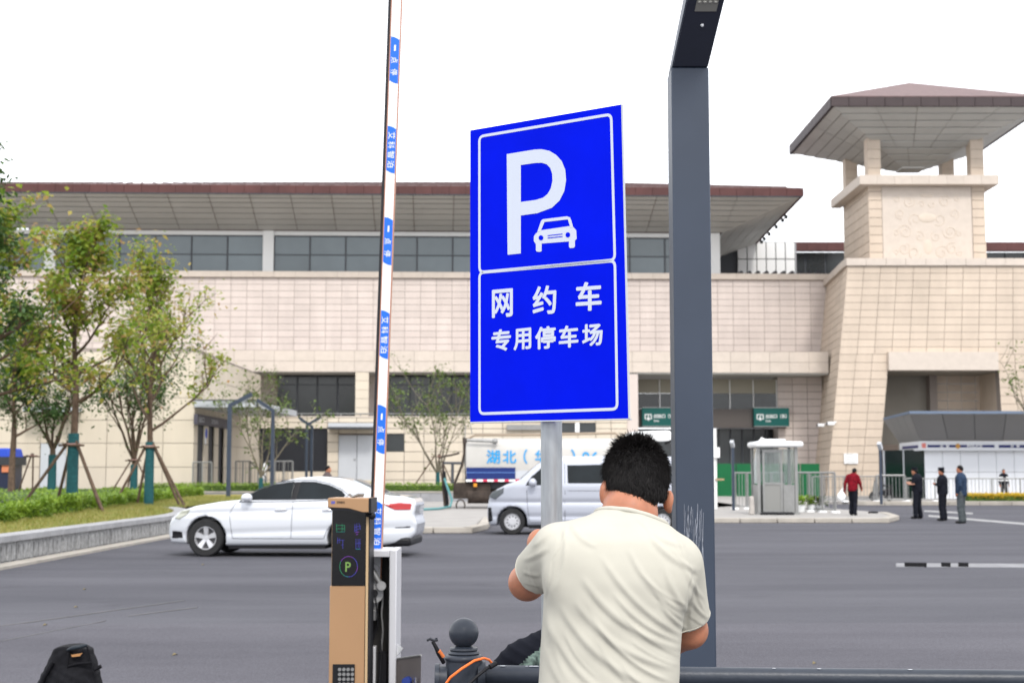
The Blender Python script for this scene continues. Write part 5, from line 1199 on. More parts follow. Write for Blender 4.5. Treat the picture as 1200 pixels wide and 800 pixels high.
patch(van, vsurf, [(0.03, 0.92), (0.12, 1.05), (0.42, 1.17), (0.40, 1.02), (0.2, 0.86)], 'headlight', mat('dark_headlamp', (0.1, 0.11, 0.12), 0.1, coat=0.6), proud=0.012)
patch(van, vsurf, [(0.02, 0.3), (0.02, 0.68), (0.1, 0.66), (0.14, 0.34)], 'front_vent', M_black, proud=0.012)
mb = MB(); mb.ball((1.13, -1.0, 1.28), (0.1, 0.1, 0.11), 16, 10); mi = mb.build('door_mirror', M_silver, van, local=True, smooth=True)
mb = MB(); mb.bar((1.15, -0.8, 1.24), (1.13, -0.95, 1.26), 0.06); mb.build('mirror_foot', M_black, mi, local=True)
screen(van, (0.84, 1.375), (1.32, 1.79), 0.72, 0.62, 'windscreen', M_carglass)
# ---- water tanker truck
tk = thing('water_truck', 'cream water tanker truck with blue stripe and lettering behind the silver van', 'truck', (X_(545, 57), 57.0, 0.0))
ty0 = 57.0
def TX(px): return X_(px, ty0)
def TZ(py): return Z_(py, ty0)
tcx = ty0 + 1.2
def tank_sec(zt_, zb_, hw_, n=32):
    pts = []; zc_ = (zt_ + zb_) / 2; hz_ = (zt_ - zb_) / 2
    for k in range(n):
        a = 2 * PI * k / n; c_, s_ = math.cos(a), math.sin(a); e = 0.5
        pts.append((hw_ * math.copysign(abs(c_) ** e, c_), zc_ + hz_ * math.copysign(abs(s_) ** e, s_)))
    return pts
M_cream = mat('cream_tank_paint', (0.49, 0.475, 0.45), 0.5, var=0.06, vscale=1.2)
zt_, zb2_ = TZ(512.5), TZ(566)
sec = tank_sec(zt_, zb2_, 1.2)
vs = []; fs = []; xs = [TX(546) + 0.12, TX(546), TX(546), TX(724), TX(724), TX(724) - 0.12]; sc = [0.6, 0.97, 1, 1, 0.97, 0.6]
zc_ = (zt_ + zb2_) / 2
xs = [TX(546) - 0.08, TX(546), TX(546) + 0.05, TX(724) - 0.05, TX(724), TX(724) + 0.08]
for x_, s_ in zip(xs, sc): vs += [(x_, tcx + a * s_, zc_ + (b - zc_) * s_) for a, b in sec]
n = 32
for i in range(5):
    for k in range(n): fs.append((i * n + k, i * n + (k + 1) % n, (i + 1) * n + (k + 1) % n, (i + 1) * n + k))
fs += [tuple(range(n)), tuple(range(5 * n, 6 * n))]
mb = MB(); mb.add(vs, fs); tank = mb.build('tank', M_cream, tk, smooth=True)
M_tblue = mat('deep_blue_panel', (0.006, 0.022, 0.13), 0.45)
mb = MB(); mb.box(TX(546.5), TX(604), ty0 - 0.06, ty0 - 0.02, TZ(561), TZ(547.5)); pb_ = mb.build('blue_side_guard', M_tblue, tk)
mb = MB(); mb.box(TX(546.5), TX(604), ty0 - 0.075, ty0 - 0.06, TZ(553.8), TZ(553)); mb.build('guard_rib', mat('light_blue_line', (0.1, 0.2, 0.5), 0.5), pb_)
mb = MB(); mb.box(TX(604), TX(724), ty0 - 0.05, ty0 - 0.01, TZ(561), TZ(551)); mb.build('grey_side_guard', M_greydoor, tk)
for i in range(14):
    a = 546 + i * 12.6; mb = MB(); mb.box(TX(a), TX(a + 7.4), ty0 - 0.09, ty0 - 0.05, TZ(564), TZ(561.4)); mb.build('reflector_strip', M_white, tk)
    mb = MB(); mb.box(TX(a + 7.4), TX(a + 12.6), ty0 - 0.09, ty0 - 0.05, TZ(564), TZ(561.4)); mb.build('reflector_strip', mat('reflector_red', (0.55, 0.03, 0.08), 0.5), tk)
M_skyblue = mat('sky_blue_lettering', (0.02, 0.28, 0.60), 0.5)
mb = MB()
for s, a, b, y0_, y1_ in (('湖', 570, 586, 543, 527), ('北', 589, 605, 542.5, 527.5), ('（', 613.5, 618, 543, 526), ('华', 627, 641, 542.5, 527), ('A', 646, 656, 542, 528), ('）', 669, 674, 543, 526), ('0', 682, 691, 542, 529), ('6', 692.5, 701.5, 542, 529)):
    p0 = at(a, y0_, ty0 - 0.03); p1 = at(b, y1_, ty0 - 0.03); text_on(mb, s, lambda u, v: Vector((lerp(p0.x, p1.x, u), ty0 - 0.03, lerp(p0.z, p1.z, v))), 0.018)
mb.build('tank_lettering', M_skyblue, tank)
M_rusty = mat('rusty_grimy_steel', (0.045, 0.034, 0.028), 0.85, var=0.5, vscale=3)
mb = MB(); mb.box(TX(535), TX(780), ty0 + 0.4, ty0 + 1.9, 0.75, 1.15); mb.build('chassis', M_rusty, tk)
mb = MB(); mb.box(TX(531), TX(575), ty0 + 0.1, ty0 + 2.2, TZ(584), TZ(566)); mb.build('pump_bay', M_rusty, tk, bevel=0.03)
mb = MB(); mb.tube([(TX(548), ty0 + 0.3, 0.62), (TX(575), ty0 + 0.3, 0.62)], 0.3, 14); mb.build('air_tank', M_rusty, tk, smooth=True)
mb = MB(); mb.box(TX(545), TX(720), ty0 + 0.25, ty0 + 2.1, 0.9, TZ(565)); mb.build('tank_cradle', M_louvre, tk)
for px in (610, 636, 762):
    for sg in (0, 1):
        mb = MB(); y_ = ty0 + (0.35 if sg == 0 else 2.05); mb.tube([(TX(px), y_ - 0.25, 0.5), (TX(px), y_ + 0.25, 0.5)], 0.5, 24); wh = mb.build('wheel', M_rubber, tk, smooth=True)
        mb = MB(); mb.tube([(TX(px), y_ - 0.27, 0.5), (TX(px), y_ - 0.2, 0.5)], 0.26, 16); mb.build('hub', M_steel, wh, smooth=True)
# tank top rails and rear equipment
mb = MB(); mb.tube([(TX(548), ty0 + 0.3, TZ(514)), (TX(556), ty0 + 0.3, TZ(509.5)), (TX(640), ty0 + 0.3, TZ(508.8)), (TX(722), ty0 + 0.3, TZ(507)), (TX(726), ty0 + 0.3, TZ(512))], 0.05, 8); mb.build('top_rail', mat('tan_pipe', (0.3, 0.24, 0.18), 0.7), tk, smooth=True)
mb = MB(); mb.tube([(TX(547), ty0 - 0.1, TZ(515.5)), (TX(579), ty0 - 0.1, TZ(517))], 0.06, 8); mb.ball((TX(580), ty0 - 0.1, TZ(517)), 0.12, 10, 8); mb.build('spray_pipe', M_steel, tk, smooth=True)
for pts, r_, nm, m_ in (([(543, 512), (544, 530), (541, 545), (532, 568)], 0.05, 'suction_arm', M_rusty), ([(517, 535), (528, 533), (538, 530.5)], 0.04, 'boom_arm', M_rusty), ([(519, 540), (519, 570), (522, 600)], 0.05, 'rear_post', M_rusty), ([(519, 542), (540, 542.5)], 0.05, 'rear_frame', M_mullion), ([(530, 542), (530, 566)], 0.06, 'rear_frame', M_mullion), ([(546, 513), (546, 566)], 0.05, 'tank_edge_pipe', M_rusty), ([(544, 545), (545, 498), (551, 497), (553, 508)], 0.02, 'guard_loop', M_steel), ([(520, 552), (524, 590), (521, 602)], 0.07, 'dark_hose', M_black)):
    mb = MB(); mb.tube([(TX(a), ty0 + 0.2, TZ(b)) for a, b in pts], r_, 8); mb.build(nm, m_, tk, smooth=True)
M_teal = mat('teal_hose', (0.10, 0.27, 0.28), 0.5)
mb = MB(); mb.tube([(TX(521), ty0 - 0.15, TZ(560)), (TX(525), ty0 - 0.2, TZ(572)), (TX(530), ty0 - 0.2, TZ(585)), (TX(528), ty0 - 0.3, max(0.2, TZ(596))), (TX(522), ty0 - 1.5, 0.19)] + [(TX(518 - i * 7), ty0 - 2.5 - i * 0.5, 0.18) for i in range(5)], 0.045, 8); tag(mb.build('water_hose', M_teal, None, smooth=True), 'teal water hose hanging from the tanker onto the pavement', 'hose')
mb = MB(); mb.tube([(TX(540 + 5 * math.cos(a)), ty0 - 0.1, TZ(592 + 7 * math.sin(a))) for a in np.linspace(-2.6, 2.6 + 1.0, 16)], 0.03, 6); mb.build('hose_loop', M_rusty, tk, smooth=True)
mb = MB(); mb.box(TX(555), TX(559), ty0 - 0.1, ty0, TZ(570), TZ(566)); mb.build('marker_lamp', mat('amber_lens', (0.6, 0.25, 0.02), 0.4), tk)
# cab
cabp = [(TX(736), 0.65), (TX(736), TZ(510)), (TX(740), TZ(505.5)), (TX(786), TZ(504)), (TX(792), TZ(513)), (TX(800), TZ(550)), (TX(800), 0.65)]
mb = MB(); mb.prism([(a, ty0, b) for a, b in cabp], (0, 2.3, 0)); mb.build('cab', M_white, tk, bevel=0.12)
mb = MB(); mb.prism([(TX(a), ty0 - 0.02, TZ(b)) for a, b in ((768, 545), (768, 517), (786, 516), (795, 545))], (0, 0.04, 0)); mb.build('cab_window', M_darkglass, tk)
mb = MB(); mb.prism([(TX(a), ty0 - 0.02, TZ(b)) for a, b in ((741, 545), (741, 517.5), (762, 517), (762, 545))], (0, 0.04, 0)); mb.build('cab_window', mat('olive_cab_glass', (0.1, 0.1, 0.09), 0.3), tk)
mb = MB(); mb.tube([(TX(780), ty0 - 0.05, TZ(519)), (TX(787), ty0 - 0.3, TZ(516))], 0.05, 6); mb.build('mirror_arm', M_black, tk)
# ================================================================== TREES
M_bark = mat('brown_bark', (0.105, 0.07, 0.05), 0.9, var=0.35, vscale=8, bump=0.6, bscale=40)
M_barkp = mat('pale_bark', (0.16, 0.14, 0.105), 0.9, var=0.3, vscale=8, bump=0.4)
M_wrap = mat('teal_trunk_wrap', (0.010, 0.075, 0.085), 0.7, var=0.3, vscale=6, stretch=(1, 1, 6))
M_leafA = leafmat('camphor_leaves', [(0.07, 0.13, 0.018), (0.15, 0.25, 0.028), (0.27, 0.35, 0.04), (0.38, 0.32, 0.08), (0.42, 0.21, 0.13)], 0.5)
M_leafB = leafmat('dark_green_leaves', [(0.03, 0.07, 0.02), (0.06, 0.12, 0.03), (0.10, 0.17, 0.04)], 0.3)
M_leafC = leafmat('fresh_thin_leaves', [(0.06, 0.10, 0.02), (0.11, 0.17, 0.03), (0.17, 0.2, 0.06)], 0.35)
def tree(label, base, trunk_h, top, spread, nlimb, leafm, nleaf, wrap=0.0, r0=0.13, leaf=0.14, group=None, bark=None, stems=1, seed=1, twig_levels=2, fill=1.0, low=0.0, lean=0.0, clus=0.22):
    R = random.Random(seed); N = np.random.default_rng(seed); bark = bark or M_bark
    t = thing('broadleaf_tree', label, 'tree', base, group=group); b = Vector(base)
    tips = []
    mbt = MB(); mbl = MB()
    def limb(p, d, L, r, lvl):
        pts = [p]; n = 5; q = p.copy(); dd = d.copy()
        for i in range(n):
            dd = (dd + Vector((R.uniform(-1, 1), R.uniform(-1, 1), R.uniform(-0.3, 0.9))) * 0.16).normalized(); q = q + dd * L / n; pts.append(q.copy())
            if lvl == 0 or i >= 2: tips.append((q.copy(), lvl))
        mbl.tube(pts, [r * (1 - 0.75 * i / n) + 0.004 for i in range(n + 1)], 6 if lvl else 7, cap=False)
        if lvl < twig_levels:
            for k in range(4 if lvl == 0 else 3):
                i = R.randint(2, n); a = R.uniform(0, 2 * PI); o = Vector((math.cos(a), math.sin(a), R.uniform(0.0, 0.9))).normalized()
                limb(pts[i], (dd * 0.7 + o * 0.7).normalized(), L * R.uniform(0.38, 0.6), r * 0.42, lvl + 1)
    H = top - b.z
    if stems == 1:
        pts = [b]; q = b.copy(); n = 9
        for i in range(1, n + 1):
            s = i / n; pts.append(b + Vector((math.sin(i * 1.3 + seed) * 0.05 * s * H * 0.25 + lean * s, math.cos(i * 1.7 + seed) * 0.08 * s, H * 0.84 * s)))
        mbt.tube(pts, [r0 * (1.12 if i == 0 else 1) * (1 - 0.8 * (i / n) ** 1.2) for i in range(n + 1)], 12)
        for k in range(nlimb):
            s = lerp(trunk_h / (H * 0.84), 0.97, (k + 0.3) / nlimb); f = s * n; i = min(n - 1, int(f)); p = lerp(pts[i], pts[i + 1], f - i)
            a = k * 2.4 + R.uniform(-0.4, 0.4); el = lerp(0.35, 1.2, (k / nlimb)) + low; L = spread * lerp(1.0, 0.5, (k / nlimb)) * R.uniform(0.8, 1.15)
            limb(p, Vector((math.cos(a) * math.cos(el), math.sin(a) * math.cos(el), math.sin(el))), L, r0 * 0.42 * (1 - 0.5 * k / nlimb), 0)
        tips.append((pts[-1], 0))
    else:
        f0 = b + Vector((0, 0, trunk_h)); mbt.tube([b, b + Vector((0.01, 0, trunk_h * 0.5)), f0], [r0, r0 * 0.9, r0 * 0.85], 10)
        for k in range(stems):
            a = k * 2 * PI / stems + R.uniform(-0.3, 0.3); el = R.uniform(0.95, 1.3); d = Vector((math.cos(a) * math.cos(el), math.sin(a) * math.cos(el), math.sin(el)))
            limb(f0 - Vector((0, 0, 0.05)), d, (H - trunk_h) * R.uniform(0.75, 0.98), r0 * 0.5, 0)
    mbt.build('trunk', bark, t, smooth=True); lb_ = mbl.build('limbs', bark, t, smooth=True); lb_['kind'] = 'stuff'
    # leaves clustered at the twig tips
    P = np.array([list(p) for p, l in tips]); wts = np.array([1.6 if l >= 1 else 0.5 for p, l in tips]); wts[P[:, 2] < b.z + trunk_h + 0.2] = 0.05; wts /= wts.sum()
    ncl = max(8, int(len(P) * 0.85 * fill)); cid = N.choice(len(P), ncl, p=wts); cc = P[cid] + N.normal(0, 0.1, (ncl, 3)); cs = N.uniform(0.5, 1.3, ncl) * clus * spread / 1.6
    li_ = N.integers(0, ncl, nleaf); pos = cc[li_] + N.normal(0, 1, (nleaf, 3)) * cs[li_][:, None] * np.array([1, 1, 0.9])
    V, Fq = blades(nleaf, lambda n: pos, leaf); m = V.reshape(-1, 4, 3); mid = (m[:, 0] + m[:, 2]) / 2; wd = (m[:, 1] - m[:, 3]) * 0.9; m[:, 1] = mid + wd * 0.75; m[:, 3] = mid - wd * 0.75
    m[:, :, 2] -= np.array([0, 0.02, 0.07, 0.02])[None] * (leaf / 0.14)
    o = nmesh('leaves', m.reshape(-1, 3), Fq, leafm, t, smooth=False); o['kind'] = 'stuff'
    if wrap: mb = MB(); mb.tube([b + Vector((0, 0, -0.02)), b + Vector((0, 0, wrap * 0.5)), b + Vector((0, 0, wrap))], [r0 * 1.35, r0 * 1.25, r0 * 1.2], 14); mb.build('trunk_wrap', M_wrap, t, smooth=True)
    return t
def stakes(label, base, h, feet, m=None, group='timber props round the staked trees', r=0.035):
    t = thing('tree_props', label, 'tree props', base, group=group); b = Vector(base); m = m or M_bark
    for f in feet:
        mb = MB(); tp = b + Vector((f[0] * 0.12, f[1] * 0.12, h)); mb.tube([b + Vector((f[0], f[1], -0.05)), tp + (tp - (b + Vector((f[0], f[1], 0)))) * 0.06], r, 7); mb.build('stake', m, t, smooth=True)
    mb = MB(); mb.tube([b + Vector((-0.35, -0.17, h - 0.03)), b + Vector((0.35, -0.19, h - 0.03))], 0.03, 7); mb.tube([b + Vector((-0.17, -0.35, h)), b + Vector((-0.19, 0.35, h))], 0.03, 7); mb.build('cross_bar', m, t, smooth=True)
    mb = MB(); mb.tube([b + Vector((0.17 * math.cos(a), 0.17 * math.sin(a), h - 0.0)) for a in np.linspace(0, 6.1, 14)], 0.03, 6); mb.build('binding', mat('pink_rope', (0.35, 0.2, 0.18), 0.8), t)
t1b = (X_(85, 39), 39, 0.45); t2b = (X_(175, 47), 47, 0.45)
tree('large leafy tree with brown trunk and teal wrap left of the annex door', t1b, 2.9, Z_(248, 39), 2.0, 15, M_leafA, 5600, wrap=2.15, r0=0.125, seed=3, leaf=0.19, fill=1.0, clus=0.17)
stakes('brown timber props round the large teal wrapped tree', t1b, 1.85, [(-1.35, -0.5), (-0.75, 0.9), (1.15, -0.9), (0.5, 1.2)], r=0.045)
tree('leafy tree with forked crown and teal wrap in front of the annex corner', t2b, 2.35, Z_(296, 47), 2.4, 15, M_leafA, 4200, wrap=2.1, r0=0.12, seed=12, leaf=0.18, low=0.25, fill=0.9, clus=0.16)
stakes('brown timber props round the teal wrapped tree at the annex corner', t2b, 1.95, [(-1.1, -0.3), (-0.6, 0.8), (1.35, -0.6), (0.9, 0.6)], r=0.045)
tree('small dark multi-stemmed tree with teal wrap behind the largest tree', (X_(61, 60), 60, 0.6), 1.9, Z_(448, 60), 1.6, 0, M_leafB, 2600, wrap=1.7, r0=0.14, stems=6, seed=5, leaf=0.17, clus=0.34)
stakes('thin dark props beside the small tree at the grey annex door', (X_(38, 60), 60, 0.5), 1.75, [(-0.6, -0.2), (0, 0.1)])
tree('small dark bushy tree with teal wrap before the annex wall', (X_(157, 62), 62, 0.6), 1.5, Z_(425, 62), 1.9, 0, M_leafB, 4200, wrap=1.3, r0=0.13, stems=6, seed=6, leaf=0.17, clus=0.36)
stakes('thin props round the small dark bushy tree', (X_(157, 62), 62, 0.5), 1.6, [(-1.0, -0.4), (-0.5, 0.6), (1.0, -0.4)])
tree('tall tree at the left frame edge whose crown leans into view', (X_(-28, 36), 36, 0.45), 2.8, Z_(236, 36), 2.1, 14, M_leafA, 5600, wrap=2.1, r0=0.13, seed=9, leaf=0.19, fill=1.0, clus=0.18)
tree('very tall dark tree off the left frame edge, only twigs showing', (X_(-52, 30), 30, 0.45), 3.4, Z_(120, 30), 1.35, 12, M_leafB, 6000, wrap=2, r0=0.15, seed=14, leaf=0.15)
tree('slender dark tree with wrapped trunk above the blue roofed cart', (X_(14, 58), 58, 0.5), 2.4, Z_(395, 58), 1.7, 10, M_leafB, 4600, wrap=0, r0=0.15, seed=15, leaf=0.17, clus=0.3)
tree('thin multi-stemmed young tree behind the second lamp post', (X_(306, 72), 72, 0.5), 0.9, Z_(462, 72), 1.3, 0, M_leafC, 1200, wrap=0.8, r0=0.09, stems=6, seed=22, leaf=0.2, bark=M_barkp, clus=0.24)
tree('thin multi-stemmed young tree left of the water truck', (X_(513, 74), 74, 0.6), 0.9, Z_(461, 74), 1.4, 0, M_leafC, 1500, wrap=1.0, r0=0.085, stems=7, seed=24, leaf=0.2, bark=M_barkp, clus=0.26)
stakes('thin props round the young tree left of the water truck', (X_(513, 74), 74, 0.5), 1.9, [(-1.5, -0.2), (0.3, 0.6), (1.0, -0.3)])
tree('sparse budding tree reaching in at the right frame edge', (X_(1252, 62), 62, 0.1), 1.6, Z_(440, 62), 1.6, 0, M_leafC, 400, r0=0.09, stems=6, seed=31, leaf=0.2, bark=M_barkp, clus=0.2)
# ================================================================== NEAR LAMP POST
lp = thing('large_lamp_post', 'tall slate grey square lamp post with angled flat lamp head beside the worker', 'lamp post', (X_(811, 6.8), 6.8, 0))
lx0, lx1 = at(790.0, 400, 6.7).x, at(834.8, 400, 6.7).x; lcx = (lx0 + lx1) / 2; lw_ = lx1 - lx0
zt3 = at(808, 79, 6.7).z
mb = MB(); mb.box(lx0, lx1, 6.7, 6.7 + lw_, 0.012, zt3); mb.build('shaft', M_pole, lp, bevel=0.007)
mb = MB(); mb.box(lx0 - 0.09, lx1 + 0.09, 6.61, 6.79 + lw_, 0.001, 0.014); mb.build('base_plate', M_pole, lp)
for sx_ in (lx0 - 0.06, lx1 + 0.06):
    for sy_ in (6.64, 6.76 + lw_): mb = MB(); mb.tube([(sx_, sy_, 0.014), (sx_, sy_, 0.05)], 0.014, 6); mb.build('bolt', M_steel, lp)
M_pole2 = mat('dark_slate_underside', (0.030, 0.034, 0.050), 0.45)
ad = Vector((0.10, -0.74, 0.62)).normalized(); AL = 1.05
pA = Vector((lx0 + 0.003, 6.7, zt3 + 0.004)); wv = Vector((lw_ - 0.006, 0, 0)); nn2 = Vector((0, ad.z, -ad.y)).normalized() * 0.13
qd = [pA, pA + wv, pA + wv + ad * AL + Vector((0.01, 0, 0)), pA + ad * AL]
mb = MB(); mb.hexa([pA, pA + wv, pA + wv + Vector((0, lw_, 0.0)), pA + Vector((0, lw_, 0)), qd[3], qd[2], qd[2] + nn2, qd[3] + nn2]); arm = mb.build('arm', M_pole, lp, bevel=0.006)
u_ = ad; dn = Vector((0, -ad.z, ad.y)).normalized()
dn = Vector((0, ad.z, -ad.y)); dn = -dn.normalized()
def AP(a, s, d=0.0): return pA + wv * a + ad * s + dn * d
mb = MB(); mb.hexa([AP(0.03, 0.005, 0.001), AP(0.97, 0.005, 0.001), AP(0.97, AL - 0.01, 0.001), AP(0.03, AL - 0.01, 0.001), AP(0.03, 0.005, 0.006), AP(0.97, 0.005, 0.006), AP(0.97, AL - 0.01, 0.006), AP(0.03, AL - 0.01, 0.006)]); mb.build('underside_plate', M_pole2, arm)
ls = 0.31
mb = MB(); mb.hexa([AP(0.28, ls, 0.004), AP(0.86, ls, 0.004), AP(0.86, ls + 0.5, 0.004), AP(0.28, ls + 0.5, 0.004), AP(0.28, ls, 0.009), AP(0.86, ls, 0.009), AP(0.86, ls + 0.5, 0.009), AP(0.28, ls + 0.5, 0.009)]); led = mb.build('lamp_panel', mat('unlit_led_panel', (0.24, 0.235, 0.21), 0.4), arm)
mb = MB()
for i in range(4):
    for j in range(9): c_ = AP(0.36 + i * 0.14, ls + 0.05 + j * 0.05, 0.009); mb.ball(c_, (0.009, 0.009, 0.006), 8, 5)
o = mb.build('led_lens', mat('led_lens', (0.42, 0.41, 0.36), 0.2), led); o['kind'] = 'stuff'
mb = MB(); mb.ball(AP(0.57, ls - 0.075, 0.008), 0.008, 8, 6); mb.build('sensor', M_white, arm)
mb = MB()
for k in range(26):   # scratches in the paint, low on the shaft
    x_ = lx0 + lw_ * (0.18 + 0.55 * rnd.random()); z0_ = at(800, rnd.uniform(590, 640), 6.7).z; z1_ = z0_ - rnd.uniform(0.05, 0.24); w2 = rnd.uniform(0.0006, 0.0018); dx_ = rnd.uniform(-0.012, 0.004)
    mb.hexa([(x_, 6.6985, z0_), (x_ + w2, 6.6985, z0_), (x_ + w2, 6.6999, z0_), (x_, 6.6999, z0_), (x_ + dx_, 6.6985, z1_), (x_ + dx_ + w2, 6.6985, z1_), (x_ + dx_ + w2, 6.6999, z1_), (x_ + dx_, 6.6999, z1_)])
o = mb.build('scratches', mat('bare_scratch', (0.33, 0.35, 0.4), 0.6), lp); o['kind'] = 'stuff'
# ================================================================== BLUE PARKING SIGN
YA, YB = 4.31, 3.99
c00, c10, c11, c01 = at(551, 494, YA), at(737, 490, YB), at(727.5, 122.5, YB), at(551, 153, YA)
c00.x = c01.x = (c00.x + c01.x) / 2; c00.y = c01.y
ex_ = (c10 + c11) / 2 - (c00 + c01) / 2; ex_.z = 0; sN = ex_.cross(Vector((0, 0, 1))).normalized()
if sN.y > 0: sN = -sN
def on_plane(px, py):
    a = at(px, py, 4.0); d_ = a - cam.location; return cam.location + d_ * ((c00 - cam.location).dot(sN) / d_.dot(sN))
c00, c10, c11, c01 = on_plane(551, 494), on_plane(736.5, 490), on_plane(728, 122.5), on_plane(551, 153)
sg_ = thing('parking_sign', 'large bright blue parking sign with white P, car symbol and lettering on a galvanised pole', 'sign', (X_(647, 4.17), 4.17, 0.012))
M_blue = mat('reflective_blue_sheet', (0.0, 0.007, 0.58), 0.6, var=0.09, vscale=3.5, spec=0.03)
M_signw = mat('reflective_white_sheet', (0.50, 0.54, 0.63), 0.45)
mb = MB(); mb.slab([c00, c10, c11, c01], -sN * 0.003); bd_ = mb.build('board', M_blue, sg_)
ex = (c10 - c00).normalized()
mb = MB(); e_ = sN * 0.0005
mb.slab([c10 + e_, c10 + ex * 0.0035 + e_, c11 + ex * 0.0035 + e_, c11 + e_], -sN * 0.006); mb.slab([c00 - Vector((0, 0, 0.004)) , c10 - Vector((0, 0, 0.004)), c10 - Vector((0, 0, 0.0005)), c00 - Vector((0, 0, 0.0005))], -sN * 0.02)
mb.build('board_edge', M_greydoor, bd_)
cp = [Vector((cam.location))][0]
def ob(px, py, d=0.0008):
    """point of the board's plane seen at a pixel of the photograph"""
    a = at(px, py, 4.0); dr_ = (a - cp); s = (c00 - cp).dot(sN) / dr_.dot(sN); return cp + dr_ * s + sN * d
def ring(mb, pts, w_):
    """closed outline of constant width from board points"""
    n = len(pts); cen = sum(pts, Vector()) / n; inn = []
    for i in range(n):
        p, q, r = pts[i - 1], pts[i], pts[(i + 1) % n]; t_ = ((q - p).normalized() + (r - q).normalized()).normalized(); nn = t_.cross(sN)
        if nn.dot(cen - q) < 0: nn = -nn
        inn.append(q + nn * w_)
    mb.add(pts + inn, [(i, (i + 1) % n, n + (i + 1) % n, n + i) for i in range(n)])
def rrect(a, b, c, d, r=0.022): # corners bl, br, tr, tl
    P = []; cs = [a, b, c, d]
    for i in range(4):
        p, q, s = cs[i - 1], cs[i], cs[(i + 1) % 4]; u0 = (p - q).normalized() * r; u1 = (s - q).normalized() * r
        for k in range(7): t_ = k / 6; P.append((q + u0) * (1 - t_) ** 2 + q * 2 * t_ * (1 - t_) + (q + u1) * t_ ** 2)
    return P
bw_s = 0.0085
mb = MB()
ring(mb, rrect(ob(560.7, 320.8), ob(722.2, 306.2), ob(717.8, 132.2), ob(560.6, 158.8)), bw_s)
ring(mb, rrect(ob(560.8, 486.3), ob(725.0, 480.8), ob(722.2, 303.6), ob(560.7, 318.0)), bw_s)
mb.build('white_border', M_signw, bd_)
# letter P digitised on the board
pl = [(594, 180.8), (625, 175.6), (634, 175.2), (643, 176.8), (651, 181), (657.5, 187.5), (661.8, 196), (663.5, 206), (663.2, 216), (660, 228), (654.5, 237), (647, 243.5), (638, 248), (628, 250.3), (610.8, 252.6)]
pin = [(610.5, 193.6), (627, 191.2), (635, 190.8), (641, 192.6), (645.3, 197.5), (647.5, 204.5), (647.5, 213), (645.5, 221.5), (641.5, 228), (636, 232), (628, 234.3), (610.5, 236.8)]
mb = MB()
stem = [(594, 180.8), (610.5, 178), (610.5, 297), (595, 298.6)]
mb.add([ob(*p) for p in stem], [(0, 1, 2, 3)])
oo = [(610.5, 178), (627, 175.4), (635, 175.1), (644, 177), (652, 181.8), (658.5, 189), (662.6, 199), (663.6, 211), (661.5, 224), (656, 235), (647, 243.5), (631, 249.8)]; oo[-1] = (630, 249.9)
oo2 = oo + [(610.5, 252.6)]; ii = pin + [pin[-1]]
ii = [(610.5, 193.6), (627, 191.2), (635, 190.9), (641, 192.8), (645, 197), (647.2, 203.5), (647.6, 212), (645.6, 221), (641.8, 227.6), (636.5, 231.8), (628, 234.4), (619, 235.6), (610.5, 236.8)]
mb.add([ob(*p, 0.0009) for p in oo2] + [ob(*p, 0.0009) for p in ii], [(i, i + 1, 13 + i + 1, 13 + i) for i in range(12)])
mb.build('letter_p', M_signw, bd_)
# car symbol
def bo(mb, pts, d=0.0008): mb.add([ob(a / 4 + 540, b / 4 + 110, d) for a, b in pts], [tuple(range(len(pts)))])
mb = MB()
bo(mb, [(352, 655), (372, 640), (522, 618), (542, 640), (544, 680), (532, 690), (352, 704), (343, 690), (343, 668)])
bo(mb, [(359, 650), (377, 596), (385, 588), (396, 595), (376, 642)], 0.0012); bo(mb, [(380, 600), (385, 588), (500, 574), (512, 580), (510, 588), (392, 601)], 0.0010); bo(mb, [(500, 580), (512, 578), (518, 590), (528, 625), (515, 628)], 0.0012)
bo(mb, [(353, 698), (380, 697), (380, 737), (372, 741), (358, 740), (353, 734)], 0.0012); bo(mb, [(508, 688), (536, 684), (536, 716), (530, 722), (512, 723), (508, 716)], 0.0012)
mb.build('car_symbol', M_signw, bd_)
mb = MB()
for cx_, cy_ in ((377, 675), (503, 661)): bo(mb, [(cx_ + 11 * math.cos(a), cy_ + 12 * math.sin(a)) for a in np.linspace(0, 2 * PI, 17)[:-1]], 0.0016)
bo(mb, [(408, 663), (478, 655), (478, 659), (408, 667)], 0.0016); bo(mb, [(408, 674), (478, 667), (478, 671), (408, 678)], 0.0016)
mb.build('symbol_cutouts', M_blue, bd_)
rows = [('网', 576.7, 601.2, 337.5, 373), ('约', 624.3, 652.2, 333.5, 369.5), ('车', 674.8, 705.2, 329, 365.5), ('专', 576.2, 599, 384.5, 412.5), ('用', 602, 622.8, 383.5, 411), ('停', 627.3, 651.5, 381, 410), ('车', 655, 678, 380, 408.5), ('场', 682.3, 706.5, 378, 406.5)]
for s, a, b, y0_, y1_ in rows:
    sl = 2.2
    p00, p10, p11, p01 = ob(a, y1_ - 0.2), ob(b, y1_ - sl), ob(b, y0_), ob(a, y0_ + sl)
    mb = MB(); text_on(mb, s, lambda u, v: lerp(lerp(p00, p10, u), lerp(p01, p11, u), v), 0.024 if y0_ < 375 else 0.027); mb.build('lettering', M_signw, bd_)
pxm = at(646.5, 560, 4.2).x; PY_ = 4.21
mb = MB(); mb.tube([(pxm, PY_, 0.012), (pxm, PY_, 2.5)], 0.0315, 24); pl_ = mb.build('pole', mat('galvanised_steel', (0.36, 0.38, 0.40), 0.42, metal=0.55, var=0.22, vscale=10, stretch=(3, 3, 0.4)), sg_, smooth=True)
mb = MB(); mb.box(pxm - 0.1, pxm + 0.1, 4.07, 4.28, 0.001, 0.012); mb.build('base_plate', M_steel, sg_)
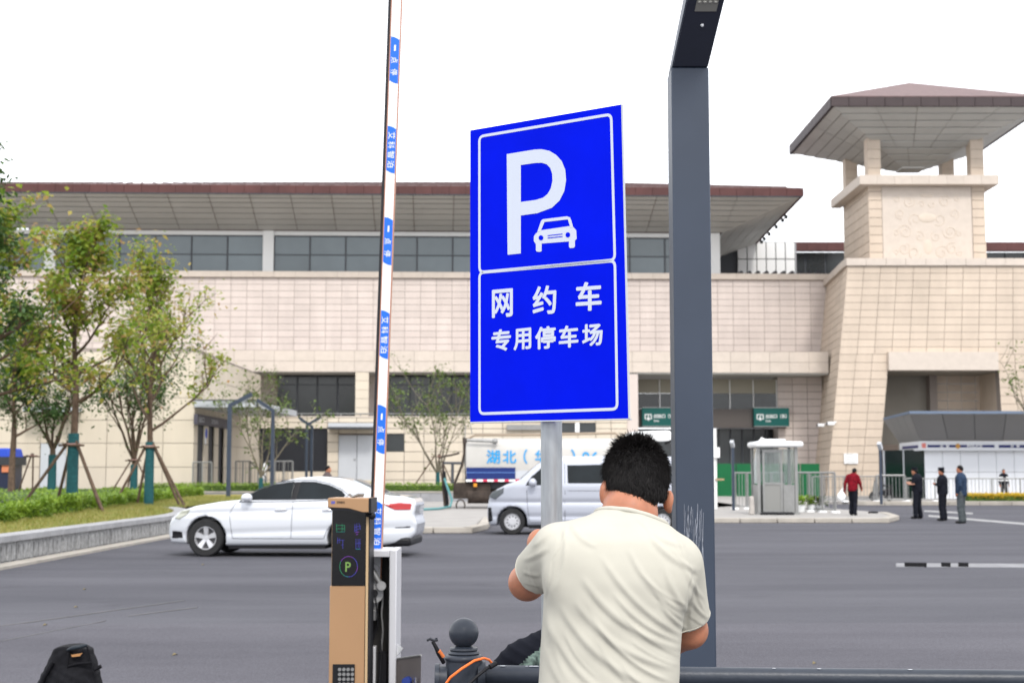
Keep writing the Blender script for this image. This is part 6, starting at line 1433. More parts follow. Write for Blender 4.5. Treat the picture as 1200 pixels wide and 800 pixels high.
for z_ in (1.8, 2.35):
    mb = MB(); mb.tube([(pxm, PY_, z_ - 0.02), (pxm, PY_, z_ + 0.02)], 0.034, 24); mb.build('clamp', M_steel, sg_)
# ================================================================== TICKET MACHINE, CABINET, BARRIER
M_gold = mat('champagne_gold_panel', (0.355, 0.21, 0.11), 0.42, metal=0.2, var=0.03, vscale=3)
M_golddk = mat('bronze_panel', (0.33, 0.23, 0.14), 0.45, metal=0.2)
KY = 8.3
def K(px, py, d=0.0): return at(px, py, KY + d)
def kx(px, d=0.0): return at(px, 690, KY + d).x
def kz(py, d=0.0): return at(400, py, KY + d).z
km = thing('ticket_machine', 'champagne gold car park ticket machine with black screen and keypad', 'ticket machine', (kx(408), KY + 0.1, 0.0))
xl0, xr0 = kx(386.5), kx(427.8)
mb = MB(); mb.box(xl0, xr0, KY, KY + 0.03, 0.02, kz(686)); mb.build('front_panel', M_gold, km, bevel=0.003)
mb = MB(); mb.box(xr0 + 0.001, kx(432.5), KY + 0.002, KY + 0.28, 0.02, kz(598)); mb.build('side_channel', M_black, km)
mb = MB(); mb.box(xl0 + 0.004, xr0, KY + 0.031, KY + 0.28, 0.02, kz(600)); mb.build('cabinet_body', M_golddk, km)
mb = MB(); mb.box(kx(388.7), kx(428), KY - 0.004, KY + 0.03, kz(685.6), kz(590)); scn = mb.build('screen_panel', mat('black_gloss_screen', (0.010, 0.010, 0.011), 0.12, spec=0.4), km)
mb = MB(); mb.box(kx(428.6), kx(431.4), KY - 0.006, KY + 0.02, 0.02, kz(598)); mb.build('gold_edge', mat('pale_gold_edge', (0.42, 0.30, 0.17), 0.4), km)
# hood
hd_ = [(384.2, 583.2), (432, 583.6), (432, 600), (425, 600), (408, 595.2), (391, 594.5), (384.2, 594.2)]
mb = MB(); mb.prism([K(a, b, -0.075) for a, b in hd_], (0, 0.36, 0)); hood = mb.build('hood', M_gold, km, bevel=0.003)
mb = MB(); mb.prism([K(a, b, -0.073) for a, b in ((384.4, 594.3), (408, 595.3), (425, 600.1), (431.8, 600.1), (426, 601.5), (404, 598.2), (390, 598.2))], (0, 0.34, 0)); mb.build('hood_underside', M_black, hood)
mb = MB(); mb.prism([K(a, b, -0.074) for a, b in ((432.1, 583.4), (435, 583.4), (435, 601), (432.1, 601))], (0, 0.36, 0)); mb.build('hood_side', M_black, hood)
mb = MB()
p0, p1 = K(394.5, 589.8, -0.0762), K(404.0, 586.8, -0.0762); text_on(mb, '艾科智泊', lambda u, v: Vector((lerp(p0.x, p1.x, u), p0.y, lerp(p0.z, p1.z, v))), 0.015); mb.build('brand_lettering', M_black, hood)
mb = MB(); p0 = K(388, 590, -0.0762); p1 = K(392.5, 586.8, -0.0762)
for k in range(3): x_ = lerp(p0.x, p1.x, k / 3); mb.add([(x_, p0.y, p0.z), (x_ + 0.006, p0.y, p0.z), (x_ + 0.008, p0.y, p1.z), (x_ + 0.002, p0.y, p1.z)], [(0, 1, 2, 3)])
mb.build('brand_emblem', mat('logo_blue', (0.05, 0.08, 0.4), 0.5), hood)
# glowing screen strokes
def glow(n, c, s=1.0): return mat(n, c, 0.4, emit=(*c, s))
G1, G2, G3, G4 = glow('led_green', (0.01, 0.13, 0.06), 0.35), glow('led_cyan', (0.01, 0.11, 0.15), 0.35), glow('led_blue', (0.03, 0.03, 0.22), 0.35), glow('led_violet', (0.10, 0.02, 0.20), 0.35)
def strokes(segs, m, name, w_=0.5):
    mb = MB()
    for a, b, c, d in segs:
        p, q = K(a, b, -0.0045), K(c, d, -0.0045); u = (q - p).normalized(); nn = Vector((-u.z, 0, u.x)) * (w_ * 0.0026); mb.add([p - nn, q - nn, q + nn, p + nn], [(0, 1, 2, 3)])
    mb.build(name, m, scn)
Z5 = lambda L: [(370 + a / 6.155, 570 + b / 6.154, 370 + c / 6.155, 570 + d / 6.154) for a, b, c, d in L]
strokes(Z5([(150, 268, 150, 325), (150, 278, 210, 278), (190, 268, 190, 325), (150, 302, 205, 302), (150, 325, 205, 325), (208, 275, 208, 322)]), G1, 'led_text', 0.5)
strokes(Z5([(150, 325, 172, 325), (185, 325, 208, 325)]), G2, 'led_text', 0.7)
strokes(Z5([(282, 268, 282, 325), (296, 262, 296, 325), (282, 290, 325, 282), (312, 262, 322, 310), (284, 315, 322, 300)]), G3, 'led_text', 0.5)
strokes(Z5([(286, 330, 312, 325), (290, 345, 305, 340)]), G4, 'led_text', 0.6)
strokes(Z5([(158, 365, 158, 410), (158, 385, 205, 385), (195, 385, 195, 445), (172, 370, 172, 405), (182, 420, 200, 416)]), G3, 'led_text', 0.45)
strokes(Z5([(290, 375, 290, 450), (306, 375, 306, 440), (318, 375, 318, 452), (290, 410, 325, 405)]), G3, 'led_text', 0.45)
strokes(Z5([(288, 449, 322, 449)]), G2, 'led_text', 0.7)
cyc = [G4, G3, G3, G4, G3, G3, G2, G1, G1, G1, G4, G4]
for k in range(12):
    a0, a1 = k * PI / 6, (k + 1) * PI / 6; cc_ = (370 + 237 / 6.155, 570 + 575 / 6.154); r_ = 10.4
    seg = [(cc_[0] + r_ * math.sin(lerp(a0, a1, j / 3)), cc_[1] - 1.15 * r_ * math.cos(lerp(a0, a1, j / 3)), cc_[0] + r_ * math.sin(lerp(a0, a1, (j + 1) / 3)), cc_[1] - 1.15 * r_ * math.cos(lerp(a0, a1, (j + 1) / 3))) for j in range(3)]
    strokes(seg, cyc[k], 'led_ring', 0.55)
mb = MB(); p0, p1 = K(404.6, 669.5, -0.0046), K(411.2, 658, -0.0046); text_on(mb, 'P', lambda u, v: Vector((lerp(p0.x, p1.x, u), p0.y, lerp(p0.z, p1.z, v))), 0.02); mb.build('led_letter', glow('led_yellow_green', (0.09, 0.16, 0.04), 0.5), scn)
# keypad
mb = MB(); mb.box(kx(391), kx(416.8), KY - 0.008, KY, kz(804), kz(777.5)); kp = mb.build('keypad', M_black, km, bevel=0.002)
for j in range(4):
    for i in range(4):
        c_ = K(398 + i * 5.0, 783.8 + j * 5.7, -0.009); mb = MB(); mb.tube([c_ + Vector((0, 0.002, 0)), c_ + Vector((0, -0.004, 0))], 0.0098, 12); mb.build('key', M_steel, kp, smooth=True)
tg = thing('tool_scrap', 'small silver tool lying on top of the ticket machine', 'tool', K(419, 581, 0.1))
mb = MB(); mb.tube([K(409, 578.5, 0.06), K(413, 581.5, 0.06), K(419, 580.4, 0.08), K(426, 580.2, 0.09)], 0.009, 6); mb.tube([K(412, 582, 0.05), K(420, 578.6, 0.05), K(427, 578.8, 0.05)], 0.007, 6); mb.build('tool_body', M_steel, tg, smooth=True)
mb = MB(); mb.ball(K(436, 604, -0.02), 0.022, 10, 8); mb.tube([K(430, 603, 0.0), K(437, 604, -0.03)], 0.012, 8); mb.build('side_lock', M_black, km, smooth=True)
# barrier cabinet with the open front
bcab = thing('barrier_cabinet', 'open silver barrier gate cabinet showing its motor and linkage behind the ticket machine', 'barrier cabinet', (kx(450, 0.5), KY + 0.5, 0))
CBY = 8.62
def B(px, py, d=0.0): return at(px, py, CBY + d)
M_sil = mat('silver_grey_cabinet', (0.52, 0.52, 0.54), 0.4, metal=0.1)
cxa, cxb = B(424, 700).x, B(465.3, 700).x; czt = B(440, 643.5).z
fw = (B(465.3, 700).x - B(456.8, 700).x)
mb = MB(); mb.box(cxb - fw, cxb, CBY - 0.05, CBY + 0.32, 0.012, czt); mb.build('right_frame', M_sil, bcab, bevel=0.006)
mb = MB(); mb.box(cxa, cxb - fw - 0.001, CBY - 0.05, CBY + 0.32, B(440, 652).z, czt - 0.001); mb.build('top_frame', M_sil, bcab, bevel=0.006)
mb = MB(); mb.box(cxa, cxa + 0.02, CBY - 0.05, CBY + 0.32, 0.012, czt - 0.04); mb.build('left_frame', M_sil, bcab)
mb = MB(); mb.box(cxa + 0.02, cxb - fw, CBY + 0.28, CBY + 0.31, 0.012, czt - 0.04); mb.build('back_panel', mat('dark_grey_inside', (0.055, 0.052, 0.05), 0.6), bcab)
mb = MB(); mb.box(cxa + 0.02, cxb - fw, CBY, CBY + 0.28, 0.012, 0.06); mb.build('floor_plate', M_louvre, bcab)
M_cast = mat('cast_aluminium', (0.30, 0.30, 0.30), 0.45, metal=0.6, var=0.25, vscale=25)
mech = MB()
mech.tube([B(434, 664, 0.05), B(441, 676, 0.05), B(447, 686, 0.05)], 0.018, 8); mech.build('crank_arm', M_cast, bcab, smooth=True)
mb = MB(); mb.tube([B(447, 686, 0.1), B(447, 686, 0.02)], 0.028, 14); mb.build('pivot', M_cast, bcab, smooth=True)
mb = MB(); mb.tube([B(438, 695, 0.2), B(438, 695, 0.06)], 0.058, 22); mb.build('motor', M_cast, bcab, smooth=True)
mb = MB(); mb.tube([B(438, 695, 0.06), B(438, 695, 0.04)], 0.025, 16); mb.build('motor_shaft', M_black, bcab, smooth=True)
mb = MB(); mb.hexa([B(433, 715, 0.08), B(442, 715, 0.08), B(442, 715, 0.2), B(433, 715, 0.2), B(433, 702, 0.08), B(445, 702, 0.08), B(445, 702, 0.2), B(433, 702, 0.2)]); mb.build('gear_housing', M_cast, bcab, bevel=0.01)
mb = MB(); mb.box(B(433, 728).x, B(440, 728).x, CBY + 0.05, CBY + 0.2, B(436, 728).z, B(436, 715).z); mb.build('mount_bracket', M_cast, bcab, bevel=0.005)
mb = MB()
for k in range(9): mb.tube([B(448 + 0.8 * math.sin(k * 1.3), 690 + k * 8, 0.12), B(448 + 0.8 * math.sin((k + 1) * 1.3), 698 + k * 8, 0.12)], 0.006, 6, cap=False)
mb.build('spring', M_cast, bcab)
mb = MB(); mb.box(B(432.5, 800).x, B(439.5, 800).x, CBY + 0.02, CBY + 0.1, B(436, 820).z, B(436, 758).z); mb.build('controller_box', M_sil, bcab, bevel=0.004)
mb = MB(); mb.box(B(441.5, 800).x, B(452, 800).x, CBY + 0.05, CBY + 0.1, 0.2, B(436, 765).z); mb.build('inner_strut', M_black, bcab)
mb = MB(); mb.tube([B(446, 750, 0.02), B(447, 770, 0.01), B(445, 800, 0.0)], 0.005, 6); mb.tube([B(440, 700, 0.02), B(443, 730, 0.02), B(434, 760, 0.02)], 0.004, 6); mb.build('wiring', M_black, bcab, smooth=True)
tag((lambda mb: (mb.slab([B(465.5, 754, -0.02), B(464.5, 768, -0.02), B(466, 769, -0.02), B(472.5, 759, -0.08)], (0.0, 0.002, 0.0)), mb.build('paper_slip', M_white))[1])(MB()), 'small white paper slip sticking out of the silver cabinet edge', 'paper')
od = thing('cabinet_door', 'stainless cabinet door standing open beside the silver frame', 'cabinet door', (B(478, 790).x, CBY, 0))
M_doorst = mat('brushed_door_steel', (0.20, 0.18, 0.175), 0.4, metal=0.5)
mb = MB(); mb.hexa([(B(463.5, 790).x, CBY, 0.05), (B(493, 790, -0.2).x, CBY - 0.2, 0.05), (B(493, 790, -0.2).x, CBY - 0.18, 0.05), (B(463.5, 790).x, CBY + 0.02, 0.05), B(463.5, 772), B(493.5, 767.6, -0.2), B(493.5, 767.6, -0.18), B(463.5, 772, 0.02)]); mb.build('door_sheet', M_doorst, od)
mb = MB(); mb.tube([B(463.5, 771.6), B(493.5, 767.3, -0.2)], 0.006, 6); mb.build('door_lip', M_steel, od, smooth=True)
mb = MB(); c_ = B(478.5, 797, -0.12); mb.tube([c_, c_ + Vector((-0.01, -0.05, 0))], 0.026, 18); mb.build('blue_lock_disc', mat('dark_blue_disc', (0.02, 0.04, 0.2), 0.4), od, smooth=True)
mb = MB(); mb.tube([B(487, 793, -0.2), B(487, 800, -0.2), B(489, 806, -0.2)], 0.008, 6); mb.build('key', M_chrome, od, smooth=True)
# barrier arm, raised
M_boomw = mat('white_boom_paint', (0.74, 0.76, 0.78), 0.4); M_bdg = mat('badge_blue', (0.01, 0.13, 0.66), 0.45); M_orange = mat('copper_edge_strip', (0.42, 0.20, 0.13), 0.5); M_boomblk = mat('black_boom_rubber', (0.014, 0.014, 0.017), 0.6)
ba = thing('boom_barrier', 'raised white barrier arm with blue lettered badges and black rubber edge', 'barrier arm', at(440.5, 650, 8.75))
BYm = 8.75
pb0 = at(432.2, 645, BYm); pb1 = at(456.0, -30, BYm); qb0 = at(447.6, 645, BYm); qb1 = at(472.2, -30, BYm)
def BM(u, s, d=0.0): # u across 0..1, s along 0..1
    p = lerp(lerp(pb0, qb0, u), lerp(pb1, qb1, u), s); p.y = BYm + d; return p
def bseg(name, u0, u1, s0, s1, m, d0=0.0, d1=0.045, parent=ba, bev=0):
    mb = MB(); mb.hexa([BM(u0, s0, d0), BM(u1, s0, d0), BM(u1, s0, d1), BM(u0, s0, d1), BM(u0, s1, d0), BM(u1, s1, d0), BM(u1, s1, d1), BM(u0, s1, d1)]); return mb.build(name, m, parent, bevel=bev)
bseg('rubber_edge', 0.0, 0.215, -0.08, 1, M_boomblk, 0.004, 0.05); bseg('edge_strip', 0.217, 0.285, -0.08, 1, M_orange, -0.001, 0.05); bseg('white_face', 0.286, 0.93, -0.08, 1, M_boomw, 0, 0.05); bseg('edge_strip', 0.931, 1.0, -0.08, 1, M_orange, -0.001, 0.05)
def s_of(py): return (645 - py) / 675.0
badges = [(45, 103, '一点停'), (152, 210, '艾科智泊'), (260, 318, '一点停'), (369, 427, '艾科智泊'), (478, 536, '一点停'), (588, 646, '艾科智泊')]
for (y0_, y1_, s) in badges:
    s0, s1 = s_of(y1_), s_of(y0_); mb = MB(); P = []
    ua, ub = 0.295, 0.922; dl = (s1 - s0)
    for k in range(9): t_ = k / 8; P.append(BM(lerp(ua, ub, t_), s1 - dl * 0.012 - dl * 0.07 * t_ ** 2 , -0.0015))
    for k in range(9): t_ = 1 - k / 8; P.append(BM(lerp(ua, ub, t_), s0 + dl * 0.015 + dl * 0.07 * (1 - t_) ** 2, -0.0015))
    mb.prism(P, (0, 0.001, 0)); bg_ = mb.build('badge', M_bdg, ba)
    mb = MB(); n_ = len(s)
    for i, ch in enumerate(s):
        ce = (0.25 + 0.25 * i) if n_ == 3 else (0.21 + 0.195 * i); hl = 0.062 if n_ == 3 else 0.07
        v_, f_, asp = glyph(ch, 0.012); thin = asp > 3
        def fn(u, v, ce=ce, hl=hl, thin=thin):
            # text turned 90 degrees clockwise: glyph x runs down the arm, glyph y to the right
            uu_ = lerp(0.36, 0.86, v) if not thin else lerp(0.56, 0.68, v); ss_ = s1 - dl * (ce - hl + 2 * hl * u); return BM(uu_, ss_, -0.0022)
        text_on(mb, ch, fn, 0.006)
    mb.build('badge_lettering', M_boomw, bg_)
mb = MB(); mb.tube([BM(0.5, -0.03, -0.03), BM(0.5, -0.03, 0.12)], 0.03, 12); mb.build('arm_pivot', M_sil, ba)
# ================================================================== BOLLARD FENCE
M_rail = mat('dark_slate_cast_metal', (0.030, 0.036, 0.048), 0.38, var=0.15, vscale=6, bump=0.06, bscale=60)
FY = 5.0
bc_ = at(543.5, 741, FY)
bl = thing('ball_bollard', 'dark grey ball topped bollard at the end of the railing', 'bollard', (bc_.x, FY, 0))
mb = MB(); mb.ball(bc_, 0.0515, 32, 20); mb.build('ball', M_rail, bl, smooth=True)
zt5 = bc_.z
prof = [(0.03, -0.045), (0.034, -0.048), (0.048, -0.050), (0.050, -0.056), (0.046, -0.060), (0.052, -0.062), (0.056, -0.068), (0.052, -0.072), (0.060, -0.074), (0.067, -0.080), (0.067, -0.088), (0.063, -0.094)]
mb = MB(); mb.lathe([(r, zt5 + z) for r, z in prof], (bc_.x, FY, 0), 36); mb.build('neck_rings', M_rail, bl, smooth=True)
mb = MB(); mb.lathe([(0.075, 0), (0.075, 0.03), (0.062, 0.05), (0.062, zt5 - 0.093)], (bc_.x, FY, 0), 36); mb.build('post', M_rail, bl, smooth=True)
zr = at(600, 779, FY).z
mb = MB(); mb.tube([(bc_.x - 0.055, FY, zr - 0.045), (bc_.x - 0.085, FY, zr - 0.045)], 0.045, 20); mb.tube([(bc_.x - 0.083, FY, zr - 0.045), (bc_.x - 0.098, FY, zr - 0.045)], 0.052, 20); mb.build('socket', M_rail, bl, smooth=True)
mb = MB(); mb.tube([(bc_.x + 0.05, FY, zr - 0.035), (bc_.x + 0.075, FY, zr - 0.035)], 0.05, 20); mb.build('socket', M_rail, bl, smooth=True)
frl = thing('guard_rail', 'dark grey horizontal pipe rail running right from the ball bollard', 'railing', (1.2, FY, 0))
x1_ = 2.6; a_ = Vector((bc_.x + 0.07, FY + 0.01, zr - 0.033)); b_ = Vector((x1_, FY - 0.17, zr - 0.033))
mb = MB(); mb.tube([a_, b_], 0.033, 20); mb.build('top_rail', M_rail, frl, smooth=True)
mb = MB(); mb.tube([a_ - Vector((0, 0, 0.5)), b_ - Vector((0, 0, 0.5))], 0.028, 16); mb.build('lower_rail', M_rail, frl, smooth=True)
mb = MB(); mb.tube([(x1_, FY - 0.17, 0), (x1_, FY - 0.17, 0.95)], 0.06, 20); mb.build('end_post', M_rail, frl, smooth=True)
mb = MB()
for k in range(24):
    t_ = rnd.choice([rnd.uniform(0.02, 0.12), rnd.uniform(0.75, 0.86), rnd.uniform(0.3, 0.9)]); p = lerp(a_, b_, t_) + Vector((0, -0.012, 0.0318)); r_ = rnd.uniform(0.002, 0.006)
    mb.ball(p, (r_ * 2, r_, 0.0014), 6, 4)
o = mb.build('paint_chips', mat('pale_chip', (0.5, 0.52, 0.55), 0.6), frl); o['kind'] = 'stuff'
mb = MB(); mb.tube([at(519, 806, 4.9), at(528, 793, 4.88), at(541, 783, 4.88), at(556, 773.5, 4.9), at(567, 770.6, 4.92), at(573, 772.5, 4.94), at(576, 776, 4.95)], 0.0045, 10); tag(mb.build('orange_cable', mat('orange_cable', (0.80, 0.17, 0.03), 0.45), None, smooth=True), 'bright orange cable looping over the ball bollard', 'cable')
mb = MB(); mb.tube([at(545, 806, 4.87), at(558, 793, 4.88), at(570, 783, 4.9), at(580, 777.5, 4.92)], 0.0055, 10); mb.tube([at(574, 781, 4.905), at(581.5, 776.5, 4.92)], 0.009, 10); tag(mb.build('black_cable', M_black, None, smooth=True), 'thick black cable crossing below the orange cable', 'cable')
tl = thing('hand_tool', 'black hand tool with a forked head and orange grip leaning on the bollard', 'tool', at(514, 770, 4.95))
mb = MB(); mb.tube([at(507, 751, 4.95), at(511, 758, 4.95), at(514, 765, 4.95), at(520, 776, 4.97)], [0.006, 0.007, 0.008, 0.007], 10); mb.build('shaft', M_black, tl, smooth=True)
mb = MB(); mb.tube([at(501, 749.5, 4.95), at(504, 748, 4.94), at(508, 750, 4.95), at(512, 749.5, 4.96), at(511, 747, 4.96)], 0.005, 8); mb.build('fork_head', M_louvre, tl, smooth=True)
mb = MB(); mb.tube([at(514.5, 762, 4.945), at(519.5, 769, 4.955)], 0.0065, 10); mb.build('grip', mat('orange_grip', (0.65, 0.18, 0.05), 0.6), tl, smooth=True)
# ================================================================== PEOPLE FAR OFF
M_skin = mat('skin', (0.40, 0.165, 0.095), 0.5, var=0.16, vscale=18, subsurf=0.15, spec=0.35)
M_hair = mat('black_hair', (0.006, 0.005, 0.005), 0.55, spec=0.15, var=0.3, vscale=60)
M_blackcloth = mat('black_uniform_cloth', (0.010, 0.011, 0.016), 0.9, var=0.25, vscale=9, spec=0.08)
M_shoe = mat('black_shoe', (0.012, 0.012, 0.012), 0.5)
def person_small(label, loc, rz, H, pose, cloth, trouser, cap=False, bun=False, group=None, h=0.022, long_jacket=0.0):
    """local frame: facing +y. pose holds joint positions for a 1.72 m figure"""
    s = H / 1.72; t = thing('person', label, 'person', loc, rz, group)
    V3 = lambda p: (p[0] * s, p[1] * s, p[2] * s)
    J = dict(head=(0, 0.03, 1.60), neck=(0, -0.01, 1.45), chest=(0, 0, 1.28), waist=(0, 0, 1.02), hip=(0, 0, 0.92),
             shL=(-0.18, 0, 1.38), shR=(0.18, 0, 1.38), elL=(-0.25, -0.03, 1.10), elR=(0.25, -0.03, 1.10), haL=(-0.25, 0.08, 0.86), haR=(0.25, 0.08, 0.86),
             hpL=(-0.09, 0, 0.90), hpR=(0.09, 0, 0.90), knL=(-0.11, 0.02, 0.49), knR=(0.11, 0.02, 0.49), anL=(-0.12, -0.02, 0.08), anR=(0.12, -0.02, 0.08)); J.update(pose)
    J = {k: np.array(V3(v)) for k, v in J.items()}
    lo, hi = (-0.6 * s, -0.6 * s, -0.02), (0.6 * s, 0.6 * s, 1.85 * s)
    F = Field(lo, hi, h)
    F.ell(J['head'], (0.075 * s, 0.095 * s, 0.115 * s), 0.0); F.ell(J['head'] + np.array([0, 0.03, -0.06]) * s, (0.05 * s, 0.06 * s, 0.06 * s), 0.02)
    F.ell(J['head'] + np.array([0, 0.10, -0.02]) * s, (0.013 * s, 0.02 * s, 0.022 * s), 0.012)
    for sg in (-1, 1): F.ell(J['head'] + np.array([sg * 0.077, 0, -0.01]) * s, (0.014 * s, 0.02 * s, 0.032 * s), 0.008)
    F.cap(J['neck'] - np.array([0, 0, 0.05]), J['head'] - np.array([0, 0.02, 0.05]), 0.055 * s, 0.05 * s, 0.02)
    F.cap(J['chest'], J['hip'], 0.12 * s, 0.11 * s, 0.03)
    for q in 'LR':
        F.cap(J['sh' + q], J['el' + q], 0.045 * s, 0.036 * s, 0.02); F.cap(J['el' + q], J['ha' + q], 0.036 * s, 0.026 * s, 0.01)
        d = J['ha' + q] - J['el' + q]; d = d / np.linalg.norm(d); F.ell(J['ha' + q] + d * 0.05 * s, (0.035 * s, 0.035 * s, 0.045 * s), 0.02)
        side = np.cross(d, [0, 0, 1.0]); side = side / max(1e-3, np.linalg.norm(side))
        for k in range(4): o = side * (k - 1.5) * 0.02 * s; F.cap(J['ha' + q] + d * 0.08 * s + o, J['ha' + q] + d * (0.15 - 0.01 * abs(k - 1.3)) * s + o, 0.012 * s, 0.010 * s, 0.006)
        F.cap(J['ha' + q] + d * 0.03 * s + side * 0.03, J['ha' + q] + d * 0.09 * s + side * 0.06 * s, 0.012 * s, 0.01 * s, 0.006)
        F.cap(J['hp' + q], J['kn' + q], 0.075 * s, 0.05 * s, 0.03); F.cap(J['kn' + q], J['an' + q], 0.05 * s, 0.035 * s, 0.01)
    field_body(F, 'body', M_skin, t)
    F = Field(lo, hi, h)
    F.ell(J['chest'] + np.array([0, 0, 0.04]), (0.225 * s, 0.155 * s, 0.20 * s), 0.03); F.cap(J['chest'], J['waist'] - np.array([0, 0, 0.08 + long_jacket]) * s, 0.17 * s, 0.175 * s, 0.05)
    F.cap(J['neck'] + np.array([0, 0, -0.04]), J['neck'] + np.array([0, 0, 0.015]), 0.07 * s, 0.066 * s, 0.03)
    for q in 'LR': F.cap(J['sh' + q], J['el' + q], 0.068 * s, 0.056 * s, 0.04); F.cap(J['el' + q], J['ha' + q], 0.056 * s, 0.043 * s, 0.015)
    F.union(lambda x, y, z: np.sqrt(((x - J['waist'][0]) / 1.25) ** 2 + (y - J['waist'][1]) ** 2) - 0.14 * s + np.maximum(0, np.abs(z - J['waist'][2]) - 0.13 * s), (-0.3, -0.3, 0.7), (0.3, 0.3, 1.3), 0.03)
    F.cut(lambda x, y, z: z - (J['hip'][2] - (0.06 + long_jacket) * s) + 0 * x + 0 * y, (-0.16, -0.4, 0), (0.16, 0.4, J['hip'][2]))
    V, Q = F.mesh(); V = V + 0.004 * np.sin(V[:, [2, 0, 1]] * 60 + V[:, [1, 2, 0]] * 25); nmesh('jacket', V, Q, cloth, t, local=True)
    F = Field(lo, hi, h)
    F.ell(J['hip'] + np.array([0, 0, -0.01]), (0.165 * s, 0.125 * s, 0.13 * s), 0.02)
    for q in 'LR': F.cap(J['hp' + q], J['kn' + q], 0.105 * s, 0.085 * s, 0.02); F.cap(J['kn' + q], J['an' + q] + np.array([0, 0, 0.01]), 0.082 * s, 0.075 * s, 0.01)
    V, Q = F.mesh(); V = V + 0.005 * np.sin(V[:, [2, 0, 1]] * 45 + V[:, [1, 2, 0]] * 20); nmesh('trousers', V, Q, trouser, t, local=True)
    for q in 'LR':
        mb = MB(); a = J['an' + q]; mb.ball((a[0], a[1] + 0.06 * s, 0.045 * s + a[2] - 0.08 * s), (0.05 * s, 0.135 * s, 0.05 * s), 12, 8); mb.build('shoe', M_shoe, t, local=True, smooth=True)
    F = Field((-0.25, -0.25, 1.2 * s), (0.25, 0.3, 1.9 * s), 0.016); hd_ = J['head']
    F.ell(hd_ + np.array([0, -0.014, 0.022]) * s, (0.086 * s, 0.103 * s, 0.112 * s), 0); F.cut(lambda x, y, z: (z - hd_[2] - 0.05 * s) - 0.7 * (y - hd_[1] - 0.045 * s) + 0 * x); F.cut(lambda x, y, z: (z - hd_[2] + 0.05 * s) + 0 * x + 0 * y)
    if bun: F.ell(hd_ + np.array([0.0, -0.13, 0.02]) * s, (0.05 * s, 0.05 * s, 0.05 * s), 0.02)
    field_body(F, 'hair', M_hair, t)
    if cap:
        mb = MB(); mb.lathe([(0.088 * s, 0.0), (0.096 * s, 0.035 * s), (0.112 * s, 0.075 * s), (0.10 * s, 0.095 * s), (0.04 * s, 0.10 * s)], (hd_[0], hd_[1] - 0.005, hd_[2] + 0.05 * s), 18)
        mb.ball((hd_[0], hd_[1] + 0.09 * s, hd_[2] + 0.052 * s), (0.07 * s, 0.055 * s, 0.012 * s), 12, 6); mb.build('cap', M_blackcloth, t, local=True, smooth=True)
    return t, J, s
LEFT, AWAY = math.radians(90), math.radians(0)
M_check = mat('red_check_jacket', (0.07, 0.004, 0.008), 0.85, var=0.7, vscale=14, col2=(0.24, 0.008, 0.018), spec=0.1)
g_ = gp(1000, 603.5, 0.13)
t, J, s = person_small('woman in red checked jacket and black trousers carrying a white bag on the island', (g_.x, g_.y, 0.13), math.radians(-35), 1.60,
    dict(head=(0.03, 0.14, 1.55), neck=(0.02, 0.06, 1.42), chest=(0.01, 0.03, 1.27), elL=(-0.27, -0.05, 1.12), haL=(-0.30, 0.0, 0.86), elR=(0.26, 0.04, 1.14), haR=(0.24, 0.2, 0.95), knL=(-0.08, 0.08, 0.49), knR=(0.09, -0.02, 0.49), anL=(-0.08, 0.0, 0.08), anR=(0.1, -0.1, 0.08)), M_check, M_blackcloth, bun=True)
bgp = at(986, 578, g_.y - 0.1); bg2 = thing('white_bag', 'white plastic bag hanging from the hand of the woman in red', 'bag', bgp)
F = Field((-0.25, -0.2, -0.35), (0.25, 0.2, 0.3), 0.02); F.ell((0, 0, -0.1), (0.14, 0.08, 0.15), 0); F.cap((-0.02, 0, 0), (0.04, 0, 0.18), 0.05, 0.015, 0.05)
V, Q = F.mesh(); V = V + 0.008 * np.sin(V[:, [2, 0, 1]] * 50 + V[:, [1, 2, 0]] * 30); nmesh('bag_body', V, Q, M_white, bg2, local=True)
g_ = gp(1076, 607.5)
t, J, s = person_small('guard in black uniform reading papers held in front of him', (g_.x, g_.y, 0), math.radians(48), 1.72,
    dict(head=(0, 0.09, 1.575), neck=(0, 0.03, 1.45), elL=(-0.24, 0.06, 1.14), haL=(-0.1, 0.27, 1.18), elR=(0.26, 0.0, 1.13), haR=(0.08, 0.28, 1.16), knL=(-0.13, 0.03, 0.49), anL=(-0.17, 0.0, 0.08), anR=(0.16, -0.02, 0.08)), M_blackcloth, M_blackcloth, cap=True)
mb = MB(); c_ = at(1067.5, 566.5, g_.y - 0.15); mb.slab([c_ + Vector((-0.12, -0.1, -0.03)), c_ + Vector((0.1, -0.1, -0.03)), c_ + Vector((0.1, 0.15, 0.06)), c_ + Vector((-0.12, 0.15, 0.06))], (0, 0, 0.012)); tag(mb.build('held_papers', mat('brown_folder', (0.3, 0.15, 0.1), 0.7)), 'brown folder held by the guard with bowed head', 'folder')
g_ = gp(1105.5, 610)
person_small('capped guard in black uniform with folded arms, middle of the three standing men', (g_.x, g_.y, 0), math.radians(52), 1.68,
    dict(elL=(-0.23, 0.04, 1.15), haL=(0.06, 0.2, 1.17), elR=(0.24, 0.04, 1.14), haR=(-0.06, 0.21, 1.20)), M_blackcloth, M_blackcloth, cap=True)
g_ = gp(1127.5, 613)
M_bluej = mat('blue_denim_jacket', (0.012, 0.028, 0.06), 0.8, var=0.25, vscale=8)
person_small('man in blue jacket and grey trousers standing beside the two guards', (g_.x, g_.y, 0), math.radians(55), 1.75,
    dict(elL=(-0.24, -0.04, 1.12), haL=(-0.2, 0.05, 0.92), elR=(0.24, -0.05, 1.12), haR=(0.2, 0.06, 0.92)), M_bluej, mat('grey_trousers', (0.055, 0.065, 0.07), 0.85, var=0.2, vscale=8), long_jacket=0.05)
g_ = Vector((X_(1176, 75.5), 75.5, 0.12))
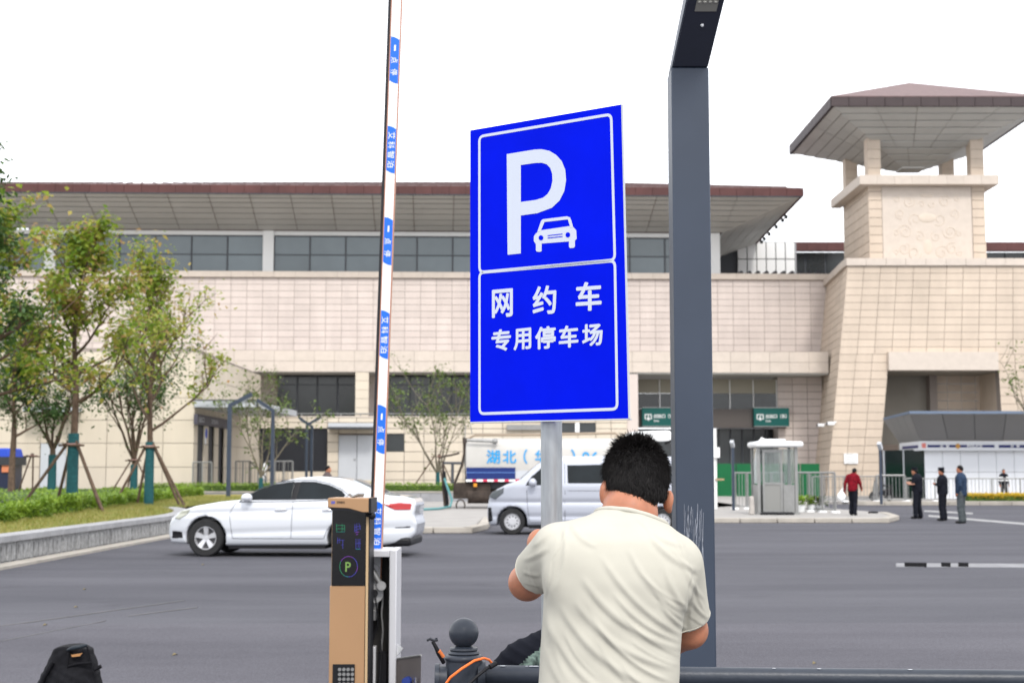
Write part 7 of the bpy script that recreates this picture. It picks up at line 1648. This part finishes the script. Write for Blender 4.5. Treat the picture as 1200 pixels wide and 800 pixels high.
t, J, s = person_small('person in black coat with white reflective bands standing against the white cabin', g_, math.radians(180), 1.62, {}, M_blackcloth, mat('dark_trousers', (0.03, 0.03, 0.032), 0.85), cap=False)
for z_ in (1.27, 1.10):
    mb = MB(); mb.lathe([(0.21, z_ * s - 0.035), (0.215, z_ * s + 0.035)], seg=20); mb.v = [(a * 0.98, b * 0.75, c) for a, b, c in mb.v]; mb.build('reflective_band', M_white, t, local=True, smooth=True)
    for sg in (-1, 1): mb = MB(); mb.tube([(sg * (0.18 + (1.38 - z_) * 0.24) * s, -0.01, z_ * s - 0.03), (sg * (0.18 + (1.38 - z_) * 0.24) * s, -0.01, z_ * s + 0.03)], 0.072, 12); mb.build('reflective_band', M_white, t, local=True, smooth=True)
person_small('person with short black hair walking behind the white sedan, only the head showing', (X_(383.5, 45), 45, 0.13), math.radians(-80), 1.62, {}, mat('dark_top', (0.08, 0.06, 0.06), 0.8), M_blackcloth)

# ================================================================== THE WORKER
MY = 3.72
wk = thing('person', 'man in cream t-shirt seen from behind fixing the sign pole, head bowed', 'person', (at(725, 700, MY).x, MY, 0))
A = lambda px, py, Y: np.array(at(px, py, Y))
hdc = A(744.5, 559, 3.86)
shL, shR = A(655, 645, 3.72), A(794, 667, 3.745)
elL, elR = A(617.5, 682, 3.93), A(808, 738, 3.85)
haL = A(651, 656, 4.11) 
haR = A(740, 776, 4.08)
BH = 0.0065
# --- skin: one continuous body
lo = (-0.04, 3.45, 0.72); hi = (0.58, 4.28, 1.66)
F = Field(lo, hi, BH)
rot = Matrix.Rotation(math.radians(10), 4, 'Y') @ Matrix.Rotation(math.radians(-28), 4, 'X')
F.ell(hdc + np.array([0, 0.01, -0.005]), (0.077, 0.092, 0.098), 0.0, rot)
F.ell(hdc + np.array([0.012, 0.075, -0.055]), (0.055, 0.05, 0.06), 0.03, rot)
F.ell(hdc + np.array([0.016, 0.135, -0.055]), (0.014, 0.02, 0.024), 0.012)         # nose
for q in (-1, 1): F.ell(hdc + np.array([0.014 + q * 0.03, 0.112, -0.01]), (0.014, 0.01, 0.009), 0.004)   # eyelids
F.ell(hdc + np.array([0.016, 0.118, -0.095]), (0.024, 0.012, 0.009), 0.006)         # mouth
eL, eR = A(707.0, 576, 3.84), A(784.5, 588, 3.86)
for c_, q in ((eL, -1), (eR, 1)):
    F.ell(c_ + np.array([-q * 0.003, 0, 0.004]), (0.012, 0.021, 0.029), 0.008, Matrix.Rotation(q * 0.35, 4, 'Z') @ Matrix.Rotation(0.16, 4, 'Y'))
    F.ell(c_ + np.array([q * 0.000, 0.006, -0.018]), (0.008, 0.012, 0.014), 0.008)
F.cap(A(738, 600, 3.80), A(744, 570, 3.855), 0.069, 0.058, 0.015); F.cap(A(735, 640, 3.79), A(738, 602, 3.80), 0.055, 0.066, 0.03)
F.cap(A(668, 652, 3.745), A(775, 664, 3.75), 0.045, 0.042, 0.02); F.cap(A(725, 665, 3.75), A(715, 790, 3.75), 0.10, 0.10, 0.05)
F.cap(A(715, 790, 3.74), A(715, 850, 3.74), 0.10, 0.11, 0.03)
F.cap(shL, elL, 0.052, 0.047, 0.03); F.cap(elL, lerp(elL, haL, 0.35), 0.046, 0.044, 0.02); F.cap(lerp(elL, haL, 0.35), haL, 0.043, 0.027, 0.02)
F.cap(shR, elR, 0.044, 0.046, 0.015); F.cap(elR, lerp(elR, haR, 0.4), 0.045, 0.041, 0.02); F.cap(lerp(elR, haR, 0.4), haR, 0.04, 0.027, 0.02)
# left hand closed round the pole: palm behind-left of the pole, fingers curling over its left side
pole = np.array([pxm, PY_, 0.0])
def hand(F, wrist, palm_c, z0, wrap0, wrap1, sgn, pr):
    F.cap(wrist, palm_c, 0.026, 0.03, 0.02); F.ell(palm_c, (0.028, 0.03, 0.042), 0.02)
    for k in range(4):
        z = z0 + 0.031 - k * 0.0205; L = (0.98, 1.08, 1.02, 0.84)[k]; pts = []
        for j in range(5): a = wrap0 + (wrap1 - wrap0) * L * j / 4; pts.append(np.array([pole[0] + pr * math.cos(a), pole[1] + pr * math.sin(a), z - 0.002 * j]))
        prev = palm_c + np.array([0, 0, (1.5 - k) * 0.018])
        for j, p in enumerate(pts):
            F.cap(prev, p, 0.0105 - 0.0006 * j, 0.0100 - 0.0006 * j, 0.004); prev = p
    F.cap(palm_c + np.array([0.0, 0.0, 0.02]), np.array([pole[0] - pr * 0.75 * -sgn, pole[1] - pr * 0.8, z0 + 0.03]), 0.013, 0.011, 0.006)
    F.cap(np.array([pole[0] - pr * 0.75 * -sgn, pole[1] - pr * 0.8, z0 + 0.03]), np.array([pole[0] + pr * 0.1, pole[1] - pr * 1.02, z0 + 0.035]), 0.011, 0.0095, 0.003)
zh = at(629, 637, 4.15).z
hand(F, haL, np.array([pole[0] - 0.040, pole[1] - 0.038, zh]), zh, math.radians(205), math.radians(40), 1, 0.043)
# right hand lower on the pole
zh2 = haR[2] - 0.02
palmR = np.array([pole[0] + 0.075, pole[1] - 0.03, zh2])
F.cap(haR, palmR, 0.026, 0.028, 0.02); F.ell(palmR, (0.045, 0.026, 0.04), 0.02)
for k in range(4):
    z = zh2 + 0.03 - k * 0.02; prev = palmR + np.array([-0.02, 0.01, (1.5 - k) * 0.018]); L = (0.95, 1.05, 1.0, 0.85)[k]
    for j in range(4):
        a = math.radians(-20 + 80 * L * j / 3); p = np.array([pole[0] + 0.043 * math.cos(a), pole[1] + 0.043 * math.sin(a), z]); F.cap(prev, p, 0.0105, 0.0095, 0.004); prev = p
F.cap(palmR + np.array([-0.01, -0.01, 0.02]), np.array([pole[0] + 0.01, pole[1] - 0.045, zh2 + 0.05]), 0.013, 0.010, 0.006)
field_body(F, 'body', M_skin, wk, local=False)
# --- t-shirt
prof_py = np.array([590, 597, 604, 611, 620, 632, 645, 660, 680, 700, 720, 740, 770, 800, 840, 880])
pl_ = np.array([712, 704, 697, 668, 650, 642, 639, 638, 637, 637, 636, 634.5, 633, 631, 630, 630])
pr2 = np.array([768, 769, 773, 779, 789, 800, 806, 809, 810, 806, 801, 798, 796, 794.5, 795, 797])
hdp = np.array([0.06, 0.065, 0.072, 0.085, 0.10, 0.112, 0.120, 0.126, 0.132, 0.135, 0.135, 0.134, 0.132, 0.130, 0.132, 0.135])
cyp = np.array([3.80, 3.79, 3.78, 3.765, 3.755, 3.745, 3.74, 3.735, 3.73, 3.73, 3.73, 3.73, 3.73, 3.725, 3.725, 3.725])
zz_ = np.array([at(700, p, 3.73).z for p in prof_py]); xl_ = np.array([at(p, q, 3.73).x for p, q in zip(pl_, prof_py)]); xr_ = np.array([at(p, q, 3.73).x for p, q in zip(pr2, prof_py)])
o_ = np.argsort(zz_); zz_, xl_, xr_, hdp, cyp = zz_[o_], xl_[o_], xr_[o_], hdp[o_], cyp[o_]
def torso(x, y, z):
    a = np.interp(z, zz_, xl_); b = np.interp(z, zz_, xr_); hd2 = np.interp(z, zz_, hdp); cy = np.interp(z, zz_, cyp)
    cx = (a + b) / 2; hw2 = (b - a) / 2; u = np.abs(x - cx) / hw2; v = np.abs(y - cy) / hd2; r = (u ** 2.5 + v ** 2.5) ** (1 / 2.5)
    d = (r - 1) * np.minimum(hw2, hd2) * 0.9
    return np.maximum(d, np.maximum(z - zz_[-1], zz_[0] - z))
Fs = Field((-0.06, 3.5, 0.80), (0.60, 4.08, 1.46), 0.0047)
Fs.union(torso, (-0.05, 3.5, 0.8), (0.6, 4.0, 1.46), 0)
Fs.cap(A(666, 641, 3.73), A(735, 627, 3.755), 0.060, 0.080, 0.03); Fs.cap(A(735, 627, 3.755), A(782, 656, 3.75), 0.080, 0.064, 0.03)
Fs.ell(A(682, 668, 3.665), (0.085, 0.05, 0.10), 0.05); Fs.ell(A(765, 676, 3.665), (0.085, 0.05, 0.10), 0.05)     # shoulder blades
Fs.cap(A(652, 640, 3.73), lerp(shL, elL, 0.72), 0.060, 0.066, 0.025); Fs.cap(A(794, 660, 3.745), lerp(shR, elR, 0.86), 0.068, 0.061, 0.02)
# cut the sleeve ends square to the arm
def hem(a, b, t_):
    d = (b - a) / np.linalg.norm(b - a); p = a + (b - a) * t_
    return lambda x, y, z: -((x - p[0]) * d[0] + (y - p[1]) * d[1] + (z - p[2]) * d[2])
hL = lerp(shL, elL, 0.70); hR = lerp(shR, elR, 0.84)
f1, f2 = hem(shL, elL, 0.66), hem(shR, elR, 0.80)
Fs.cut(lambda x, y, z: np.maximum(-(-f1(x, y, z)) * 1.0, np.sqrt((x - elL[0]) ** 2 + (y - elL[1]) ** 2 + (z - elL[2]) ** 2) - 0.17) if False else np.maximum(f1(x, y, z), np.sqrt((x - elL[0]) ** 2 + (y - elL[1]) ** 2 + (z - elL[2]) ** 2) - 0.16), elL - 0.2, elL + 0.2)
Fs.cut(lambda x, y, z: np.maximum(f2(x, y, z), np.sqrt((x - elR[0]) ** 2 + (y - elR[1]) ** 2 + (z - elR[2]) ** 2) - 0.11), elR - 0.2, elR + 0.2)
# neck opening and collar ridge
ncA, ncB = A(739, 606, 3.75), A(746, 560, 3.85)
nd = (ncB - ncA) / np.linalg.norm(ncB - ncA); ncp = A(737, 602, 3.75); nrm = np.array([0.22, 0.30, 0.92]); nrm = nrm / np.linalg.norm(nrm)
Fs.cut(lambda x, y, z: -((x - ncp[0]) * nrm[0] + (y - ncp[1]) * nrm[1] + (z - ncp[2]) * nrm[2]) , ncp - 0.13, ncp + 0.16)
V, Q = Fs.mesh()
# cloth folds: computed on the surface as displacement along the normal
def vnormals(V, Q):
    a = V[Q[:, 0]]; b = V[Q[:, 1]]; c = V[Q[:, 2]]; d = V[Q[:, 3]]; n = np.cross(c - a, d - b); N = np.zeros_like(V)
    for k in range(4): np.add.at(N, Q[:, k], n)
    return N / (np.linalg.norm(N, axis=1)[:, None] + 1e-12)
def smooth_mesh(V, Q, it=3):
    E = np.concatenate([Q[:, [0, 1]], Q[:, [1, 2]], Q[:, [2, 3]], Q[:, [3, 0]]]); 
    for _ in range(it):
        S = np.zeros_like(V); W_ = np.zeros(len(V)); np.add.at(S, E[:, 0], V[E[:, 1]]); np.add.at(S, E[:, 1], V[E[:, 0]]); np.add.at(W_, E[:, 0], 1); np.add.at(W_, E[:, 1], 1); V = lerp(V, S / W_[:, None], 0.5)
    return V
V = smooth_mesh(V, Q, 8); N_ = vnormals(V, Q)
px_ = 600 + V[:, 0] / V[:, 1] * F_CONST
py_ = 555 - (V[:, 2] - CAMZ) / V[:, 1] * F_CONST
def fold(ax_, ay_, bx_, by_, w_, amp, curve=0.0):
    """a soft ridge on the cloth from a to b (in shirt coordinates), width w_"""
    dx, dy = bx_ - ax_, by_ - ay_; L = math.hypot(dx, dy); ux, uy = dx / L, dy / L; s = ((px_ - ax_) * ux + (py_ - ay_) * uy) / L; d = (px_ - ax_) * -uy + (py_ - ay_) * ux - curve * (4 * s * (1 - s))
    e = np.clip(1 - np.abs(2 * s - 1) ** 4, 0, 1) * (s > 0) * (s < 1); prof = np.exp(-(d / w_) ** 2) - 0.55 * np.exp(-((d - 1.7 * w_) / (1.2 * w_)) ** 2); return amp * e * prof
D = np.zeros(len(V)); backface = np.clip(-N_[:, 1] * 2.0 + 0.2, 0, 1)
FL = [(703, 648, 799, 742, 3.6, .0042, 10), (735, 640, 800, 715, 3.2, .0032, 9), (680, 672, 796, 757, 4.2, .0048, 14), (672, 700, 790, 778, 4.2, .0042, 15), (655, 705, 765, 800, 4.4, .0042, 14),
      (645, 728, 715, 812, 4.0, .0034, 10), (716, 690, 797, 748, 3.0, .0036, 9), (690, 712, 780, 792, 3.2, .0032, 12), (640, 700, 668, 800, 4.5, .0028, 6), (778, 660, 806, 716, 3.4, .0035, 5),
      (756, 618, 820, 668, 3.2, .0032, 8), (745, 604, 800, 640, 2.6, .0024, 5), (770, 700, 803, 735, 2.6, .0030, 3), (660, 612, 650, 690, 3.2, .0028, -6), (668, 610, 700, 640, 3.0, .0020, 5), (612, 668, 634, 672, 2.4, .0028, 1), (612, 655, 642, 640, 2.6, .0026, 2), (622, 640, 650, 616, 2.6, .0022, 2),
      (816, 668, 806, 735, 2.6, .0030, 3), (800, 660, 823, 700, 2.6, .0028, 3), (808, 700, 828, 722, 2.2, .0026, 2), (640, 755, 690, 830, 4.4, .0030, 8), (725, 770, 786, 812, 3.2, .003, 8), (700, 745, 760, 810, 3.4, .0028, 9)]
FL += [(762, 688, 801, 724, 1.7, .0020, 3), (748, 668, 803, 706, 1.8, .0020, 5), (720, 706, 797, 765, 1.9, .0020, 8), (700, 730, 788, 795, 2.0, .0018, 9), (690, 690, 740, 735, 1.9, .0012, 5), (736, 745, 794, 775, 1.8, .0018, 4), (620, 662, 632, 690, 1.6, .0016, 2), (614, 680, 634, 684, 1.5, .0014, 1),
       (660, 735, 700, 790, 2.0, .0014, 5), (812, 680, 824, 715, 1.6, .0016, 2), (803, 716, 824, 730, 1.5, .0014, 1), (785, 640, 818, 672, 1.8, .0016, 3)]
for f_ in FL: D += fold(*f_)
# stitched armhole and shoulder seams
for f_ in [(668, 609, 647, 655, 1.3, -.0016, -3), (647, 653, 640, 700, 1.3, -.0014, -1), (793, 628, 812, 668, 1.3, -.0016, 3), (812, 666, 804, 722, 1.3, -.0014, 3)]: D += fold(*f_)
D += 0.0011 * (np.sin(px_ * 0.11 + py_ * 0.05 + 1.5 * np.sin(py_ * 0.043)) + 0.6 * np.sin(px_ * 0.07 - py_ * 0.13 + 2 * np.sin(px_ * 0.03)))
V = V + N_ * (D * 0.95 * (0.35 + 0.65 * backface))[:, None]
M_shirt = mat('cream_cotton_shirt', (0.45, 0.433, 0.373), 0.95, var=0.02, vscale=3, bump=0.12, bscale=900, spec=0.1)
shirt = nmesh('shirt', V, Q, M_shirt, wk)
# collar band and hems
def loop_on(pn, nn_, rad, name, r_, off=0.0, field=None, ctr=None):
    """ring where a plane meets the shirt's field"""
    ctr = np.array(ctr if ctr is not None else pn); nn_ = nn_ / np.linalg.norm(nn_); u = np.cross(nn_, [0.3, 0.1, 1.0]); u /= np.linalg.norm(u); v = np.cross(nn_, u); pts = []
    fl = field; 
    for k in range(48):
        a = 2 * PI * k / 48; d = u * math.cos(a) + v * math.sin(a); rr = 0.02; last = None
        while rr < rad:
            p = ctr + d * rr; ii_ = ((p - fl.b) / fl.h).round().astype(int); ii_ = np.clip(ii_, 0, np.array(fl.n) - 1)
            if fl.d[tuple(ii_)] > 0.0: break
            rr += 0.002
        pts.append(ctr + d * (rr + off))
    P = np.array(pts)
    for _ in range(3): P = (np.roll(P, 1, 0) + P * 2 + np.roll(P, -1, 0)) / 4
    mb = MB(); L_ = [Vector(p) for p in P] + [Vector(P[0]), Vector(P[1])]; mb.tube(L_, r_, 8, cap=False); return mb.build(name, M_shirt, wk, smooth=True)
nrm2 = nrm
loop_on(ncp, nrm, 0.11, 'collar_band', 0.0075, -0.004, Fs, ncp - nrm * 0.006)
dL = (elL - shL) / np.linalg.norm(elL - shL); dR = (elR - shR) / np.linalg.norm(elR - shR)
pL = shL + (elL - shL) * 0.66 - dL * 0.008; pR = shR + (elR - shR) * 0.80 - dR * 0.008
loop_on(pL, dL, 0.09, 'sleeve_hem', 0.0018, -0.002, Fs); loop_on(pR, dR, 0.09, 'sleeve_hem', 0.0018, -0.001, Fs)
# --- hair: cap of hair plus many short strands
Fh = Field((hdc[0] - 0.14, hdc[1] - 0.15, hdc[2] - 0.14), (hdc[0] + 0.14, hdc[1] + 0.16, hdc[2] + 0.16), 0.005)
hc = hdc + np.array([0.001, -0.002, 0.008])
Fh.ell(hc, (0.0835, 0.097, 0.092), 0, rot); Fh.ell(hc + np.array([0.004, -0.052, -0.042]), (0.071, 0.066, 0.068), 0.03)
# hairline: lower edge tilts down to the right and to the nape
Fh.cut(lambda x, y, z: z - (hc[2] - 0.058 - 0.20 * (x - hc[0]) + 1.4 * np.maximum(0, y - hc[1] + 0.02) - 0.010 * np.exp(-((x - hc[0] - 0.012) / 0.04) ** 2) + 0.004 * np.sin(x * 230) + 0.003 * np.sin(x * 97 + 1)), None, None)
Vh, Qh = Fh.mesh(); Vh = smooth_mesh(Vh, Qh, 2); Nh = vnormals(Vh, Qh)
Vh2 = Vh + Nh * (0.0022 * np.sin(Vh[:, 0] * 260 + 3 * np.sin(Vh[:, 2] * 90)) * np.sin(Vh[:, 1] * 180))[:, None]
hair = nmesh('hair', Vh2, Qh, M_hair, wk)
rng = np.random.default_rng(5); ns = 16000; idx = rng.integers(0, len(Vh), ns); P = Vh[idx] + rng.normal(0, 0.002, (ns, 3)); Nn = Nh[idx]
zrel = (P[:, 2] - hc[2]) / 0.1
down = np.array([0, -0.3, -1.0]); tang = down - Nn * (Nn @ down)[:, None]; tang /= (np.linalg.norm(tang, axis=1)[:, None] + 1e-6)
upw = np.clip(zrel, 0, 1)[:, None]; crown = np.array([-0.25, 0.1, 1.0])
dirn = Nn * (0.14 + 0.35 * upw) + tang * (1.0 - 0.85 * upw) + crown * (0.9 * np.clip(zrel - 0.55, 0, 1)[:, None]) + rng.normal(0, 0.28, (ns, 3)); dirn /= np.linalg.norm(dirn, axis=1)[:, None]
ln = np.where(zrel > 0.6, rng.uniform(0.010, 0.022, ns), np.where(zrel > -0.2, rng.uniform(0.012, 0.024, ns), rng.uniform(0.005, 0.012, ns)))
pxh = 600 + P[:, 0] / P[:, 1] * F_CONST
tuft = (zrel > 0.72) & (pxh > 722) & (pxh < 760); ln = np.where(tuft, ln * 1.7, ln)
sd_ = np.cross(dirn, [0.1, 1, 0.05]); sd_ /= np.linalg.norm(sd_, axis=1)[:, None]; wd_ = rng.uniform(0.0006, 0.0013, ns)[:, None]
bend = np.stack([np.full(ns, 0.0), np.full(ns, 0.0), -0.15 * ln], 1)
Vs = np.empty((ns, 4, 3)); Vs[:, 0] = P - sd_ * wd_; Vs[:, 1] = P + sd_ * wd_; Vs[:, 2] = P + dirn * ln[:, None] + bend + sd_ * wd_ * 0.15; Vs[:, 3] = P + dirn * ln[:, None] + bend - sd_ * wd_ * 0.15
o = nmesh('hair_strands', Vs.reshape(-1, 3), np.arange(ns * 4).reshape(-1, 4), M_hair, wk, smooth=False); o['kind'] = 'stuff'
# short stubble on the nape fading into the skin
ns2 = 2600; Pn = np.stack([rng.uniform(-0.06, 0.07, ns2), np.zeros(ns2), rng.uniform(-0.085, -0.045, ns2)], 1)
# --- trousers and shoes below the frame
M_denim = mat('dark_denim', (0.03, 0.035, 0.05), 0.85, var=0.2, vscale=20)
Ft = Field((-0.02, 3.45, 0.0), (0.56, 4.1, 1.0), 0.012)
hx = at(714, 800, 3.73).x
Ft.ell((hx, 3.73, 0.90), (0.175, 0.135, 0.13), 0)
for sg in (-1, 1): Ft.cap((hx + sg * 0.09, 3.73, 0.88), (hx + sg * 0.12, 3.77, 0.48), 0.098, 0.07, 0.03); Ft.cap((hx + sg * 0.12, 3.77, 0.48), (hx + sg * 0.13, 3.72, 0.09), 0.07, 0.062, 0.01)
field_body(Ft, 'trousers', M_denim, wk, local=False)
for sg in (-1, 1): mb = MB(); mb.ball((hx + sg * 0.13, 3.79, 0.05), (0.05, 0.14, 0.05), 16, 10); mb.build('shoe', M_shoe, wk, smooth=True)

# ================================================================== BLACK JACKET over the rail, BACKPACK
jk = thing('black_jacket', 'black jacket with pale green print bundled over the rail behind the sign pole', 'jacket', (0.05, 5.15, 0.8))
Fj = Field((-0.14, 4.98, 0.45), (0.34, 5.42, 0.98), 0.008)
Fj.cap(at(590, 781, 5.15), at(640, 762, 5.17), 0.03, 0.075, 0.04); Fj.cap(at(612, 775, 5.16), at(650, 775, 5.2), 0.07, 0.09, 0.05); Fj.cap((0.0, 5.15, 0.78), (0.06, 5.17, 0.55), 0.06, 0.05, 0.05)
V, Q = Fj.mesh(); V = smooth_mesh(V, Q, 2); Nj = vnormals(V, Q); q_ = V[:, 0] * 0.8 + V[:, 2] * 0.9; V = V + Nj * (0.0045 * (1 - np.abs(np.sin(q_ * 48 + 3 * np.sin(V[:, 2] * 14)))) ** 1.5)[:, None]
nmesh('jacket_body', V, Q, M_blackcloth, jk)
# printed leaves on the jacket: thin pieces hugging the surface
pr3 = V[:, 0]; pxj = 600 + V[:, 0] / V[:, 1] * F_CONST; pyj = 555 - (V[:, 2] - CAMZ) / V[:, 1] * F_CONST
fc = Q[((pxj[Q].mean(1) - 603) * 0.85 > (779 - pyj[Q].mean(1))) & (pyj[Q].mean(1) > 755 + 3 * np.sin(pxj[Q].mean(1))) & (Nj[Q[:, 0], 1] < 0.15)]
us_ = np.unique(fc); mp = np.full(len(V), -1); mp[us_] = np.arange(len(us_))
if len(fc): nmesh('leaf_print', (V + Nj * 0.0015)[us_], mp[fc], mat('pale_green_print', (0.012, 0.016, 0.018), 0.8, var=0.5, vscale=38, col2=(0.24, 0.33, 0.28), detail=2, spec=0.1), jk)
KB = 9.0
kc = at(84, 790, KB); bp = thing('backpack', 'black backpack with orange label standing on the asphalt', 'backpack', (kc.x, KB, 0))
Fb = Field((kc.x - 0.32, KB - 0.28, -0.02), (kc.x + 0.32, KB + 0.28, 0.52), 0.009)
zt7 = at(84, 755, KB).z
def pack(x, y, z):
    hw2 = np.interp(z, [0, 0.12, 0.24, 0.34, zt7 - 0.03, zt7], [0.225, 0.22, 0.18, 0.145, 0.115, 0.09]); cx = kc.x + np.interp(z, [0, 0.2, zt7], [-0.02, -0.01, 0.008]); hd2 = np.interp(z, [0, 0.2, zt7], [0.14, 0.13, 0.09])
    r = ((np.abs(x - cx) / hw2) ** 3 + (np.abs(y - KB) / hd2) ** 3) ** (1 / 3); return np.maximum((r - 1) * 0.12, z - zt7 + 0.09 * ((np.abs(x - cx) / 0.12) ** 3).clip(0, 2) * 0.35)
Fb.union(pack, (kc.x - 0.3, KB - 0.2, 0.0), (kc.x + 0.3, KB + 0.2, 0.5), 0)
Fb.ell((kc.x + 0.02, KB - 0.12, 0.17), (0.13, 0.05, 0.14), 0.03)
V, Q = Fb.mesh(); V = smooth_mesh(V, Q, 2); Nb = vnormals(V, Q); V = V + Nb * (0.004 * np.sin(V[:, 0] * 55 + 4 * np.sin(V[:, 2] * 22)) * np.sin(V[:, 2] * 45 + 2))[:, None]
M_nylon = mat('black_nylon', (0.008, 0.008, 0.010), 0.75, spec=0.1, var=0.3, vscale=30, bump=0.2, bscale=300)
nmesh('bag_body', V, Q, M_nylon, bp)
def BP(px, py, d=0.0): return at(px, py, KB - 0.12 + d)
mb = MB(); mb.tube([BP(80, 761, 0.02), BP(84, 759.5, -0.02), BP(93, 757.5, -0.02), BP(101, 755.5, 0.02)], [0.010, 0.014, 0.014, 0.009], 10); mb.build('grab_handle', mat('blue_black_webbing', (0.012, 0.018, 0.025), 0.5), bp, smooth=True)
mb = MB(); mb.slab([BP(85, 769), BP(94, 768), BP(97, 764.5), BP(84, 766.5)], (0, -0.012, 0)); mb.build('orange_label', mat('tan_orange_label', (0.36, 0.18, 0.07), 0.7), bp)
for pts, r_ in (([(81, 760), (79, 775), (80, 792), (76, 806)], 0.006), ([(102, 757), (106, 772), (112, 790)], 0.006), ([(80, 780), (92, 777), (108, 776)], 0.008), ([(111, 784), (118.5, 780)], 0.012), ([(62, 775), (52, 792), (46, 806)], 0.014)):
    mb = MB(); mb.tube([BP(a, b) for a, b in pts], r_, 8); mb.build('strap', M_nylon, bp, smooth=True)
flush_rest()
